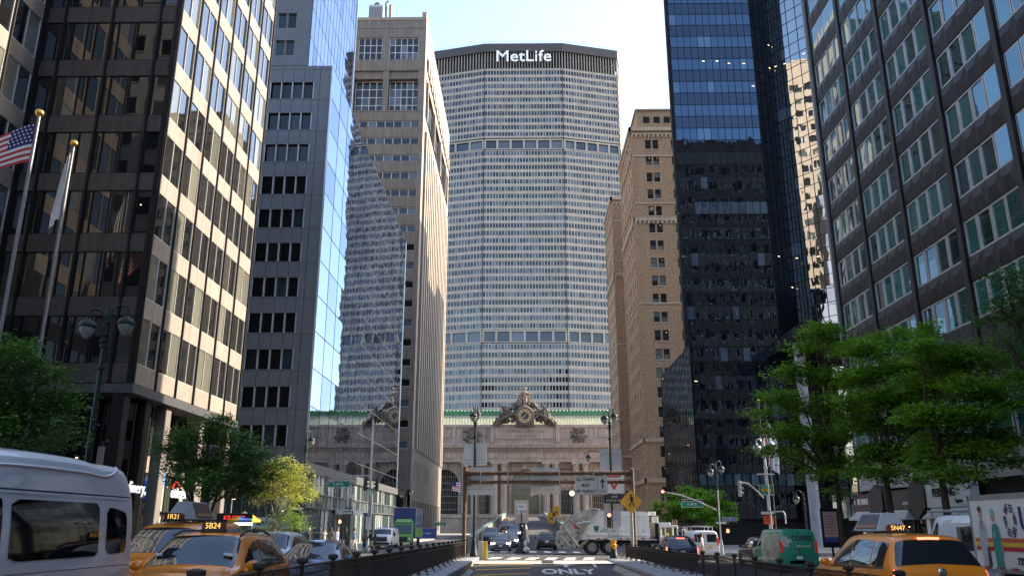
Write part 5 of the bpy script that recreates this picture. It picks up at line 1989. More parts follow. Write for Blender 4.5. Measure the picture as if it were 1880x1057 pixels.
# cab: low-entry frame with open windows
def qb(mb, a, b, y0, y1, m=0, c=.03):
    p, r_ = q(*a), q(*b)
    mb.cbox(min(p[0], r_[0]), max(p[0], r_[0]), y0, y1, min(p[1], r_[1]), max(p[1], r_[1]), c, m)
mb = MB()
qb(mb, (1410, 392), (1560, 425), .2, 2.3)
qb(mb, (1415, 424), (1640, 455), .1, 2.4)
for cx_, w_ in ((1420, 0), (1480, 12), (1628, 14)):
    for y in (.1, 2.3):
        qb(mb, (cx_, 450), (cx_ + 14 + w_, 580), y, y + .1)
qb(mb, (1425, 560), (1510, 760), .1, 2.4)
qb(mb, (1620, 580), (1690, 760), .1, 2.4)
qb(mb, (1500, 640), (1630, 760), .1, 2.4)
qb(mb, (1690, 470), (1740, 590), .0, .12)
mb.build('cab', M_tw, gt)
mb = MB()
qb(mb, (1640, 466), (1690, 566), .12, .16)
qb(mb, (1700, 480), (1732, 580), -.03, -.01)
mb.build('cab_glass', M_cglass, gt)
mb = MB()
qb(mb, (1300, 395), (1370, 560), .3, .6)
qb(mb, (1340, 320), (1410, 400), .35, .9, 1)
qb(mb, (1305, 258), (1380, 305), .4, 1.4, 1)
qb(mb, (1370, 400), (1420, 600), .5, 2.0, 2)
for k in range(3):
    a, b = q(1590 + k * 25, 425), q(1590 + k * 25, 355)
    mb.tube([(a[0], .4, a[1]), (b[0], .4, b[1])], .03, 5)
a, b, c = q(1640, 440), q(1740, 465), q(1742, 580)
mb.tube([(a[0], .0, a[1]), (b[0], -.1, b[1]), (c[0], -.1, c[1])], .04, 6)
mb.build('exhaust_stack', [mat('tan_steel', (.30, .24, .17), .6), M_tw, M_black], gt)

# ---- box vans and trucks
def boxvan(name, label, cat, loc, rot, L, W, H, pm, hood=1.0, cabin=.9, rear_glass=True, group=None, roof_r=.12):
    """one-box van, front at -y: hood, raked windshield, tall body with rounded roof edges"""
    st = [(0, .4, .75, .85, W * .82, W * .78, W * .6), (.15, .3, .95, 1.05, W * .95, W * .92, W * .72), (hood, .28, 1.12, 1.25, W, W * .98, W * .8),
          (hood + cabin * .75, .28, 1.18, H - .12, W, W * .99, W * .80), (hood + cabin * 1.3, .28, 1.2, H, W, W, W * .86), (L * .7, .28, 1.2, H, W, W, W * .87), (L - .25, .28, 1.2, H - .02, W, W, W * .86), (L - .04, .32, 1.2, H - .12, W * .985, W * .985, W * .84), (L, .45, 1.15, H - .35, W * .95, W * .96, W * .82)]
    t = thing(name, label, cat, loc, rot, group)
    S = Shell(st, L, .03, .3, .36)
    mb = MB()
    S.body(mb, 4, 4)
    mb.build('body', pm, t, 45)
    gl = MB()
    S.patch(gl, 2.12, 2.92, (4.6, 9.4), (5.1, 8.9), .008, 8, 12, 0, .05)
    gl.build('windshield', M_cglass, t, 60)
    for side in (0, 1):
        f = (lambda a, b: (14 - b, 14 - a)) if side else (lambda a, b: (a, b))
        gl = MB()
        S.patch(gl, 2.65, 3.9, f(3.1, 3.9), f(3.1, 4.8), .008, 8, 6, 0, .08)
        gl.build('side_window', M_cglass, t, 60)
        p = S(2.5, 3 if not side else 11)
        s_ = 1 if side else -1
        mb = MB()
        mb.cbox(p.x + s_ * .12 - .1, p.x + s_ * .12 + .1, p.y, p.y + .1, p.z, p.z + .3, .03)
        mb.build('mirror', M_plast, t)
        mb = MB()
        mb.cbox(s_ * (W - .1) - .07, s_ * (W - .1) + .07, L / 2 - .06, L / 2 + .015, .95, 1.5, .02)
        mb.build('tail_light', M_redl, t)
        mb = MB()
        S.patch(mb, .7, 1.5, f(2.3, 3.0), None, .012, 6, 6, 0, .15)
        mb.build('headlight', M_lens, t, 60)
    wheel_pair(t, [-L / 2 + .95, L / 2 - 1.1], W + .01, .36)
    return t, S


P_grn = paint('van_green', (.02, .23, .125), .4)
t, S = boxvan('delivery_van', 'green coffee delivery van with lettering on its rear doors', 'van', place(13.55, 44.6), math.pi, 5.2, .95, 2.05, P_grn, .9, .9)
YB = 2.6
text('lettering', 'COFFEE', .33, M_signblack, t, (-.18, YB + .012, 1.62), (R(90), 0, math.pi), .008, .9, bold=.012)
text('lettering', '(888) 228-6882', .13, M_signwhite, t, (-.25, YB + .012, 1.25), (R(90), 0, math.pi), .008, .9)
mb = MB()
mb.box(-.22, .22, YB - .02, YB + .02, .62, .82, 0)
mb.box(-.16, .16, YB + .021, YB + .03, .65, .79, 1)
mb.build('licence_plate', [M_plast, M_signwhite], t)
mb = MB()
mb.prism([(.82, 1.75), (.55, 1.72), (.45, 1.45), (.52, 1.2), (.75, 1.25), (.86, 1.5)], YB - .02, YB + .016, 'y')
mb.build('cup_picture', mat('cup_picture_pale', (.50, .42, .38), .5, var=.5, scale=5), t)
mb = MB()
f = lambda a, b: (14 - b, 14 - a)
S.patch(mb, 3.95, 6.6, f(1.1, 4.7), None, .010, 16, 12, 0, .03)
mb.build('side_picture', mat('side_picture_wrap', (.24, .30, .22), .4, var=.75, scale=1.3, coat=.6), t, 60)
mb = MB()
mb.box(-.01, .01, YB - .05, YB + .008, .6, 1.95)
mb.box(-.5, .5, YB - .2, YB + .0, .42, .58)
mb.build('door_seam', M_plast, t)
t, S = boxvan('work_van', 'white work van with roof ladders stopped at the crossing seen from behind', 'van', place(13.4, 65.2), math.pi, 5.4, 1.0, 2.0, P_wht, 1.0, .9)
for s_ in (-1, 1):
    mb = MB()
    mb.cbox(s_ * .46 - .36, s_ * .46 + .36, 2.66, 2.715, 1.2, 1.75, .04)
    mb.build('rear_window', M_cglass, t)
mb = MB()
mb.box(-.45, -.15, 2.69, 2.72, .75, .95)
mb.build('licence_plate', mat('plate_yellow', (.6, .45, .1), .5), t)
mb = MB()
for y in (-1.2, .2, 1.6):
    for s_ in (-1, 1):
        mb.tube([(s_ * .8, y, 1.95), (s_ * .8, y, 2.3)], .03, 6)
    mb.tube([(-.85, y, 2.28), (.85, y, 2.28)], .03, 6)
mb.tube([(-.3, -1.6, 2.33), (-.3, 2.4, 2.33)], .035, 6)
mb.tube([(.1, -1.6, 2.33), (.1, 2.4, 2.33)], .035, 6)
for k in range(13):
    mb.tube([(-.3, -1.5 + .3 * k, 2.33), (.1, -1.5 + .3 * k, 2.33)], .02, 5)
mb.build('ladder_rack', M_steel, t)
t, S = boxvan('work_van', 'white van with a roof rack behind the minivan taxi by the shop fronts', 'van', place(13.0, 24.2), math.pi, 5.4, 1.0, 2.35, P_wht, 1.0, .9)
mb = MB()
for s_ in (-1, 1):
    mb.tube([(s_ * .75, -1.4, 2.46), (s_ * .75, 2.6, 2.46)], .035, 6)
    for y in (-1.2, .4, 2.2):
        mb.tube([(s_ * .75, y, 2.25), (s_ * .75, y, 2.46)], .03, 6)
for y in (-1.2, .4, 2.2):
    mb.tube([(-.8, y, 2.46), (.8, y, 2.46)], .03, 6)
mb.build('roof_rack', M_steel, t)

# pickup and blue box truck on the far west side
t, S = boxvan('pickup_truck', 'white pickup truck waiting at the far side of the crossing', 'truck', (-13.4, 82, G(-13, 82)), 0, 5.6, 1.0, 1.9, P_wht, 1.3, .9)
mb = MB()
mb.cbox(-.7, .7, -2.86, -2.72, .7, 1.1, .04)
mb.cbox(-.95, .95, -2.88, -2.7, .42, .62, .04)
mb.build('grille', M_plast, t)
bt = thing('box_truck', 'blue box truck with a lime green cab beside the white pickup', 'truck', (-12.5, 90, G(-12, 90)))
P_lime = paint('lime_paint', (.11, .30, .03), .4)
P_bl = paint('box_blue', (.015, .03, .16), .4)
mb = MB()
mb.cbox(-1.22, 1.22, -1.0, 5.2, .9, 3.95, .05)
mb.build('cargo_box', P_bl, bt)
mb = MB()
for x in (-1.23, 1.17):
    mb.box(x, x + .06, -1.03, -.98, .9, 3.97)
mb.box(-1.24, 1.24, -1.035, -.985, 3.9, 4.0)
mb.build('box_trim', M_sil if False else P_sil, bt)
mb = MB()
mb.prism([(-2.9, .45), (-2.9, 1.1), (-2.3, 1.3), (-1.75, 2.35), (-1.05, 2.4), (-1.05, .45)], -1.0, 1.0, 'x')
mb.build('cab', P_lime, bt)
mb = MB()
mb.prism([(-2.30, 1.36), (-1.78, 2.24), (-1.81, 2.26), (-2.33, 1.38)], -.9, .9, 'x')
mb.build('windshield', M_cglass, bt)
mb = MB()
mb.loft([[(-.95, -1.7, 2.45), (.95, -1.7, 2.45), (.95, -1.05, 2.45), (-.95, -1.05, 2.45)], [(-.75, -1.3, 2.8), (.75, -1.3, 2.8), (.75, -1.05, 2.8), (-.75, -1.05, 2.8)]], 0, True, True)
mb.build('wind_deflector', P_lime, bt)
mb = MB()
mb.cbox(-.6, .6, -2.93, -2.88, .55, 1.0, .03)
mb.build('grille', M_plast, bt)
mb = MB()
mb.box(1.222, 1.232, -.9, 5.1, .95, 1.9)
mb.build('side_stripe', P_lime, bt)
for s_ in (-1, 1):
    mb = MB()
    mb.ball((s_ * .8, -2.9, .8), .14, 8, 0, (1, .4, 1))
    mb.build('headlight', M_lens, bt, 60)
wheel_pair(bt, [-2.0, 3.6], 1.05, .42)

# white hospital truck at the right edge, side towards the street
ut = thing('box_truck', 'white box truck with medical staff pictured on its side and a blue ribbon star emblem', 'truck', (12.9, 18.2, G(12.9, 18.2)))
mb = MB()
UX = -1.4
mb.cbox(UX, 1.1, -4.2, 3.6, 1.0, 2.72, .04)
mb.build('cargo_box', mat('truck_box_white', (.62, .61, .58), .35, var=.06, coat=.3), ut)
mb = MB()
mb.box(UX - .015, UX + .05, -4.2, 3.62, 2.62, 2.74)
mb.box(UX - .015, UX + .05, 3.56, 3.63, .95, 2.74)
mb.box(UX - .015, UX + .05, -4.2, 3.62, .92, 1.0)
mb.build('box_trim', mat('aluminium_trim', (.34, .34, .35), .4, .6), ut)
mb = MB()
for k in range(26):
    mb.box(UX - .02, UX - .012, 3.5 - .3 * k - .15, 3.5 - .3 * k, 1.0, 1.05, k % 2)
mb.build('reflective_tape', [M_signwhite, M_red], ut)
mb = MB()
for z, m in ((1.62, 0), (1.52, 1), (1.42, 2)):
    mb.box(UX - .008, UX, -4.15, 3.5, z, z + .095, m)
mb.build('stripes', [mat('stripe_orange', (.5, .10, .03), .5), mat('stripe_yellow', (.65, .40, .04), .5), mat('stripe_red', (.42, .02, .03), .5)], ut)


def flat(poly, y0, z0, m, name, off, sc_=1.0):
    """flat printed shape on the truck side; poly in (along towards the rear, up)"""
    mb = MB()
    k = mb.pts([(UX - off, y0 - a * sc_, z0 + b * sc_) for a, b in poly])
    mb.face(range(k, k + len(poly)), m)
    return mb


M_coat = mat('print_white_coat', (.36, .36, .39), .5, var=.15, scale=6)
M_scrub = mat('print_green_scrubs', (.03, .22, .20), .5, var=.2, scale=6)
M_skinp = mat('print_skin', (.42, .24, .16), .5, var=.15, scale=8)
M_hairp = mat('print_dark', (.05, .035, .03), .6)
pics = [M_coat, M_scrub, M_skinp, M_hairp, mat('print_cap_teal', (.10, .42, .40), .5)]
mb = MB()


def fp(poly, y0, m, off):
    k = mb.pts([(UX - off, y0 - a, b) for a, b in poly])
    mb.face(range(k, k + len(poly)), m)


def oval(cx, cz, rx, rz, n=14):
    return [(cx + rx * math.cos(2 * math.pi * i / n), cz + rz * math.sin(2 * math.pi * i / n)) for i in range(n)]


D0 = 3.30
fp([(.05, 1.05), (.34, 1.05), (.37, 1.45), (.36, 1.85), (.33, 2.05), (.24, 2.15), (.13, 2.15), (.05, 2.05), (.0, 1.8), (.01, 1.4)], D0, 0, .010)
fp([(.26, 1.02), (.42, 1.02), (.40, 1.5), (.30, 1.52)], D0, 3, .012)
fp(oval(.18, 2.31, .085, .14), D0, 2, .014)
fp(oval(.175, 2.40, .09, .075), D0, 3, .016)
fp([(.165, 2.16), (.20, 2.16), (.22, 1.9), (.20, 1.9)], D0, 3, .016)
fp([(.62, 1.02), (.92, 1.02), (.93, 1.45), (.97, 1.62), (.92, 1.95), (.83, 2.06), (.66, 2.04), (.60, 1.9), (.59, 1.5)], D0, 1, .010)
fp([(.92, 1.3), (.97, 1.3), (1.0, 1.66), (.93, 1.66)], D0, 2, .012)
fp(oval(.73, 2.22, .08, .13), D0, 2, .014)
fp(oval(.72, 2.33, .088, .075), D0, 4, .016)
fp([(.68, 1.72), (.74, 1.72), (.74, 1.86), (.68, 1.86)], D0, 0, .014)
mb.build('printed_staff', pics, ut)
mb = MB()
EC = (1.45, 2.12)
for k in range(6):
    a0 = R(60 * k)
    for j in range(3):
        pts_ = []
        for s_ in range(7):
            v = s_ / 6
            r = .19 + .055 * j
            a = a0 + R(-22 + 46 * v) + .05 * j
            pts_.append((r + .02 * math.sin(v * 6.3), a))
        out = [(EC[0] + .8 * (r + .017) * math.cos(a), EC[1] + 1.25 * (r + .017) * math.sin(a)) for r, a in pts_]
        inn = [(EC[0] + .8 * (r - .017) * math.cos(a), EC[1] + 1.25 * (r - .017) * math.sin(a)) for r, a in reversed(pts_)]
        for i in range(6):
            fp([out[i], out[i + 1], inn[5 - i], inn[6 - i]], D0, 0, .012)
mb.build('ribbon_emblem', mat('print_navy', (.02, .02, .12), .5), ut)
text('lettering', 'UH', .75, MATS['print_navy'], ut, (UX - .012, D0 - 2.3, 2.12), TW, .004, .9, bold=.02)
text('lettering', 'Health', .17, MATS['print_navy'], ut, (UX - .012, D0 - 2.3, 1.79), TW, .004)
text('lettering', '732-645', .22, M_signblack, ut, (UX - .012, D0 - 1.85, 1.2), TW, .004, .95, bold=.006)
mb = MB()
mb.cbox(-1.0, 1.0, 3.7, 5.6, .5, 2.2, .12)
mb.build('cab', P_wht, ut)
mb = MB()
mb.cbox(-.93, .93, 5.45, 5.63, 1.35, 2.05, .04)
mb.cbox(-1.015, -.95, 4.1, 5.2, 1.35, 2.0, .03)
mb.build('cab_glass', M_cglass, ut)
mb = MB()
mb.box(-.9, .9, -4.2, 5.4, .55, .9)
mb.build('chassis', M_black, ut)
wheel_pair(ut, [-2.4, 4.6], 1.05, .42)
# ================================================================== STREET FURNITURE
M_rail = mat('railing_paint', (.028, .020, .016), .5, .3, var=.35, scale=3)
for sx, X, ph, hh, lab in ((-1, RL, 17.96, .98, 'dark iron railing with square post caps in front of the oncoming taxis'),
                           (1, RR, 28.8, .84, 'dark iron railing with square post caps in front of the green coffee van')):
    ys = [ph + 2.5 * k for k in range(-6, 20) if 3.5 < ph + 2.5 * k < 60.6]
    base = Vector((X, ys[0], G(X, ys[0]) + .14))
    t = thing('iron_railing', lab, 'railing', base, 0, 'iron railings of the ramp')
    for i, y in enumerate(ys):
        z = G(X, y) + .14 - base.z
        mb = MB()
        mb.box(-.035, .035, -.035, .035, 0, hh + .02)
        mb.box(-.10, .10, -.08, .08, 0, .025)
        mb.loft([[(-a, -a, h), (a, -a, h), (a, a, h), (-a, a, h)] for a, h in ((.05, hh + .02), (.075, hh + .05), (.088, hh + .06), (.088, hh + .12), (.03, hh + .145))], 0, True, True)
        mb.tube([(-sx * .02, .0, hh * .5), (-sx * .34, 0, .02)], .016, 6)
        mb.box(-sx * .34 - .05, -sx * .34 + .05, -.06, .06, 0, .03)
        mb.build('post', M_rail, t, None, (0, y - ys[0], z))
        if i + 1 < len(ys):
            z1 = G(X, ys[i + 1]) + .14 - base.z - z
            mb = MB()
            sl = lambda yy, h: (yy, h + z1 * yy / 2.5)
            for h0, h1, w_ in ((hh - .035, hh, .03), (hh * .83, hh * .83 + .028, .018), (.10, .13, .02)):
                mb.loft([[(-w_, .04, h0), (w_, .04, h0), (w_, .04, h1), (-w_, .04, h1)], [(-w_, 2.46, h0 + z1), (w_, 2.46, h0 + z1), (w_, 2.46, h1 + z1), (-w_, 2.46, h1 + z1)]], 0, True, True)
            for k in range(20):
                yy = .12 + k * 2.26 / 19
                zz = z1 * yy / 2.5
                mb.box(-.009, .009, yy - .009, yy + .009, .11 + zz, hh - .01 + zz)
            mb.build('bar_panel', M_rail, t, None, (0, y - ys[0], z))


def post_base(mb, r=.2, m=0):
    mb.lathe([(r * 1.5, 0), (r * 1.5, .25), (r * 1.15, .35), (r, .9), (r * .7, 1.1), (r * .75, 1.2), (r * .55, 1.3)], (0, 0, 0), 12, m)


def lamp_head(c, s=1.0):
    a, b = MB(), MB()
    a.lathe([(.03, .42), (.05, .36), (.03, .33), (.09, .30), (.12, .25), (.22, .20), (.29, .08), (.31, 0), (.29, -.03)], (0, 0, 0), 18)
    b.lathe([(.27, -.03), (.25, -.14), (.16, -.30), (.06, -.40), (.02, -.42)], (0, 0, 0), 18)
    for M_ in (a, b):
        M_.v = [v * s + Vector(c) for v in M_.v]
    return a, b


M_lampglass = mat('lamp_glass', (.22, .23, .22), .15, spec=.8, var=.05)


def street_lamp(name, label, x, y, H, rot, arms=2, m=None, group='twin street lamps', z=None, reach=.62, pr=.075):
    m = m or M_dkgreen
    z = G(x, y) + .12 if z is None else z
    t = thing(name, label, 'street lamp', (x, y, z), rot, group)
    mb = MB()
    post_base(mb)
    mb.lathe([(pr * 1.4, 1.2), (pr * 1.25, H * .5), (pr * 1.1, H - 1.35)], (0, 0, 0), 8)
    for h, r_ in ((H - 1.4, .15), (H - 1.62, .17), (H - 1.8, .15), (H - 2.6, .14), (H - .95, .11)):
        mb.lathe([(pr, h - .08), (r_, h - .04), (r_, h + .04), (pr, h + .08)], (0, 0, 0), 12)
    mb.lathe([(pr * 1.1, H - 1.35), (pr * .8, H - .7), (pr * .5, H - .5), (.02, H - .3)], (0, 0, 0), 10)
    mb.build('pole', m, t, 40)
    for k in range(arms):
        s = 1 if k == 0 else -1
        dz = 0 if k == 0 else -.28
        mb = MB()
        path = [(s * .05, 0, H - 1.5 + dz)] + [(s * (reach - reach * .55 * math.cos(a) - reach * .35), 0, H - .75 + dz + .52 * math.sin(a)) for a in [R(-20 + 25 * i) for i in range(7)]] + [(s * reach, 0, H - .52 + dz)]
        mb.tube(path, [.05] * 3 + [.04] * 6, 8)
        mb.build('arm', m, t, 50)
        a, b = lamp_head((s * reach, 0, H - .92 + dz))
        la = a.build('lamp_hood', m, t, 50)
        b.build('lamp_glass', M_lampglass, la, 50)
    return t


p = at(190, 640, Y=28)
street_lamp('street_lamp', 'tall twin street lamp nearest the camera, against the dark office block', p.x, 28, 9.6, R(38))
street_lamp('street_lamp', 'twin street lamp carrying a large pinkish sign back at the rusty gantry upright', -3.5, 60.6, 11.1, R(80), z=G(-3.5, 60))
street_lamp('street_lamp', 'twin street lamp carrying the YIELD TO sign and the red traffic light', 6.45, 60.6, 11.0, R(50), z=G(6.5, 60))
p = at(553, 950, Y=62)
street_lamp('street_lamp', 'lone green bell street lamp in front of the grey panelled block', p.x, 62, 9.1, R(70), 1)
street_lamp('street_lamp', 'twin street lamp with a long signal arm before the black glass tower', 16.7, 72, 7.9, R(30))
M_slv = mat('silver_paint', (.42, .42, .42), .4, .5, var=.15)
street_lamp('street_lamp', 'silver twin street lamp sunlit in front of two flags', 18.1, 62, 9.0, R(20), 2, M_slv)
street_lamp('street_lamp', 'far single arm street lamp showing beside the pale sign back', 9.2, 92, 10.4, math.pi, 1, reach=1.9)
p = at(1478, 940, Y=70)
street_lamp('street_lamp', 'low single arm street lamp left of the round concrete column', p.x, 70, 5.3, math.pi, 1)
p = at(745, 930, Y=112)
street_lamp('street_lamp', 'distant dark street lamp by the brown granite base', p.x, 112, 7.2, 0, 2)


def plate(name, label, cat, x0, x1, z0, z1, y, m, group=None, th=.02, post=None, back=None):
    t = thing(name, label, cat, ((x0 + x1) / 2, y, z0), 0, group)
    w_, h = (x1 - x0) / 2, z1 - z0
    mb = MB()
    c = min(.06, w_ * .2)
    prof = [(-w_ + c, 0), (w_ - c, 0), (w_, c), (w_, h - c), (w_ - c, h), (-w_ + c, h), (-w_, h - c), (-w_, c)]
    mb.prism(prof, 0, th, 'y')
    mb.build('panel', m, t)
    if back:
        mb = MB()
        for zz in back:
            mb.box(-w_ * .98, w_ * .98, -.035, -.002, zz * h - .03, zz * h + .03)
        mb.build('bracket', M_steel, t)
    if post:
        mb = MB()
        mb.tube([(post[0], .05, post[1] - z0), (post[0], .05, post[2] - z0)], post[3], 8)
        mb.build('pole', M_steel, t)
    return t


# overhead gantry
gx0, gx1, gy = -4.05, 7.65, 58.2
g = thing('sign_gantry', 'rusty pipe gantry with two beams spanning the ramp mouth', 'gantry', (gx0, gy, G(gx0, gy)))
for x, hi in ((0, 6.05), (gx1 - gx0, 5.9)):
    mb = MB()
    mb.tube([(x, 0, -.2), (x, 0, hi)], [.15, .13], 12)
    mb.lathe([(.15, hi - .02), (.15, hi + .05), (.05, hi + .12)], (x, 0, 0), 12)
    mb.build('upright', M_rust if x == 0 else mat('brown_steel', (.13, .09, .06), .65, .3, var=.3), g, 40)
for zz in (5.28, 4.68):
    z = zz - g.location.z
    mb = MB()
    mb.tube([(.1, -.05, z), (gx1 - gx0 - .1, -.05, z)], .13 if zz > 5 else .12, 12)
    for x in (.1, gx1 - gx0 - .1):
        mb.tube([(x, -.05, z), (x + (.35 if x < 1 else -.35), -.05, z)], .2, 12)
    mb.build('beam', M_rust, g, 40)
mb = MB()
mb.tube([(.2, -.16, 5.02 - g.location.z), (gx1 - gx0 - .3, -.16, 4.86 - g.location.z)], .02, 6)
for x in (1.1, 3.0, 6.6, 9.0):
    mb.box(x - .03, x + .03, -.2, .0, 4.5 - g.location.z, 5.45 - g.location.z)
mb.build('cable_and_clamps', M_steel, g)
plate('sign', 'blank pale sign back on the gantry farthest from the ALL TRAFFIC sign', 'sign', -3.95, -2.02, 3.82, 5.70, 58.35, M_signback, 'sign backs on the gantry', back=(.2, .8))
plate('sign', 'torn blank pale sign back at the middle of the gantry', 'sign', .55, 2.6, 3.86, 5.68, 58.35, M_signback, 'sign backs on the gantry', back=(.2, .8))
mb = MB()
rs = random.Random(11)
pts_ = [(.5, 3.7), (1.0, 3.86), (1.5, 3.8), (2.0, 3.9), (2.55, 4.1), (2.4, 4.36), (.7, 4.4)]
mb.prism(pts_, 58.20, 58.24, 'y')
tag(mb.build('torn_sheet', mat('torn_vinyl', (.48, .40, .34), .5, var=.5, scale=4)), 'torn hanging vinyl sheet below the middle of the gantry', 'sheet')
t = plate('traffic_sign', 'ALL TRAFFIC MUST USE VIADUCT sign with an up arrow panel on the gantry', 'sign', 3.62, 5.86, 3.80, 5.08, 57.75, mat('weathered_white', (.42, .40, .37), .5, var=.1))
for i, s_ in enumerate(('ALL TRAFFIC', 'MUST', 'USE VIADUCT')):
    text('lettering', s_, .27, M_signblack, t, (-.38, -.006, 1.03 - i * .395), TS, .003, .86, bold=.01)
text('lettering', 'ONLY', .25, M_signblack, t, (.78, -.006, .24), TS, .003, .9)
mb = MB()
mb.box(.42, .44, -.005, .001, .03, 1.25)
mb.box(-1.1, 1.1, -.005, .001, .02, .035)
mb.box(-1.1, 1.1, -.005, .001, 1.245, 1.26)
mb.prism([(.73, .45), (.83, .45), (.83, .85), (.95, .85), (.78, 1.12), (.61, .85), (.73, .85)], -.006, 0, 'y')
mb.build('arrow', M_signblack, t)
plate('sign', 'large pinkish sign back on the twin lamp by the mirror glass side', 'sign', -4.34, -2.63, 6.0, 7.6, 60.75, M_signback, 'large sign backs on the lamp posts', back=(.1, .25))
plate('sign', 'large grey sign back directly above the YIELD TO sign', 'sign', 5.70, 7.28, 5.55, 7.15, 60.85, mat('sign_back_grey', (.40, .38, .40), .5), 'large sign backs on the lamp posts', back=(.8,))
plate('sign', 'tall narrow grey sign back below the RIGHT OF WAY sign', 'sign', 5.85, 7.05, 1.75, 3.7, 60.85, MATS['sign_back_grey'], back=(.9,))
t = plate('traffic_sign', 'white YIELD TO pedestrian sign with red triangles above the traffic signal', 'sign', 5.85, 7.35, 4.0, 5.55, 60.35, M_signwhite)
mb = MB()
mb.prism([(-.6, 1.42), (.6, 1.42), (.45, 1.12), (-.45, 1.12)], -.006, 0, 'y')
mb.prism([(-.42, .92), (.42, .92), (.0, .2)], -.006, 0, 'y')
mb.build('red_triangle', M_red, t)
text('lettering', 'YIELD TO', .20, M_signwhite, t, (0, -.010, 1.28), TS, .002, .9)
mb = MB()
mb.prism([(-.18, .82), (.18, .82), (.0, .5)], -.010, -.007, 'y')
mb.ball((.0, -.012, .74), .05, 8, 0, (1, .3, 1))
mb.build('symbol', M_signwhite, t)
t = plate('traffic_sign', 'black RIGHT OF WAY sign under the YIELD TO sign', 'sign', 5.82, 7.35, 3.3, 3.95, 60.33, M_signblack)
text('lettering', 'HAVE', .20, M_signwhite, t, (0, -.006, .46), TS, .003, .9)
text('lettering', 'RIGHT OF WAY!', .19, M_signwhite, t, (0, -.006, .2), TS, .003, .85)


def signal(name, label, x, y, z, lit='red', rot=0, m=None, group=None, s=1.0):
    t = thing(name, label, 'traffic light', (x, y, z), rot, group)
    mb = MB()
    mb.cbox(-.16 * s, .16 * s, -.10 * s, .12 * s, 0, 1.05 * s, .03)
    mb.build('housing', m or M_plast, t)
    for i, (nm, c) in enumerate((('green', (.01, .06, .04)), ('amber', (.12, .07, .01)), ('red', (.2, .01, .01)))):
        zc = (.18 + .345 * i) * s
        mb = MB()
        mb.lathe([(.12 * s, .0), (.10 * s, .02), (.03 * s, .035)], (0, -.10 * s, zc), 16, 0, 'y')
        mm = mat('lit_red_signal', (.6, .02, .02), .3, emit=(1, .10, .06), es=2.5) if nm == 'red' and lit == 'red' else mat('unlit_' + nm, c, .25)
        mb.build('lens', mm, t, 50)
        mb = MB()
        n = 10
        mb.loft([[((.135 * s) * math.cos(R(-10 + 200 * k / n)), y0, zc + (.135 * s) * math.sin(R(-10 + 200 * k / n))) for k in range(n + 1)] for y0 in (-.10 * s, -.28 * s)], 0, closed=False)
        mb.build('visor', m or M_plast, t)
    return t


signal('traffic_light', 'red traffic light on the lamp post directly above a NO TURNS sign', 6.12, 59.9, 1.62)
plate('sign', 'pale blank panel mounted behind the red traffic light', 'sign', 6.38, 6.9, 1.62, 2.8, 60.1, mat('pale_blue_panel', (.38, .38, .46), .5))
t = plate('traffic_sign', 'NO TURNS sign with a black border below the red traffic light', 'sign', 5.98, 6.72, .80, 1.62, 59.6, M_signwhite)
for i, s_ in enumerate(('NO', 'TURNS')):
    text('lettering', s_, .27, M_signblack, t, (0, -.006, .60 - i * .36), TS, .003, .9)
mb = MB()
for a in ((-.34, -.325, .04, .78), (.325, .34, .04, .78), (-.34, .34, .03, .045), (-.34, .34, .775, .79)):
    mb.box(a[0], a[1], -.004, .001, a[2], a[3])
mb.build('border', M_signblack, t)
mb = MB()
mb.lathe([(.08, 0), (.10, .1), (.20, .15), (.22, .28), (.12, .36), (.20, .42), (.22, .55), (.10, .62)], (6.35, 59.7, .22), 10)
tag(mb.build('marker_knob', M_signyellow), 'yellow knobbly plastic marker under the NO TURNS sign at the railing end', 'marker')
# pedestrian diamond
px_, py_ = 7.36, 57.2
t = thing('warning_sign', 'orange yellow diamond pedestrian warning sign on a grey steel pole', 'sign', (px_, py_, G(px_, py_)))
zc = at(1163, 920, Y=57.2).z - t.location.z
mb = MB()
r_ = .78
mb.prism([(-r_, zc), (0, zc - r_), (r_, zc), (0, zc + r_)], -.14, -.12, 'y')
mb.build('panel', M_signyellow, t)
mb = MB()
d = -.146
pr_ = lambda P: mb.prism([(x * .8, zc + z * .8) for x, z in P], d, d + .004, 'y')
mb.lathe([(.075, -.002), (.075, .002)], (.0, d, zc + .42), 14, 0, 'y')
pr_([(-.06, .38), (.10, .40), (.16, .05), (.04, .02), (-.06, .12)])
pr_([(-.06, .36), (-.0, .30), (-.16, .12), (-.26, .10), (-.26, .16), (-.18, .2)])
pr_([(.10, .38), (.16, .36), (.24, .12), (.19, .10), (.12, .24)])
pr_([(-.02, .10), (.10, .06), (-.02, -.16), (-.10, -.42), (-.19, -.42), (-.10, -.12)])
pr_([(.04, .10), (.15, .08), (.18, -.12), (.30, -.42), (.21, -.43), (.08, -.12)])
for z0 in (-.26, -.52):
    w_ = .68 + z0
    pr_([(-w_, z0), (w_, z0), (w_, z0 + .02), (-w_, z0 + .02)])
mb.build('walking_symbol', M_signblack, t)
mb = MB()
mb.tube([(0, 0, -.1), (0, 0, zc + .5)], .11, 12)
mb.build('pole', M_steel, t, 40)
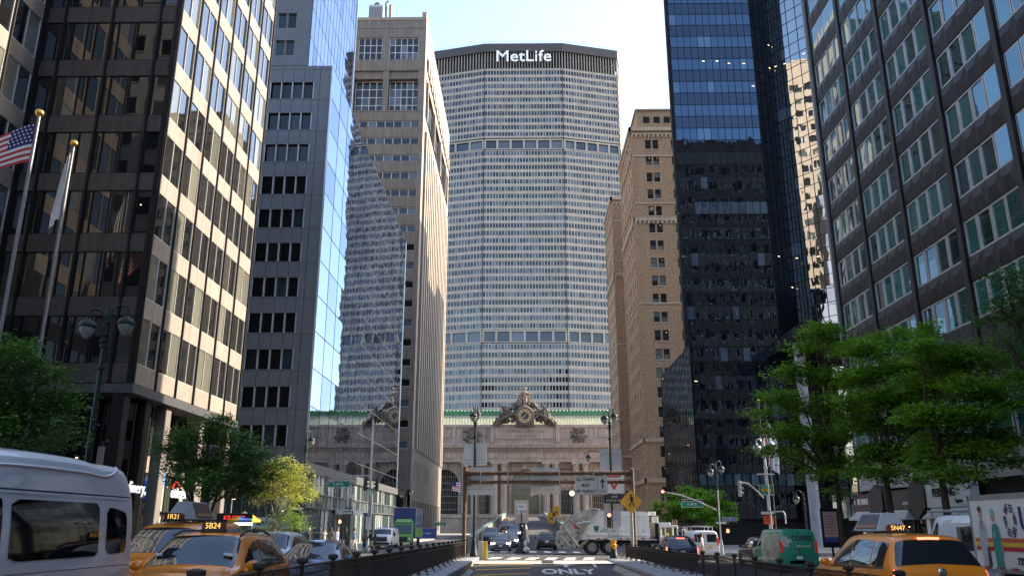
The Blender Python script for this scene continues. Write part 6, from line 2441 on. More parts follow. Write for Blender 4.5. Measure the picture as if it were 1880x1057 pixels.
# NO TURNS in the intersection on a sandbagged base
bx, by = -.12, 71.5
t = thing('traffic_sign', 'NO TURNS sign on a tan backing board standing in the intersection on a weighted base', 'sign', (bx, by, G(bx, by)))
mb = MB()
mb.cbox(-.6, .6, 0, .03, 2.45, 4.3, .01)
mb.build('backing_board', mat('tan_board', (.50, .40, .34), .6, var=.08), t)
mb = MB()
mb.cbox(-.38, .38, -.025, -.005, 3.1, 4.0, .008)
pn = mb.build('panel', M_signwhite, t)
for i, s_ in enumerate(('NO', 'TURNS')):
    text('lettering', s_, .28, M_signblack, pn, (0, -.030, 3.76 - i * .38), TS, .003, .9)
mb = MB()
mb.tube([(0, -.06, .1), (0, -.06, 3.3)], .05, 8)
for k in range(4):
    mb.lathe([(.05, .95 + k * .42), (.17, 1.0 + k * .42), (.17, 1.12 + k * .42), (.05, 1.2 + k * .42)], (0, -.06, 0), 8)
mb.build('pole', M_dkgreen, t, 40)
mb = MB()
mb.loft([[(a * math.cos(R(30 * k)), a * math.sin(R(30 * k)) * .8 - .06, z) for k in range(12)] for a, z in ((.62, 0), (.55, .2), (.3, .55), (.1, .9))], 0, True, True)
mb.ball((.38, -.25, .28), .36, 8, 1, (.9, .8, .75))
mb.ball((.3, -.3, .75), .2, 8, 1, (.6, .8, 1.6))
mb.build('weighted_base', [M_rubber, mat('white_sandbag', (.55, .54, .52), .8)], t, 50)
# concrete end post with yellow strip
mb = MB()
mb.cbox(-3.05, -2.72, 57.5, 57.9, -.5, .78, .03)
ep = mb.build('end_post', M_conc)
tag(ep, 'grey concrete end post with a yellow painted strip at the ramp mouth', 'post')
mb = MB()
mb.cbox(-2.70, -2.42, 57.5, 57.6, -.42, .76, .02)
mb.build('yellow_strip', mat('yellow_paint', (.62, .42, .02), .5, var=.2), ep)


def street_sign(name, label, s, c, w_, h, m=M_signgreen, y=None, hang=.12, ts=.62, group=None):
    t = thing(name, label, 'sign', c, 0, group)
    mb = MB()
    mb.box(-w_ / 2, w_ / 2, 0, .03, -h / 2, h / 2)
    mb.build('panel', m, t)
    mb = MB()
    b = .025
    for a in ((-w_ / 2, w_ / 2, -h / 2, -h / 2 + b), (-w_ / 2, w_ / 2, h / 2 - b, h / 2), (-w_ / 2, -w_ / 2 + b, -h / 2 + b, h / 2 - b), (w_ / 2 - b, w_ / 2, -h / 2 + b, h / 2 - b)):
        mb.box(a[0], a[1], -.006, -.001, a[2], a[3])
    mb.build('border', M_signwhite, t)
    if s:
        text('lettering', s, h * ts, M_signwhite, t, (0, -.006, 0), TS, .003, .95)
    if hang:
        mb = MB()
        mb.box(-w_ / 2, w_ / 2, .01, .03, h / 2 + hang, h / 2 + hang + .08)
        for x in (-w_ * .35, w_ * .35):
            mb.box(x - .02, x + .02, .012, .028, h / 2, h / 2 + hang)
        mb.build('hanger', M_steel, t)
    return t


def arm_pole(label, x, y, H, path, m, r=.10, z=None, extra=None):
    z = G(x, y) if z is None else z
    t = thing('signal_pole', label, 'pole', (x, y, z))
    mb = MB()
    post_base(mb, .16)
    mb.tube([(0, 0, 1), (0, 0, H)], [r, r * .75], 8)
    mb.build('pole', m, t, 40)
    if path:
        mb = MB()
        mb.tube([(p.x - x, p.y - y, p.z - z) for p in path], [.07 - .035 * i / (len(path) - 1) for i in range(len(path))], 8)
        mb.build('arm', m, t, 40)
    return t


yL = 75
arm_pole('tall silver pole with a long arm before the mirror glass flank', -13.75, yL, 11.5, [at(681, 873, Y=yL), at(650, 873, Y=yL), at(620, 880, Y=yL), at(585, 892, Y=yL)], M_slv)
c = at(621, 888, Y=yL)
street_sign('street_sign', 'green E 40 St sign hanging before the glass podium by the yellow tree', 'E 40 St', c, 2.15, .55, group='E 40 St signs')
for xx in (671, 692):
    p = at(xx, 900, Y=yL)
    signal('traffic_light', 'unlit traffic light on the silver pole ' + ('facing the hanging E 40 St sign' if xx < 680 else 'on the side by the box truck'), p.x, yL - .2, p.z, None, R(60 if xx < 680 else -60), M_dkgreen)
p = at(682, 905, Y=yL - .3)
mb = MB()
mb.lathe([(.02, -.0), (.17, .02), (.17, 1.9), (.02, 1.95)], (p.x, yL - .35, p.z - 2.0), 14)
tag(mb.build('signal_canister', M_lampglass), 'pale cylinder hanging on the silver pole below the signals', 'canister')
yR = 71.8
ap = arm_pole('pole with a long arm holding a red light before the broad tree', 16.7, yR, 5.3, [at(1316, 936, Y=yR), at(1285, 921, Y=yR), at(1250, 908, Y=yR), at(1213, 901, Y=yR)], M_slv, .07)
p = at(1217, 921, Y=yR)
signal('traffic_light', 'red traffic light at the tip of the arm before the broad tree', p.x, yR, p.z)
street_sign('street_sign', 'green E 40 St sign hanging in front of the broad umbrella shaped tree', 'E 40 St', at(1271, 925, Y=yR), 1.85, .48, group='E 40 St signs')
street_sign('street_sign', 'small blue East 40th St sign beside the broad umbrella shaped tree', 'East 40th St', at(1339, 952, Y=yR), 1.2, .32, mat('sign_blue', (.03, .06, .25), .4), hang=0)


def oneway(label, c, w_=1.0, flip=False):
    t = thing('one_way_sign', label, 'sign', c, 0, 'one way signs')
    h = w_ * .36
    mb = MB()
    mb.box(-w_ / 2, w_ / 2, 0, .02, -h / 2, h / 2)
    mb.build('panel', M_signblack, t)
    mb = MB()
    a, b = w_ * .46, h * .34
    mb.prism([(-a, -b * .7), (a * .45, -b * .7), (a * .45, -b), (a, 0), (a * .45, b), (a * .45, b * .7), (-a, b * .7)], -.005, -.001, 'y')
    mb.build('arrow', M_signwhite, t)
    text('lettering', 'ONE WAY', h * .38, M_signblack, t, (-w_ * .08, -.007, 0), TS, .002, .85)
    return t


oneway('ONE WAY arrow sign under the blue East 40th St sign', at(1325, 959, Y=yR), 1.0)
oneway('ONE WAY arrow sign on the silver pole above an orange sign', at(1410, 941, Y=61.6), 1.05)
oneway('ONE WAY arrow sign on the green corner pole above the waiting people', at(639, 941, Y=70), .85)
oneway('ONE WAY arrow sign near the sunlit yellow tree', at(546, 933, Y=55), 1.0)


def hand(label, c):
    t = thing('pedestrian_signal', label, 'pedestrian signal', c, 0, 'lit red hand signals')
    mb = MB()
    mb.cbox(-.2, .2, -.05, .15, -.2, .22, .03)
    mb.build('housing', M_plast, t)
    mb = MB()
    mb.cbox(-.09, .09, -.07, -.052, -.13, .03, .01)
    for k in range(4):
        mb.cbox(-.085 + k * .045, -.05 + k * .045, -.07, -.052, .03, .13 + .03 * (k in (1, 2)), .008)
    mb.prism([(.09, -.06), (.15, .02), (.13, .05), (.09, .01)], -.07, -.052, 'y')
    mb.build('lit_hand', mat('lit_hand_red', (.6, .1, .05), .4, emit=(1, .16, .07), es=2.0), t)
    return t


hand('lit red hand pedestrian signal above the waiting people', at(624, 957, Y=70))
hand('lit red hand pedestrian signal below the blue East 40th St sign', at(1336, 974, Y=yR))
p = at(638, 1000, Y=70)
arm_pole('green corner pole with a ONE WAY sign among the waiting people', p.x, 70.1, 4.3, None, M_dkgreen, .07, z=G(p.x, 70))
plate('sign', 'pale rectangular sign back atop the green corner pole above the people', 'sign', p.x - .32, p.x + .2, 3.3, 4.3, 70.25, M_signback)
# silver pole signs, right
yS = 61.7
t = street_sign('street_sign', 'green sign with an orange middle band on the silver twin lamp', '', at(1407, 899, Y=yS), 1.1, .75, hang=0)
text('lettering', 'Park Ave', .16, M_signwhite, t, (0, -.006, .22), TS, .003)
mb = MB()
mb.box(-.36, .36, -.006, -.001, -.1, .1)
mb.build('orange_band', M_signyellow, t)
text('lettering', 'VIADUCT', .13, M_signblack, t, (0, -.010, 0), TS, .002)
text('lettering', 'E 41 - E 45', .14, M_signwhite, t, (0, -.006, -.24), TS, .003)
c = at(1411, 953, Y=yS)
mb = MB()
mb.cbox(-.36, .36, 0, .02, -.32, .32, .01)
ro = mb.build('road_work_sign', mat('orange_red_sheet', (.62, .09, .05), .45, var=.12), None, None, c)
tag(ro, 'orange red ROAD WORK sign on the silver twin lamp below the arrow', 'sign')
for k, s_ in enumerate(('ROAD', 'WORK')):
    text('lettering', s_, .19, M_signblack, ro, (0, -.006, .12 - .24 * k), TS, .002, .9)
p = at(1357, 884, Y=yS)
ap = arm_pole('thin silver arm pole holding a grey signal before the teal lobby glass', 18.05, yS - .1, 6.6, [at(1402, 913, Y=yS), at(1392, 902, Y=yS), at(1375, 888, Y=yS), at(1356, 882, Y=yS)], M_slv, .06)
signal('traffic_light', 'grey traffic light seen edge on at the end of the silver arm', p.x, yS, p.z - 1.05, None, R(70), mat('grey_housing', (.30, .31, .31), .5))
mb = MB()
p = at(1405, 870, Y=yS)
mb.tube([(p.x - .62, yS - .1, p.z), (p.x + .62, yS - .1, p.z)], .05, 6)
tag(mb.build('cross_bar', M_slv), 'short white cross bar on the silver twin lamp above the green sign', 'bar')
mb = MB()
p = at(1432, 985, Y=60)
mb.tube([(p.x - .5, 60, .1), (p.x - .5, 60, 2.7), (p.x + .4, 60, 2.75), (p.x + .5, 60, 2.5), (p.x + .5, 60, 1.9)], .05, 6)
tag(mb.build('bent_pipe', M_slv), 'bent white pipe frame standing behind the green coffee van', 'pipe')
# posters, kiosks
p = at(1523, 945, Y=52)
t = thing('poster_stand', 'dark poster stand with a pale notice beside the kerb tree', 'sign', (p.x, 52, G(p.x, 52) + .14))
mb = MB()
mb.cbox(-.55, .55, 0, .12, .9, 3.2, .03)
mb.box(-.06, .06, .03, .1, 0, .95)
mb.build('frame', M_black, t)
mb = MB()
mb.box(-.42, .42, -.012, -.002, 1.5, 3.0, 0)
mb.box(-.42, .42, -.012, -.002, 1.2, 1.49, 1)
for k in range(7):
    mb.box(-.34, .30 - .05 * (k % 3), -.016, -.012, 1.7 + k * .17, 1.74 + k * .17, 2)
mb.build('notice', [mat('notice_pink', (.50, .36, .33), .5), mat('notice_blue', (.05, .05, .25), .5), M_red], t)
p = at(677, 960, Y=80)
t = thing('advert_kiosk', 'slim dark blue advertising kiosk with a white poster by the pickup', 'kiosk', (p.x, 80, G(p.x, 80) + .14))
mb = MB()
mb.cbox(-.45, .45, 0, .25, 0, 3.1, .04)
mb.build('body', P_nvy, t)
mb = MB()
mb.box(-.3, .3, -.01, -.002, 1.6, 2.8)
mb.build('poster', M_signwhite, t)
c = at(780, 978, Y=110)
street_sign('banner_sign', 'blue banner sign on the far sidewalk near the granite base', 'Now Open', c, 3.0, 1.3, MATS['sign_blue'], hang=0, ts=.3)
c = at(808, 961, Y=140)
street_sign('street_sign', 'small green E 41 St sign hanging farther up the avenue', 'E 41 St', c, 2.0, .55)
p = at(427, 900, Y=52)
t = plate('traffic_sign', 'small dark red parking sign on a thin pole among the trees', 'sign', p.x - .3, p.x + .3, p.z - .45, p.z + .45, 52, mat('dark_red_sign', (.16, .02, .02), .5), post=(0, 0, p.z + .4, .035))
for k in range(3):
    text('lettering', ('NO', 'STANDING', 'ANYTIME')[k], .12, M_signwhite, t, (0, -.006, .7 - .22 * k), TS, .002)
for (xx, yy, lab) in ((1012, 950, 'small yellow chevron marker sign at the head of the viaduct'), (1021, 938, 'small round topped yellow sign at the head of the viaduct')):
    p = at(xx, yy, Y=150)
    t = plate('warning_sign', lab, 'sign', p.x - .6, p.x + .6, p.z - .9, p.z + .9, 150, M_signyellow, post=(0, p.z - 3.5, p.z, .08))
    mb = MB()
    mb.prism([(-.3, .4), (0, .8), (.3, .4), (.3, .7), (0, 1.1), (-.3, .7)], -.006, 0, 'y')
    mb.build('chevron', M_signblack, t)
p = at(1050, 905, Y=160)
t = thing('globe_lamp', 'lit globe lamp on a dark post before the station', 'street lamp', (p.x, 160, VZ(0, 160)))
mb = MB()
mb.tube([(0, 0, 0), (0, 0, p.z - VZ(0, 160) - .4)], .12, 8)
mb.build('post', M_black, t)
mb = MB()
mb.ball((0, 0, p.z - VZ(0, 160)), .5, 12)
mb.build('globe', mat('lit_globe', (.8, .7, .5), .4, emit=(1, .8, .5), es=.35), t, 60)

# food cart
p = at(436, 960, Y=47)
fx, fy = p.x, 47
t = thing('food_cart', 'street food cart with a red LED sign under the trees', 'food cart', (fx, fy, G(fx, fy) + .14))
mb = MB()
mb.cbox(-.95, .95, -.5, .5, .35, 1.35, .04)
mb.cbox(-1.0, 1.0, -.55, .55, 1.33, 1.4, .02)
for x in (-.9, .9):
    mb.tube([(x, -.45, 1.4), (x, -.45, 2.2)], .025, 6)
    mb.tube([(x, .45, 1.4), (x, .45, 2.2)], .025, 6)
mb.build('counter', M_chrome, t)
mb = MB()
mb.cbox(-1.0, 1.0, -.58, -.5, 2.0, 2.5, .02, 0)
mb.cbox(-1.0, 1.0, -.57, -.5, 1.86, 1.98, .01, 1)
mb.cbox(-1.0, 1.0, -.57, -.5, 1.45, 1.84, .01, 2)
so = mb.build('sign_board', [M_signblack, M_lampw, mat('menu_board', (.15, .20, .14), .5, var=.9, scale=6)], t)
text('led_lettering', 'ICE COLD', .28, mat('lit_red_led', (.7, .03, .02), .5, emit=(1, .06, .04), es=.2), so, (0, -.59, 2.25), TS, .003, .95, bold=.006)
for x in (-.7, .7):
    mb = MB()
    mb.lathe([(.28, -.05), (.3, 0), (.28, .05)], (x, -.45, .3), 16, 0, 'y')
    mb.build('wheel', M_rubber, t)
t = thing('umbrella', 'blue and yellow street umbrella over the food cart', 'umbrella', (fx + .35, fy, G(fx, fy) + .85))
mb = MB()
for k in range(8):
    a0, a1 = R(45 * k), R(45 * k + 45)
    P = lambda a, r, z: (r * math.cos(a), r * math.sin(a), z)
    am = (a0 + a1) / 2
    mb.poly([P(a0, .95, 1.42), P(am, .88, 1.40), P(a1, .95, 1.42), P(a1, .5, 1.70), P(a0, .5, 1.70)], k % 2)
    mb.poly([P(a0, .5, 1.70), P(a1, .5, 1.70), (0, 0, 1.85)], k % 2)
    mb.poly([P(a0, .95, 1.42), P(a0, .95, 1.3), P(a1, .95, 1.3), P(a1, .95, 1.42)], k % 2)
mb.build('canopy', [mat('umbrella_blue', (.03, .10, .35), .7), mat('umbrella_yellow', (.62, .36, .02), .7)], t)
mb = MB()
mb.tube([(0, 0, -.1), (0, 0, 1.95)], .02, 6)
mb.build('shaft', M_steel, t)

# ---- flags and flagpoles
FR, FW, FB = mat('flag_red', (.42, .02, .03), .8, var=.1), mat('flag_white', (.62, .60, .60), .8, var=.08), mat('flag_blue', (.015, .02, .12), .8, var=.1)


def flagpole(label, x, y, z0, z1, r=.11, group='flagpoles'):
    t = thing('flagpole', label, 'flagpole', (x, y, z0), 0, group)
    mb = MB()
    mb.tube([(0, 0, 0), (0, 0, z1 - z0)], [r, r * .62], 12)
    mb.lathe([(r * 2.2, 0), (r * 2.0, .1), (r * 1.2, .2)], (0, 0, 0), 12)
    mb.build('shaft', mat('grey_pole', (.17, .17, .185), .4, .5), t, 40)
    mb = MB()
    mb.ball((0, 0, z1 - z0 + .2), .2, 14)
    mb.lathe([(.06, 0), (.12, .05), (.05, .1)], (0, 0, z1 - z0), 10)
    mb.build('finial', M_gold, t, 60)
    return t


def cloth(label, name, root_p, W, Hh, fn, cells, rot=0, sub=3):
    """flag surface fn(u,v) -> local point; cells(u,v) -> material index"""
    mb = MB()
    nu, nv = 26, 26
    k = mb.pts([fn(i / nu, j / nv) for j in range(nv + 1) for i in range(nu + 1)])
    for j in range(nv):
        for i in range(nu):
            mb.face((k + j * (nu + 1) + i, k + j * (nu + 1) + i + 1, k + (j + 1) * (nu + 1) + i + 1, k + (j + 1) * (nu + 1) + i), cells((i + .5) / nu, (j + .5) / nv))
    o = mb.build(name, [FR, FW, FB], None, 80, root_p, rot)
    tag(o, label, 'flag')
    return o


p1 = at(72, 215, Y=34)
flagpole('tall grey flagpole with a gold ball flying the striped flag', p1.x, 34, G(-15, 34) + .14, p1.z)
p2 = at(135, 270, Y=38)
flagpole('tall grey flagpole with a gold ball holding the limp white flag', p2.x, 38, G(-15, 38) + .14, p2.z)


def usfn(u, v):
    # hoist at u=0; the fly droops and folds downwards
    x = -3.3 * u * (1 - .28 * u)
    z = -1.95 * v - 1.5 * u * u - .35 * u
    y = .28 * math.sin(6 * u + 1.2 * v) * u
    return (x, y, z)


us = cloth('striped american flag drooping from the tall flagpole by the office block', 'american_flag', (p1.x - .09, 33.97, p1.z - .35), 3.3, 1.95, usfn,
           lambda u, v: 2 if u < .40 and v < 7 / 13 else (0 if int(v * 13) % 2 == 0 else 1))
mb = MB()
for r_ in range(5):
    for c_ in range(6):
        u, v = .03 + .063 * c_ + (.03 if r_ % 2 else 0), .04 + .10 * r_
        p = Vector(usfn(u, v))
        mb.lathe([(.048, -.012), (.048, .012)], (p.x, p.y, p.z), 5, 0, 'y')
mb.build('stars', FW, us)


def limp(u, v):
    fold = math.sin(u * 14) * .10 * (1 - .3 * v)
    return (-.06 - .62 * u * (.35 + .65 * min(1, v * 1.3)) + .1 * u * v, fold + .1 * u, -3.6 * v - .9 * u + .5 * math.sin(u * 3) * (v > .8) * .3)


cloth('limp plain white flag hanging in front of the bronze office block', 'white_flag', (p2.x - .06, 37.97, p2.z - .3), 1, 1, limp, lambda u, v: 1)
q1, q2 = at(1393, 738, Y=94), at(1404, 730, Y=94)
for q_, lab in ((q1, 'slim flagpole with a green finial holding the furled striped flag before the black tower'), (q2, 'slim flagpole holding the furled white flag before the black tower')):
    flagpole(lab, q_.x, 94, G(16, 94) + .14, q_.z, .08)


def furl(w_, l):
    def f(u, v):
        return (w_ * (u - .2) * (.35 + .8 * v * (1.2 - v)) + .15 * v, .12 * math.sin(u * 12 + v * 2), -l * v - .5 * u)
    return f


z_ = at(1392, 780, Y=94).z
cloth('small furled striped flag beside the silver twin lamp', 'american_flag', (q1.x - .1, 93.9, z_), 1, 1, furl(1.5, 4.2), lambda u, v: 2 if v > .62 and u < .7 else (0 if int(u * 7) % 2 else 1))
cloth('small furled white flag beside the silver twin lamp', 'white_flag', (q2.x + .1, 93.9, z_ + .4), 1, 1, furl(1.6, 5.4), lambda u, v: 1)
p = at(838, 893, Y=250)
cloth('tiny american flag hanging at the station arch', 'american_flag', p + Vector((-1.3, 0, 1.6)), 1, 1, lambda u, v: (2.6 * u, .2 * math.sin(5 * u), -2.6 * v - .6 * u), lambda u, v: 2 if u < .45 and v < .5 else (0 if int(v * 9) % 2 else 1))
# ================================================================== TREES
def leafmat(name, c0, c1, tr=.35):
    m = bpy.data.materials.new(name)
    m.use_nodes = True
    t = m.node_tree
    N, L = t.nodes, t.links
    b = N['Principled BSDF']
    b.inputs['Roughness'].default_value = .5
    a = N.new('ShaderNodeAttribute')
    a.attribute_name = 'rnd'
    cr = N.new('ShaderNodeValToRGB')
    cr.color_ramp.elements[0].color = (*c0, 1)
    cr.color_ramp.elements[1].color = (*c1, 1)
    L.new(a.outputs['Fac'], cr.inputs[0])
    L.new(cr.outputs[0], b.inputs['Base Color'])
    tl = N.new('ShaderNodeBsdfTranslucent')
    L.new(cr.outputs[0], tl.inputs['Color'])
    mx = N.new('ShaderNodeMixShader')
    mx.inputs[0].default_value = tr
    L.new(b.outputs[0], mx.inputs[1])
    L.new(tl.outputs[0], mx.inputs[2])
    L.new(mx.outputs[0], N['Material Output'].inputs[0])
    MATS[name] = m
    return m


M_leaf = leafmat('fresh_green_leaves', (.04, .13, .008), (.27, .50, .035), .55)
M_leafd = leafmat('deep_green_leaves', (.03, .09, .012), (.09, .22, .02), .4)
M_leafy = leafmat('yellow_green_leaves', (.26, .30, .04), (.52, .54, .11))
M_bark = mat('brown_bark', (.05, .034, .026), .9, var=.35, scale=5, bump=.6, bscale=18)
M_barkp = mat('pale_bark', (.22, .17, .13), .85, var=.35, scale=5, bump=.5, bscale=14)


def tree(name, label, loc, trunk_h, clumps, nleaf, ls, ml, mb_, tr=.12, group=None, seed=1, lean=(0, 0), multi=1):
    """clumps = [(x,y,z,rx,ry,rz)] local; leaves are small pointed faces through each clump's volume"""
    rs = random.Random(seed)
    t = thing(name, label, 'tree', loc, 0, group)
    tk = MB()
    top = Vector((lean[0], lean[1], trunk_h))
    if multi == 1:
        tk.tube([(0, 0, -.1), (lean[0] * .3 + .03, lean[1] * .3, trunk_h * .5), tuple(top)], [tr * 1.25, tr, tr * .8], 9)
        roots = [top]
    else:
        roots = []
        for k in range(multi):
            a = 6.28 * k / multi + .4
            p = Vector((math.cos(a) * .55, math.sin(a) * .4, trunk_h))
            tk.tube([(math.cos(a) * .06, math.sin(a) * .06, -.1), (math.cos(a) * .2, math.sin(a) * .15, trunk_h * .4), tuple(p)], [tr, tr * .8, tr * .6], 7)
            roots.append(p)
    for c in clumps:
        c0 = Vector(c[:3])
        r0 = min(roots, key=lambda r: (r - c0).length)
        mid = r0.lerp(c0, .5) + Vector((rs.uniform(-.2, .2), rs.uniform(-.2, .2), rs.uniform(.0, .3)))
        tk.tube([tuple(r0), tuple(mid), tuple(c0)], [tr * .5, tr * .32, tr * .12], 6)
        for _ in range(5):
            e = c0 + Vector((rs.uniform(-1, 1) * c[3] * .8, rs.uniform(-1, 1) * c[4] * .8, rs.uniform(-.5, .8) * c[5]))
            s0 = mid.lerp(c0, rs.uniform(.3, 1))
            tk.tube([tuple(s0), tuple(s0.lerp(e, .5) + Vector((0, 0, .08))), tuple(e)], [tr * .13, tr * .09, tr * .04], 4)
    tk.build('trunk', mb_, t, 50)
    cr = MB()
    vol = [c[3] * c[4] * c[5] for c in clumps]
    tot = sum(v ** .8 for v in vol)
    for c, v in zip(clumps, vol):
        n = int(nleaf * v ** .8 / tot)
        # sprays: sub-clusters give dark and light tufts
        sprays = []
        for _ in range(max(6, n // 42)):
            while True:
                d = Vector((rs.uniform(-1, 1), rs.uniform(-1, 1), rs.uniform(-1, 1)))
                if .25 < d.length < 1:
                    break
            o_ = rs.uniform(1.0, 1.7) if rs.random() < .4 else 1.0     # sprays that reach out beyond the tuft
            sprays.append((Vector(c[:3]) + Vector((d.x * c[3] * o_, d.y * c[4] * o_, d.z * c[5])), rs.uniform(.45, 1.15), rs.random()))
        for _ in range(n):
            s, sz, tone = rs.choice(sprays)
            p = s + Vector((rs.gauss(0, 1) * .34, rs.gauss(0, 1) * .34, rs.gauss(0, 1) * .14)) * sz * min(1.05, (c[3] + .3))
            az, el = rs.uniform(0, 6.28), rs.uniform(-.7, .5)
            d = Vector((math.cos(az) * math.cos(el), math.sin(az) * math.cos(el), math.sin(el)))
            w_ = d.cross(Vector((rs.uniform(-.5, .5), rs.uniform(-.5, .5), 1))).normalized()
            l = ls * rs.uniform(.6, 1.35)
            k = cr.pts([p, p + d * l * .5 + w_ * l * .3, p + d * l, p + d * l * .5 - w_ * l * .3])
            cr.face((k, k + 1, k + 2, k + 3), 0, min(1, max(0, .55 * tone + .45 * rs.random())))
    cr.build('crown', ml, t)
    return t


def clumpset(seed, n, box, flat=.45, size=(.7, 1.2)):
    rs = random.Random(seed)
    x0, x1, y0, y1, z0, z1 = box
    out = []
    for i in range(n):
        f = i / max(1, n - 1)
        z = z0 + (z1 - z0) * f
        taper = 1 - .55 * max(0, (f - .35) / .65)
        a = i * 2.4 + rs.uniform(-.4, .4)
        r = rs.uniform(.25, 1) * taper
        s = rs.uniform(*size)
        out.append(((x0 + x1) / 2 + math.cos(a) * r * (x1 - x0) / 2, (y0 + y1) / 2 + math.sin(a) * r * (y1 - y0) / 2, z, s, s, s * flat))
    return out


def pxclumps(spec, Y, loc, dep=1.0, seed=3):
    """clump centres given as photo pixels with pixel radii, spread in depth round Y"""
    rs = random.Random(seed)
    out = []
    for x, y, rx, rz in spec:
        yy = Y + rs.uniform(-1, 1) * dep
        p = at(x, y, Y=yy)
        k = yy / FPX
        out.append((p.x - loc[0], yy - loc[1], p.z - loc[2], rx * k, max(.5, rx * k * .9), rz * k * 1.15))
    return out


L1 = (-15.2, 24.5, .35)
tree('street_tree', 'dense dark green tree behind the white shuttle van', L1, 3.4,
     pxclumps([(20, 660, 50, 35), (70, 700, 50, 40), (10, 740, 50, 45), (110, 740, 38, 35), (60, 770, 60, 35), (120, 790, 30, 25), (0, 800, 60, 30), (80, 810, 50, 22), (-60, 700, 60, 50), (-50, 780, 60, 50), (35, 640, 25, 20)], 24.5, L1, 1.2),
     16000, .13, M_leafd, M_bark, .14, 'trees on the flagpole side of the avenue', 2)
L2 = (-14.6, 38, .35)
tree('street_tree', 'dark multi stemmed tree in the shade before the grey panelled block', L2, 2.4,
     pxclumps([(330, 810, 32, 22), (385, 790, 40, 22), (440, 815, 35, 25), (350, 850, 48, 25), (420, 855, 50, 28), (470, 840, 25, 22), (385, 885, 45, 22), (445, 890, 40, 22), (300, 825, 14, 10), (335, 880, 25, 16), (490, 862, 25, 20), (400, 770, 22, 10)], 38, L2, 1.3),
     27000, .135, M_leafd, M_bark, .09, 'trees on the flagpole side of the avenue', 3, multi=5)
L3 = (-14.6, 49.5, .2)
tree('street_tree', 'sunlit yellow green tree glowing at the corner', L3, 2.2,
     pxclumps([(500, 870, 34, 20), (540, 870, 28, 22), (520, 895, 45, 20), (560, 900, 24, 16), (480, 905, 28, 18), (525, 850, 24, 12), (545, 920, 24, 12), (490, 880, 30, 18)], 49.5, L3, 1.0),
     7000, .15, M_leafy, M_barkp, .07, 'trees on the flagpole side of the avenue', 4, multi=4)
L4 = (-14.9, 50.5, .2)
t = tree('shrub', 'bright sunlit bush below the yellow green tree', L4, .6, pxclumps([(515, 955, 18, 14), (540, 958, 20, 14), (528, 940, 14, 12), (505, 968, 16, 9), (551, 968, 14, 8)], 50.5, L4, .5), 2600, .13, leafmat('bush_leaves', (.12, .22, .04), (.25, .38, .08)), M_barkp, .03, None, 5, multi=4)
t['category'] = 'shrub'
for (X, Y, tp, spec, n, sd, lab, ln) in (
        (16.5, 44, 1545, [(1470, 640, 30, 12), (1510, 610, 34, 13), (1550, 640, 45, 14), (1450, 680, 34, 12), (1500, 690, 45, 14), (1560, 700, 45, 16), (1430, 730, 38, 13), (1490, 745, 50, 15), (1400, 760, 28, 9), (1550, 760, 50, 16), (1440, 790, 45, 13), (1510, 800, 50, 15), (1420, 825, 34, 10), (1480, 840, 40, 12), (1550, 850, 50, 14), (1500, 870, 30, 10), (1495, 600, 16, 10), (1540, 905, 22, 10)], 27000, 11, 'fresh green layered kerb tree closest to the black tower', 0),
        (16.5, 38, 1635, [(1600, 640, 50, 16), (1650, 620, 45, 14), (1580, 690, 45, 15), (1640, 680, 55, 18), (1700, 670, 45, 15), (1600, 735, 55, 17), (1670, 730, 55, 18), (1590, 780, 45, 14), (1650, 785, 60, 18), (1710, 760, 45, 14), (1620, 830, 50, 15), (1680, 835, 50, 15), (1590, 865, 34, 11), (1650, 870, 40, 12)], 27000, 12, 'fresh green layered kerb tree in front of the maroon shop sign', 0),
        (16.5, 33, 1740, [(1690, 640, 40, 14), (1740, 650, 50, 16), (1790, 660, 50, 15), (1720, 700, 60, 18), (1790, 710, 55, 17), (1700, 760, 50, 16), (1770, 765, 60, 18), (1830, 740, 40, 14), (1740, 815, 60, 18), (1800, 825, 50, 15), (1700, 850, 40, 13), (1760, 870, 50, 13), (1840, 800, 34, 14), (1855, 850, 24, 10), (1880, 690, 30, 16), (1700, 610, 20, 12)], 27000, 13, 'fresh green layered kerb tree in front of the pale shop sign', 0)):
    z = G(X, Y) + .14
    L_ = (X, Y, z)
    tree('street_tree', lab, L_, 4.2 + .2 * (sd - 11), pxclumps(spec, Y, L_, 1.5, sd), n, .18, M_leaf, M_bark, .15, 'trees on the shop side of the avenue', sd)
L5 = (17.2, 26.5, -.2)
tree('street_tree', 'overhanging branches of the nearest kerb tree at the upper right edge', L5, 5.2,
     pxclumps([(1845, 510, 24, 20), (1870, 540, 30, 22), (1835, 560, 22, 12), (1870, 590, 35, 16), (1815, 585, 34, 10), (1850, 625, 34, 14), (1900, 560, 50, 40), (1905, 640, 50, 40), (1870, 660, 26, 12), (1960, 600, 60, 60), (1890, 500, 30, 20)], 26.5, L5, .9),
     9000, .12, M_leafd, M_bark, .15, 'trees on the shop side of the avenue', 14)
L6 = (18.4, 92, -.6)
tree('street_tree', 'broad umbrella shaped green tree beyond the crossing at the foot of the black tower', L6, 2.6,
     pxclumps([(1225, 930, 28, 11), (1260, 910, 34, 12), (1295, 912, 34, 12), (1325, 932, 26, 12), (1245, 945, 36, 10), (1285, 935, 40, 12), (1310, 950, 30, 10), (1275, 900, 24, 8), (1205, 940, 14, 8), (1340, 950, 14, 10), (1230, 955, 22, 8)], 92, L6, 2.5),
     9000, .34, M_leaf, M_bark, .16, None, 15)
for i, (px_, py_, Y) in enumerate(((1240, 985, 66.5), (1325, 982, 60), (1455, 985, 58))):
    pass

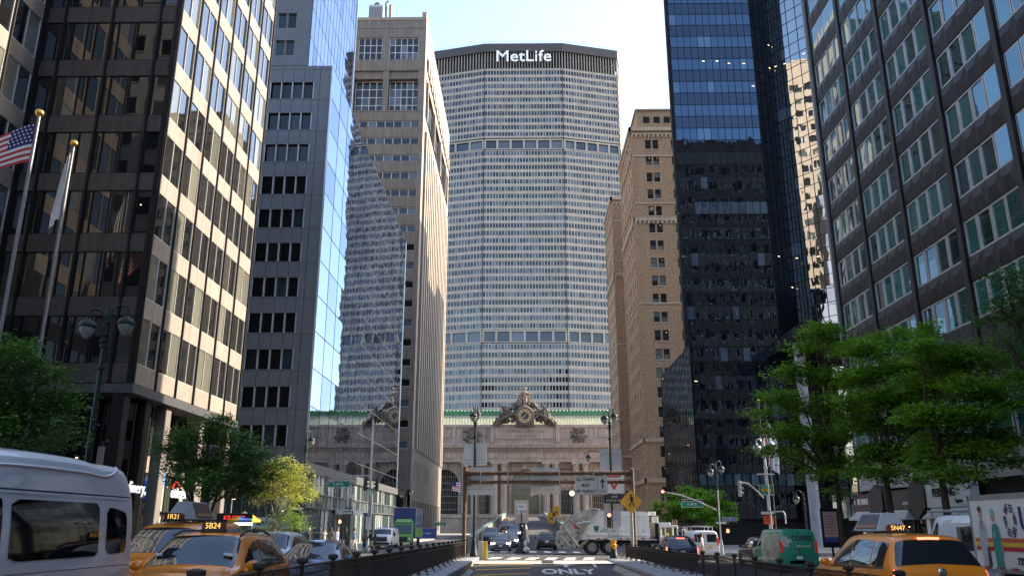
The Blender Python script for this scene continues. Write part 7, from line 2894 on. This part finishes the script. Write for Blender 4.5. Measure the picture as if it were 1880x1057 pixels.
# ================================================================== PEOPLE
SKIN = [mat('skin_light', (.45, .28, .20), .6, var=.06), mat('skin_brown', (.22, .12, .075), .6, var=.06)]
HAIR = [mat('hair_black', (.012, .010, .010), .6), mat('hair_brown', (.06, .035, .02), .6), mat('hair_grey', (.35, .34, .33), .7)]
CL = {k: mat('cloth_' + k, c, .85, var=.15, scale=6) for k, c in dict(navy=(.02, .03, .07), black=(.015, .015, .017), grey=(.13, .12, .12), denim=(.06, .12, .20), white=(.60, .60, .60), cream=(.48, .43, .36),
                                                                     lilac=(.30, .27, .42), khaki=(.26, .22, .15), hivis=(.45, .62, .03), teal=(.03, .16, .20)).items()}


def person(label, x, y, face, top, legs, hair=0, skin=0, pose=None, z=None, h=1.0, group=None, short=False):
    pose = pose or {'stride': .0}
    N, Ed = figure(pose)
    me = skin_mesh('body', N, Ed, 1)
    for m in (SKIN[skin], CL[top], CL[legs], M_black):
        me.materials.append(m)
    ln = pose.get('lean', 0)
    mi = []
    for p in me.polygons:
        c = p.center
        arm = abs(c.x) > .165 and c.z < 1.42 and c.z > .70
        if c.z < .085 and not arm:
            k = 3
        elif arm and (c.z < .93 or (short and c.z < 1.2)):
            k = 0
        elif arm:
            k = 1
        elif c.z < .93:
            k = 2
        elif c.z < 1.50:
            k = 1
        else:
            k = 0
        mi.append(k)
    me.polygons.foreach_set('material_index', mi)
    z = G(x, y) + .14 if z is None else z
    o = link('person', me, None, (x, y, z), face)
    o.scale = (h, h, h)
    tag(o, label, 'person', group)
    mb = MB()
    oy = -ln * .42
    mb.lathe([(.100, -.03), (.108, .03), (.095, .085), (.05, .12), (.01, .13)], (0, oy + .018, 1.66), 14)
    mb.lathe([(.06, -.13), (.085, -.06), (.09, .0)], (0, oy + .045, 1.66), 12)
    mb.build('hair', HAIR[hair], o, 60)
    mb = MB()
    for s in (-1, 1):
        mb.ball((s * .034, oy - .098, 1.665), .011, 6)
    mb.box(-.025, .025, oy - .105, oy - .09, 1.597, 1.604)
    mb.build('face_features', HAIR[0], o)
    return o


def pat(x, Y):
    return at(x, 1000, Y=Y).x


grp = 'pedestrians at the glass podium corner'
person('grey haired person in dark clothing near the sunlit bush', pat(566, 55), 55, R(60), 'black', 'black', 2, 0, None, None, 1, grp)
w1 = person('person in a navy coat with a cream tote bag among the waiting people', pat(585, 60), 60, R(200), 'navy', 'navy', 0, 0, None, None, 1, grp)
person('person in a cream top facing the street between darker figures', pat(594, 63), 63, R(20), 'cream', 'black', 1, 0, None, None, .97, grp)
person('person in a grey jacket seen from behind waiting at the corner', pat(606, 60), 60, R(170), 'grey', 'black', 0, 1, None, None, 1.02, grp)
person('person with lilac sleeves stepping towards the crossing', pat(618, 59), 59, R(80), 'lilac', 'navy', 1, 0, {'stride': .3, 'arm': .6}, None, 1.03, grp)
person('person in black standing behind the green corner pole', pat(634, 66), 66, R(100), 'black', 'black', 0, 1, None, None, 1, grp)
person('person in a denim jacket and cream trousers walking off the kerb', pat(650, 66), 66, R(75), 'denim', 'cream', 1, 0, {'stride': .5, 'arm': .7}, None, 1.02, grp)
person('person in black walking with khaki trousers before the pickup', pat(681, 68), 68, R(-70), 'black', 'khaki', 0, 0, {'stride': .75, 'arm': .8, 'lean': .25}, G(-13, 68), 1, grp)
person('person in navy striding beside the khaki trousered walker', pat(688, 69.5), 69.5, R(-75), 'navy', 'black', 0, 1, {'stride': .6, 'arm': .7}, G(-13, 68), 1, grp)
person('person in black sitting low near the kerb before the pickup', pat(669, 71), 71, R(10), 'black', 'navy', 0, 1, {'stride': .2}, G(-13, 71), .9, grp)
person('person in a white shirt crossing in front of the white ladder van', pat(1289, 61.5), 61.5, R(70), 'white', 'khaki', 0, 0, {'stride': .35, 'arm': .5}, G(13, 61.5), 1.02, None, True)
c = at(1228, 985, Y=70.5)
person('person in a bright yellow vest sitting at the wheel of the garbage truck', c.x - .1, 70.6, R(90), 'hivis', 'black', 0, 1, {'bend_l': .9, 'bend_r': .9}, c.z - 1.15, 1)
mb = MB()
mb.lathe([(.15, 0), (.2, .05), (.19, .36), (.12, .40)], (0, 0, 0), 12)
mb.tube([(-.12, 0, .38), (0, 0, .62), (.12, 0, .38)], .015, 6)
tb = mb.build('tote_bag', CL['cream'], None, 40, (w1.location.x + .28, 59.95, G(-14, 60) + .75))
tag(tb, 'cream tote bag hanging at the navy coated person', 'bag')
mb = MB()
mb.cbox(-.16, .16, -.1, .1, 0, .45, .05)
bp_ = mb.build('backpack', CL['grey'], None, 40, (pat(668, 68), 68, G(-13, 68) + 1.0))
tag(bp_, 'grey backpack carried by the walker in khaki trousers', 'backpack')
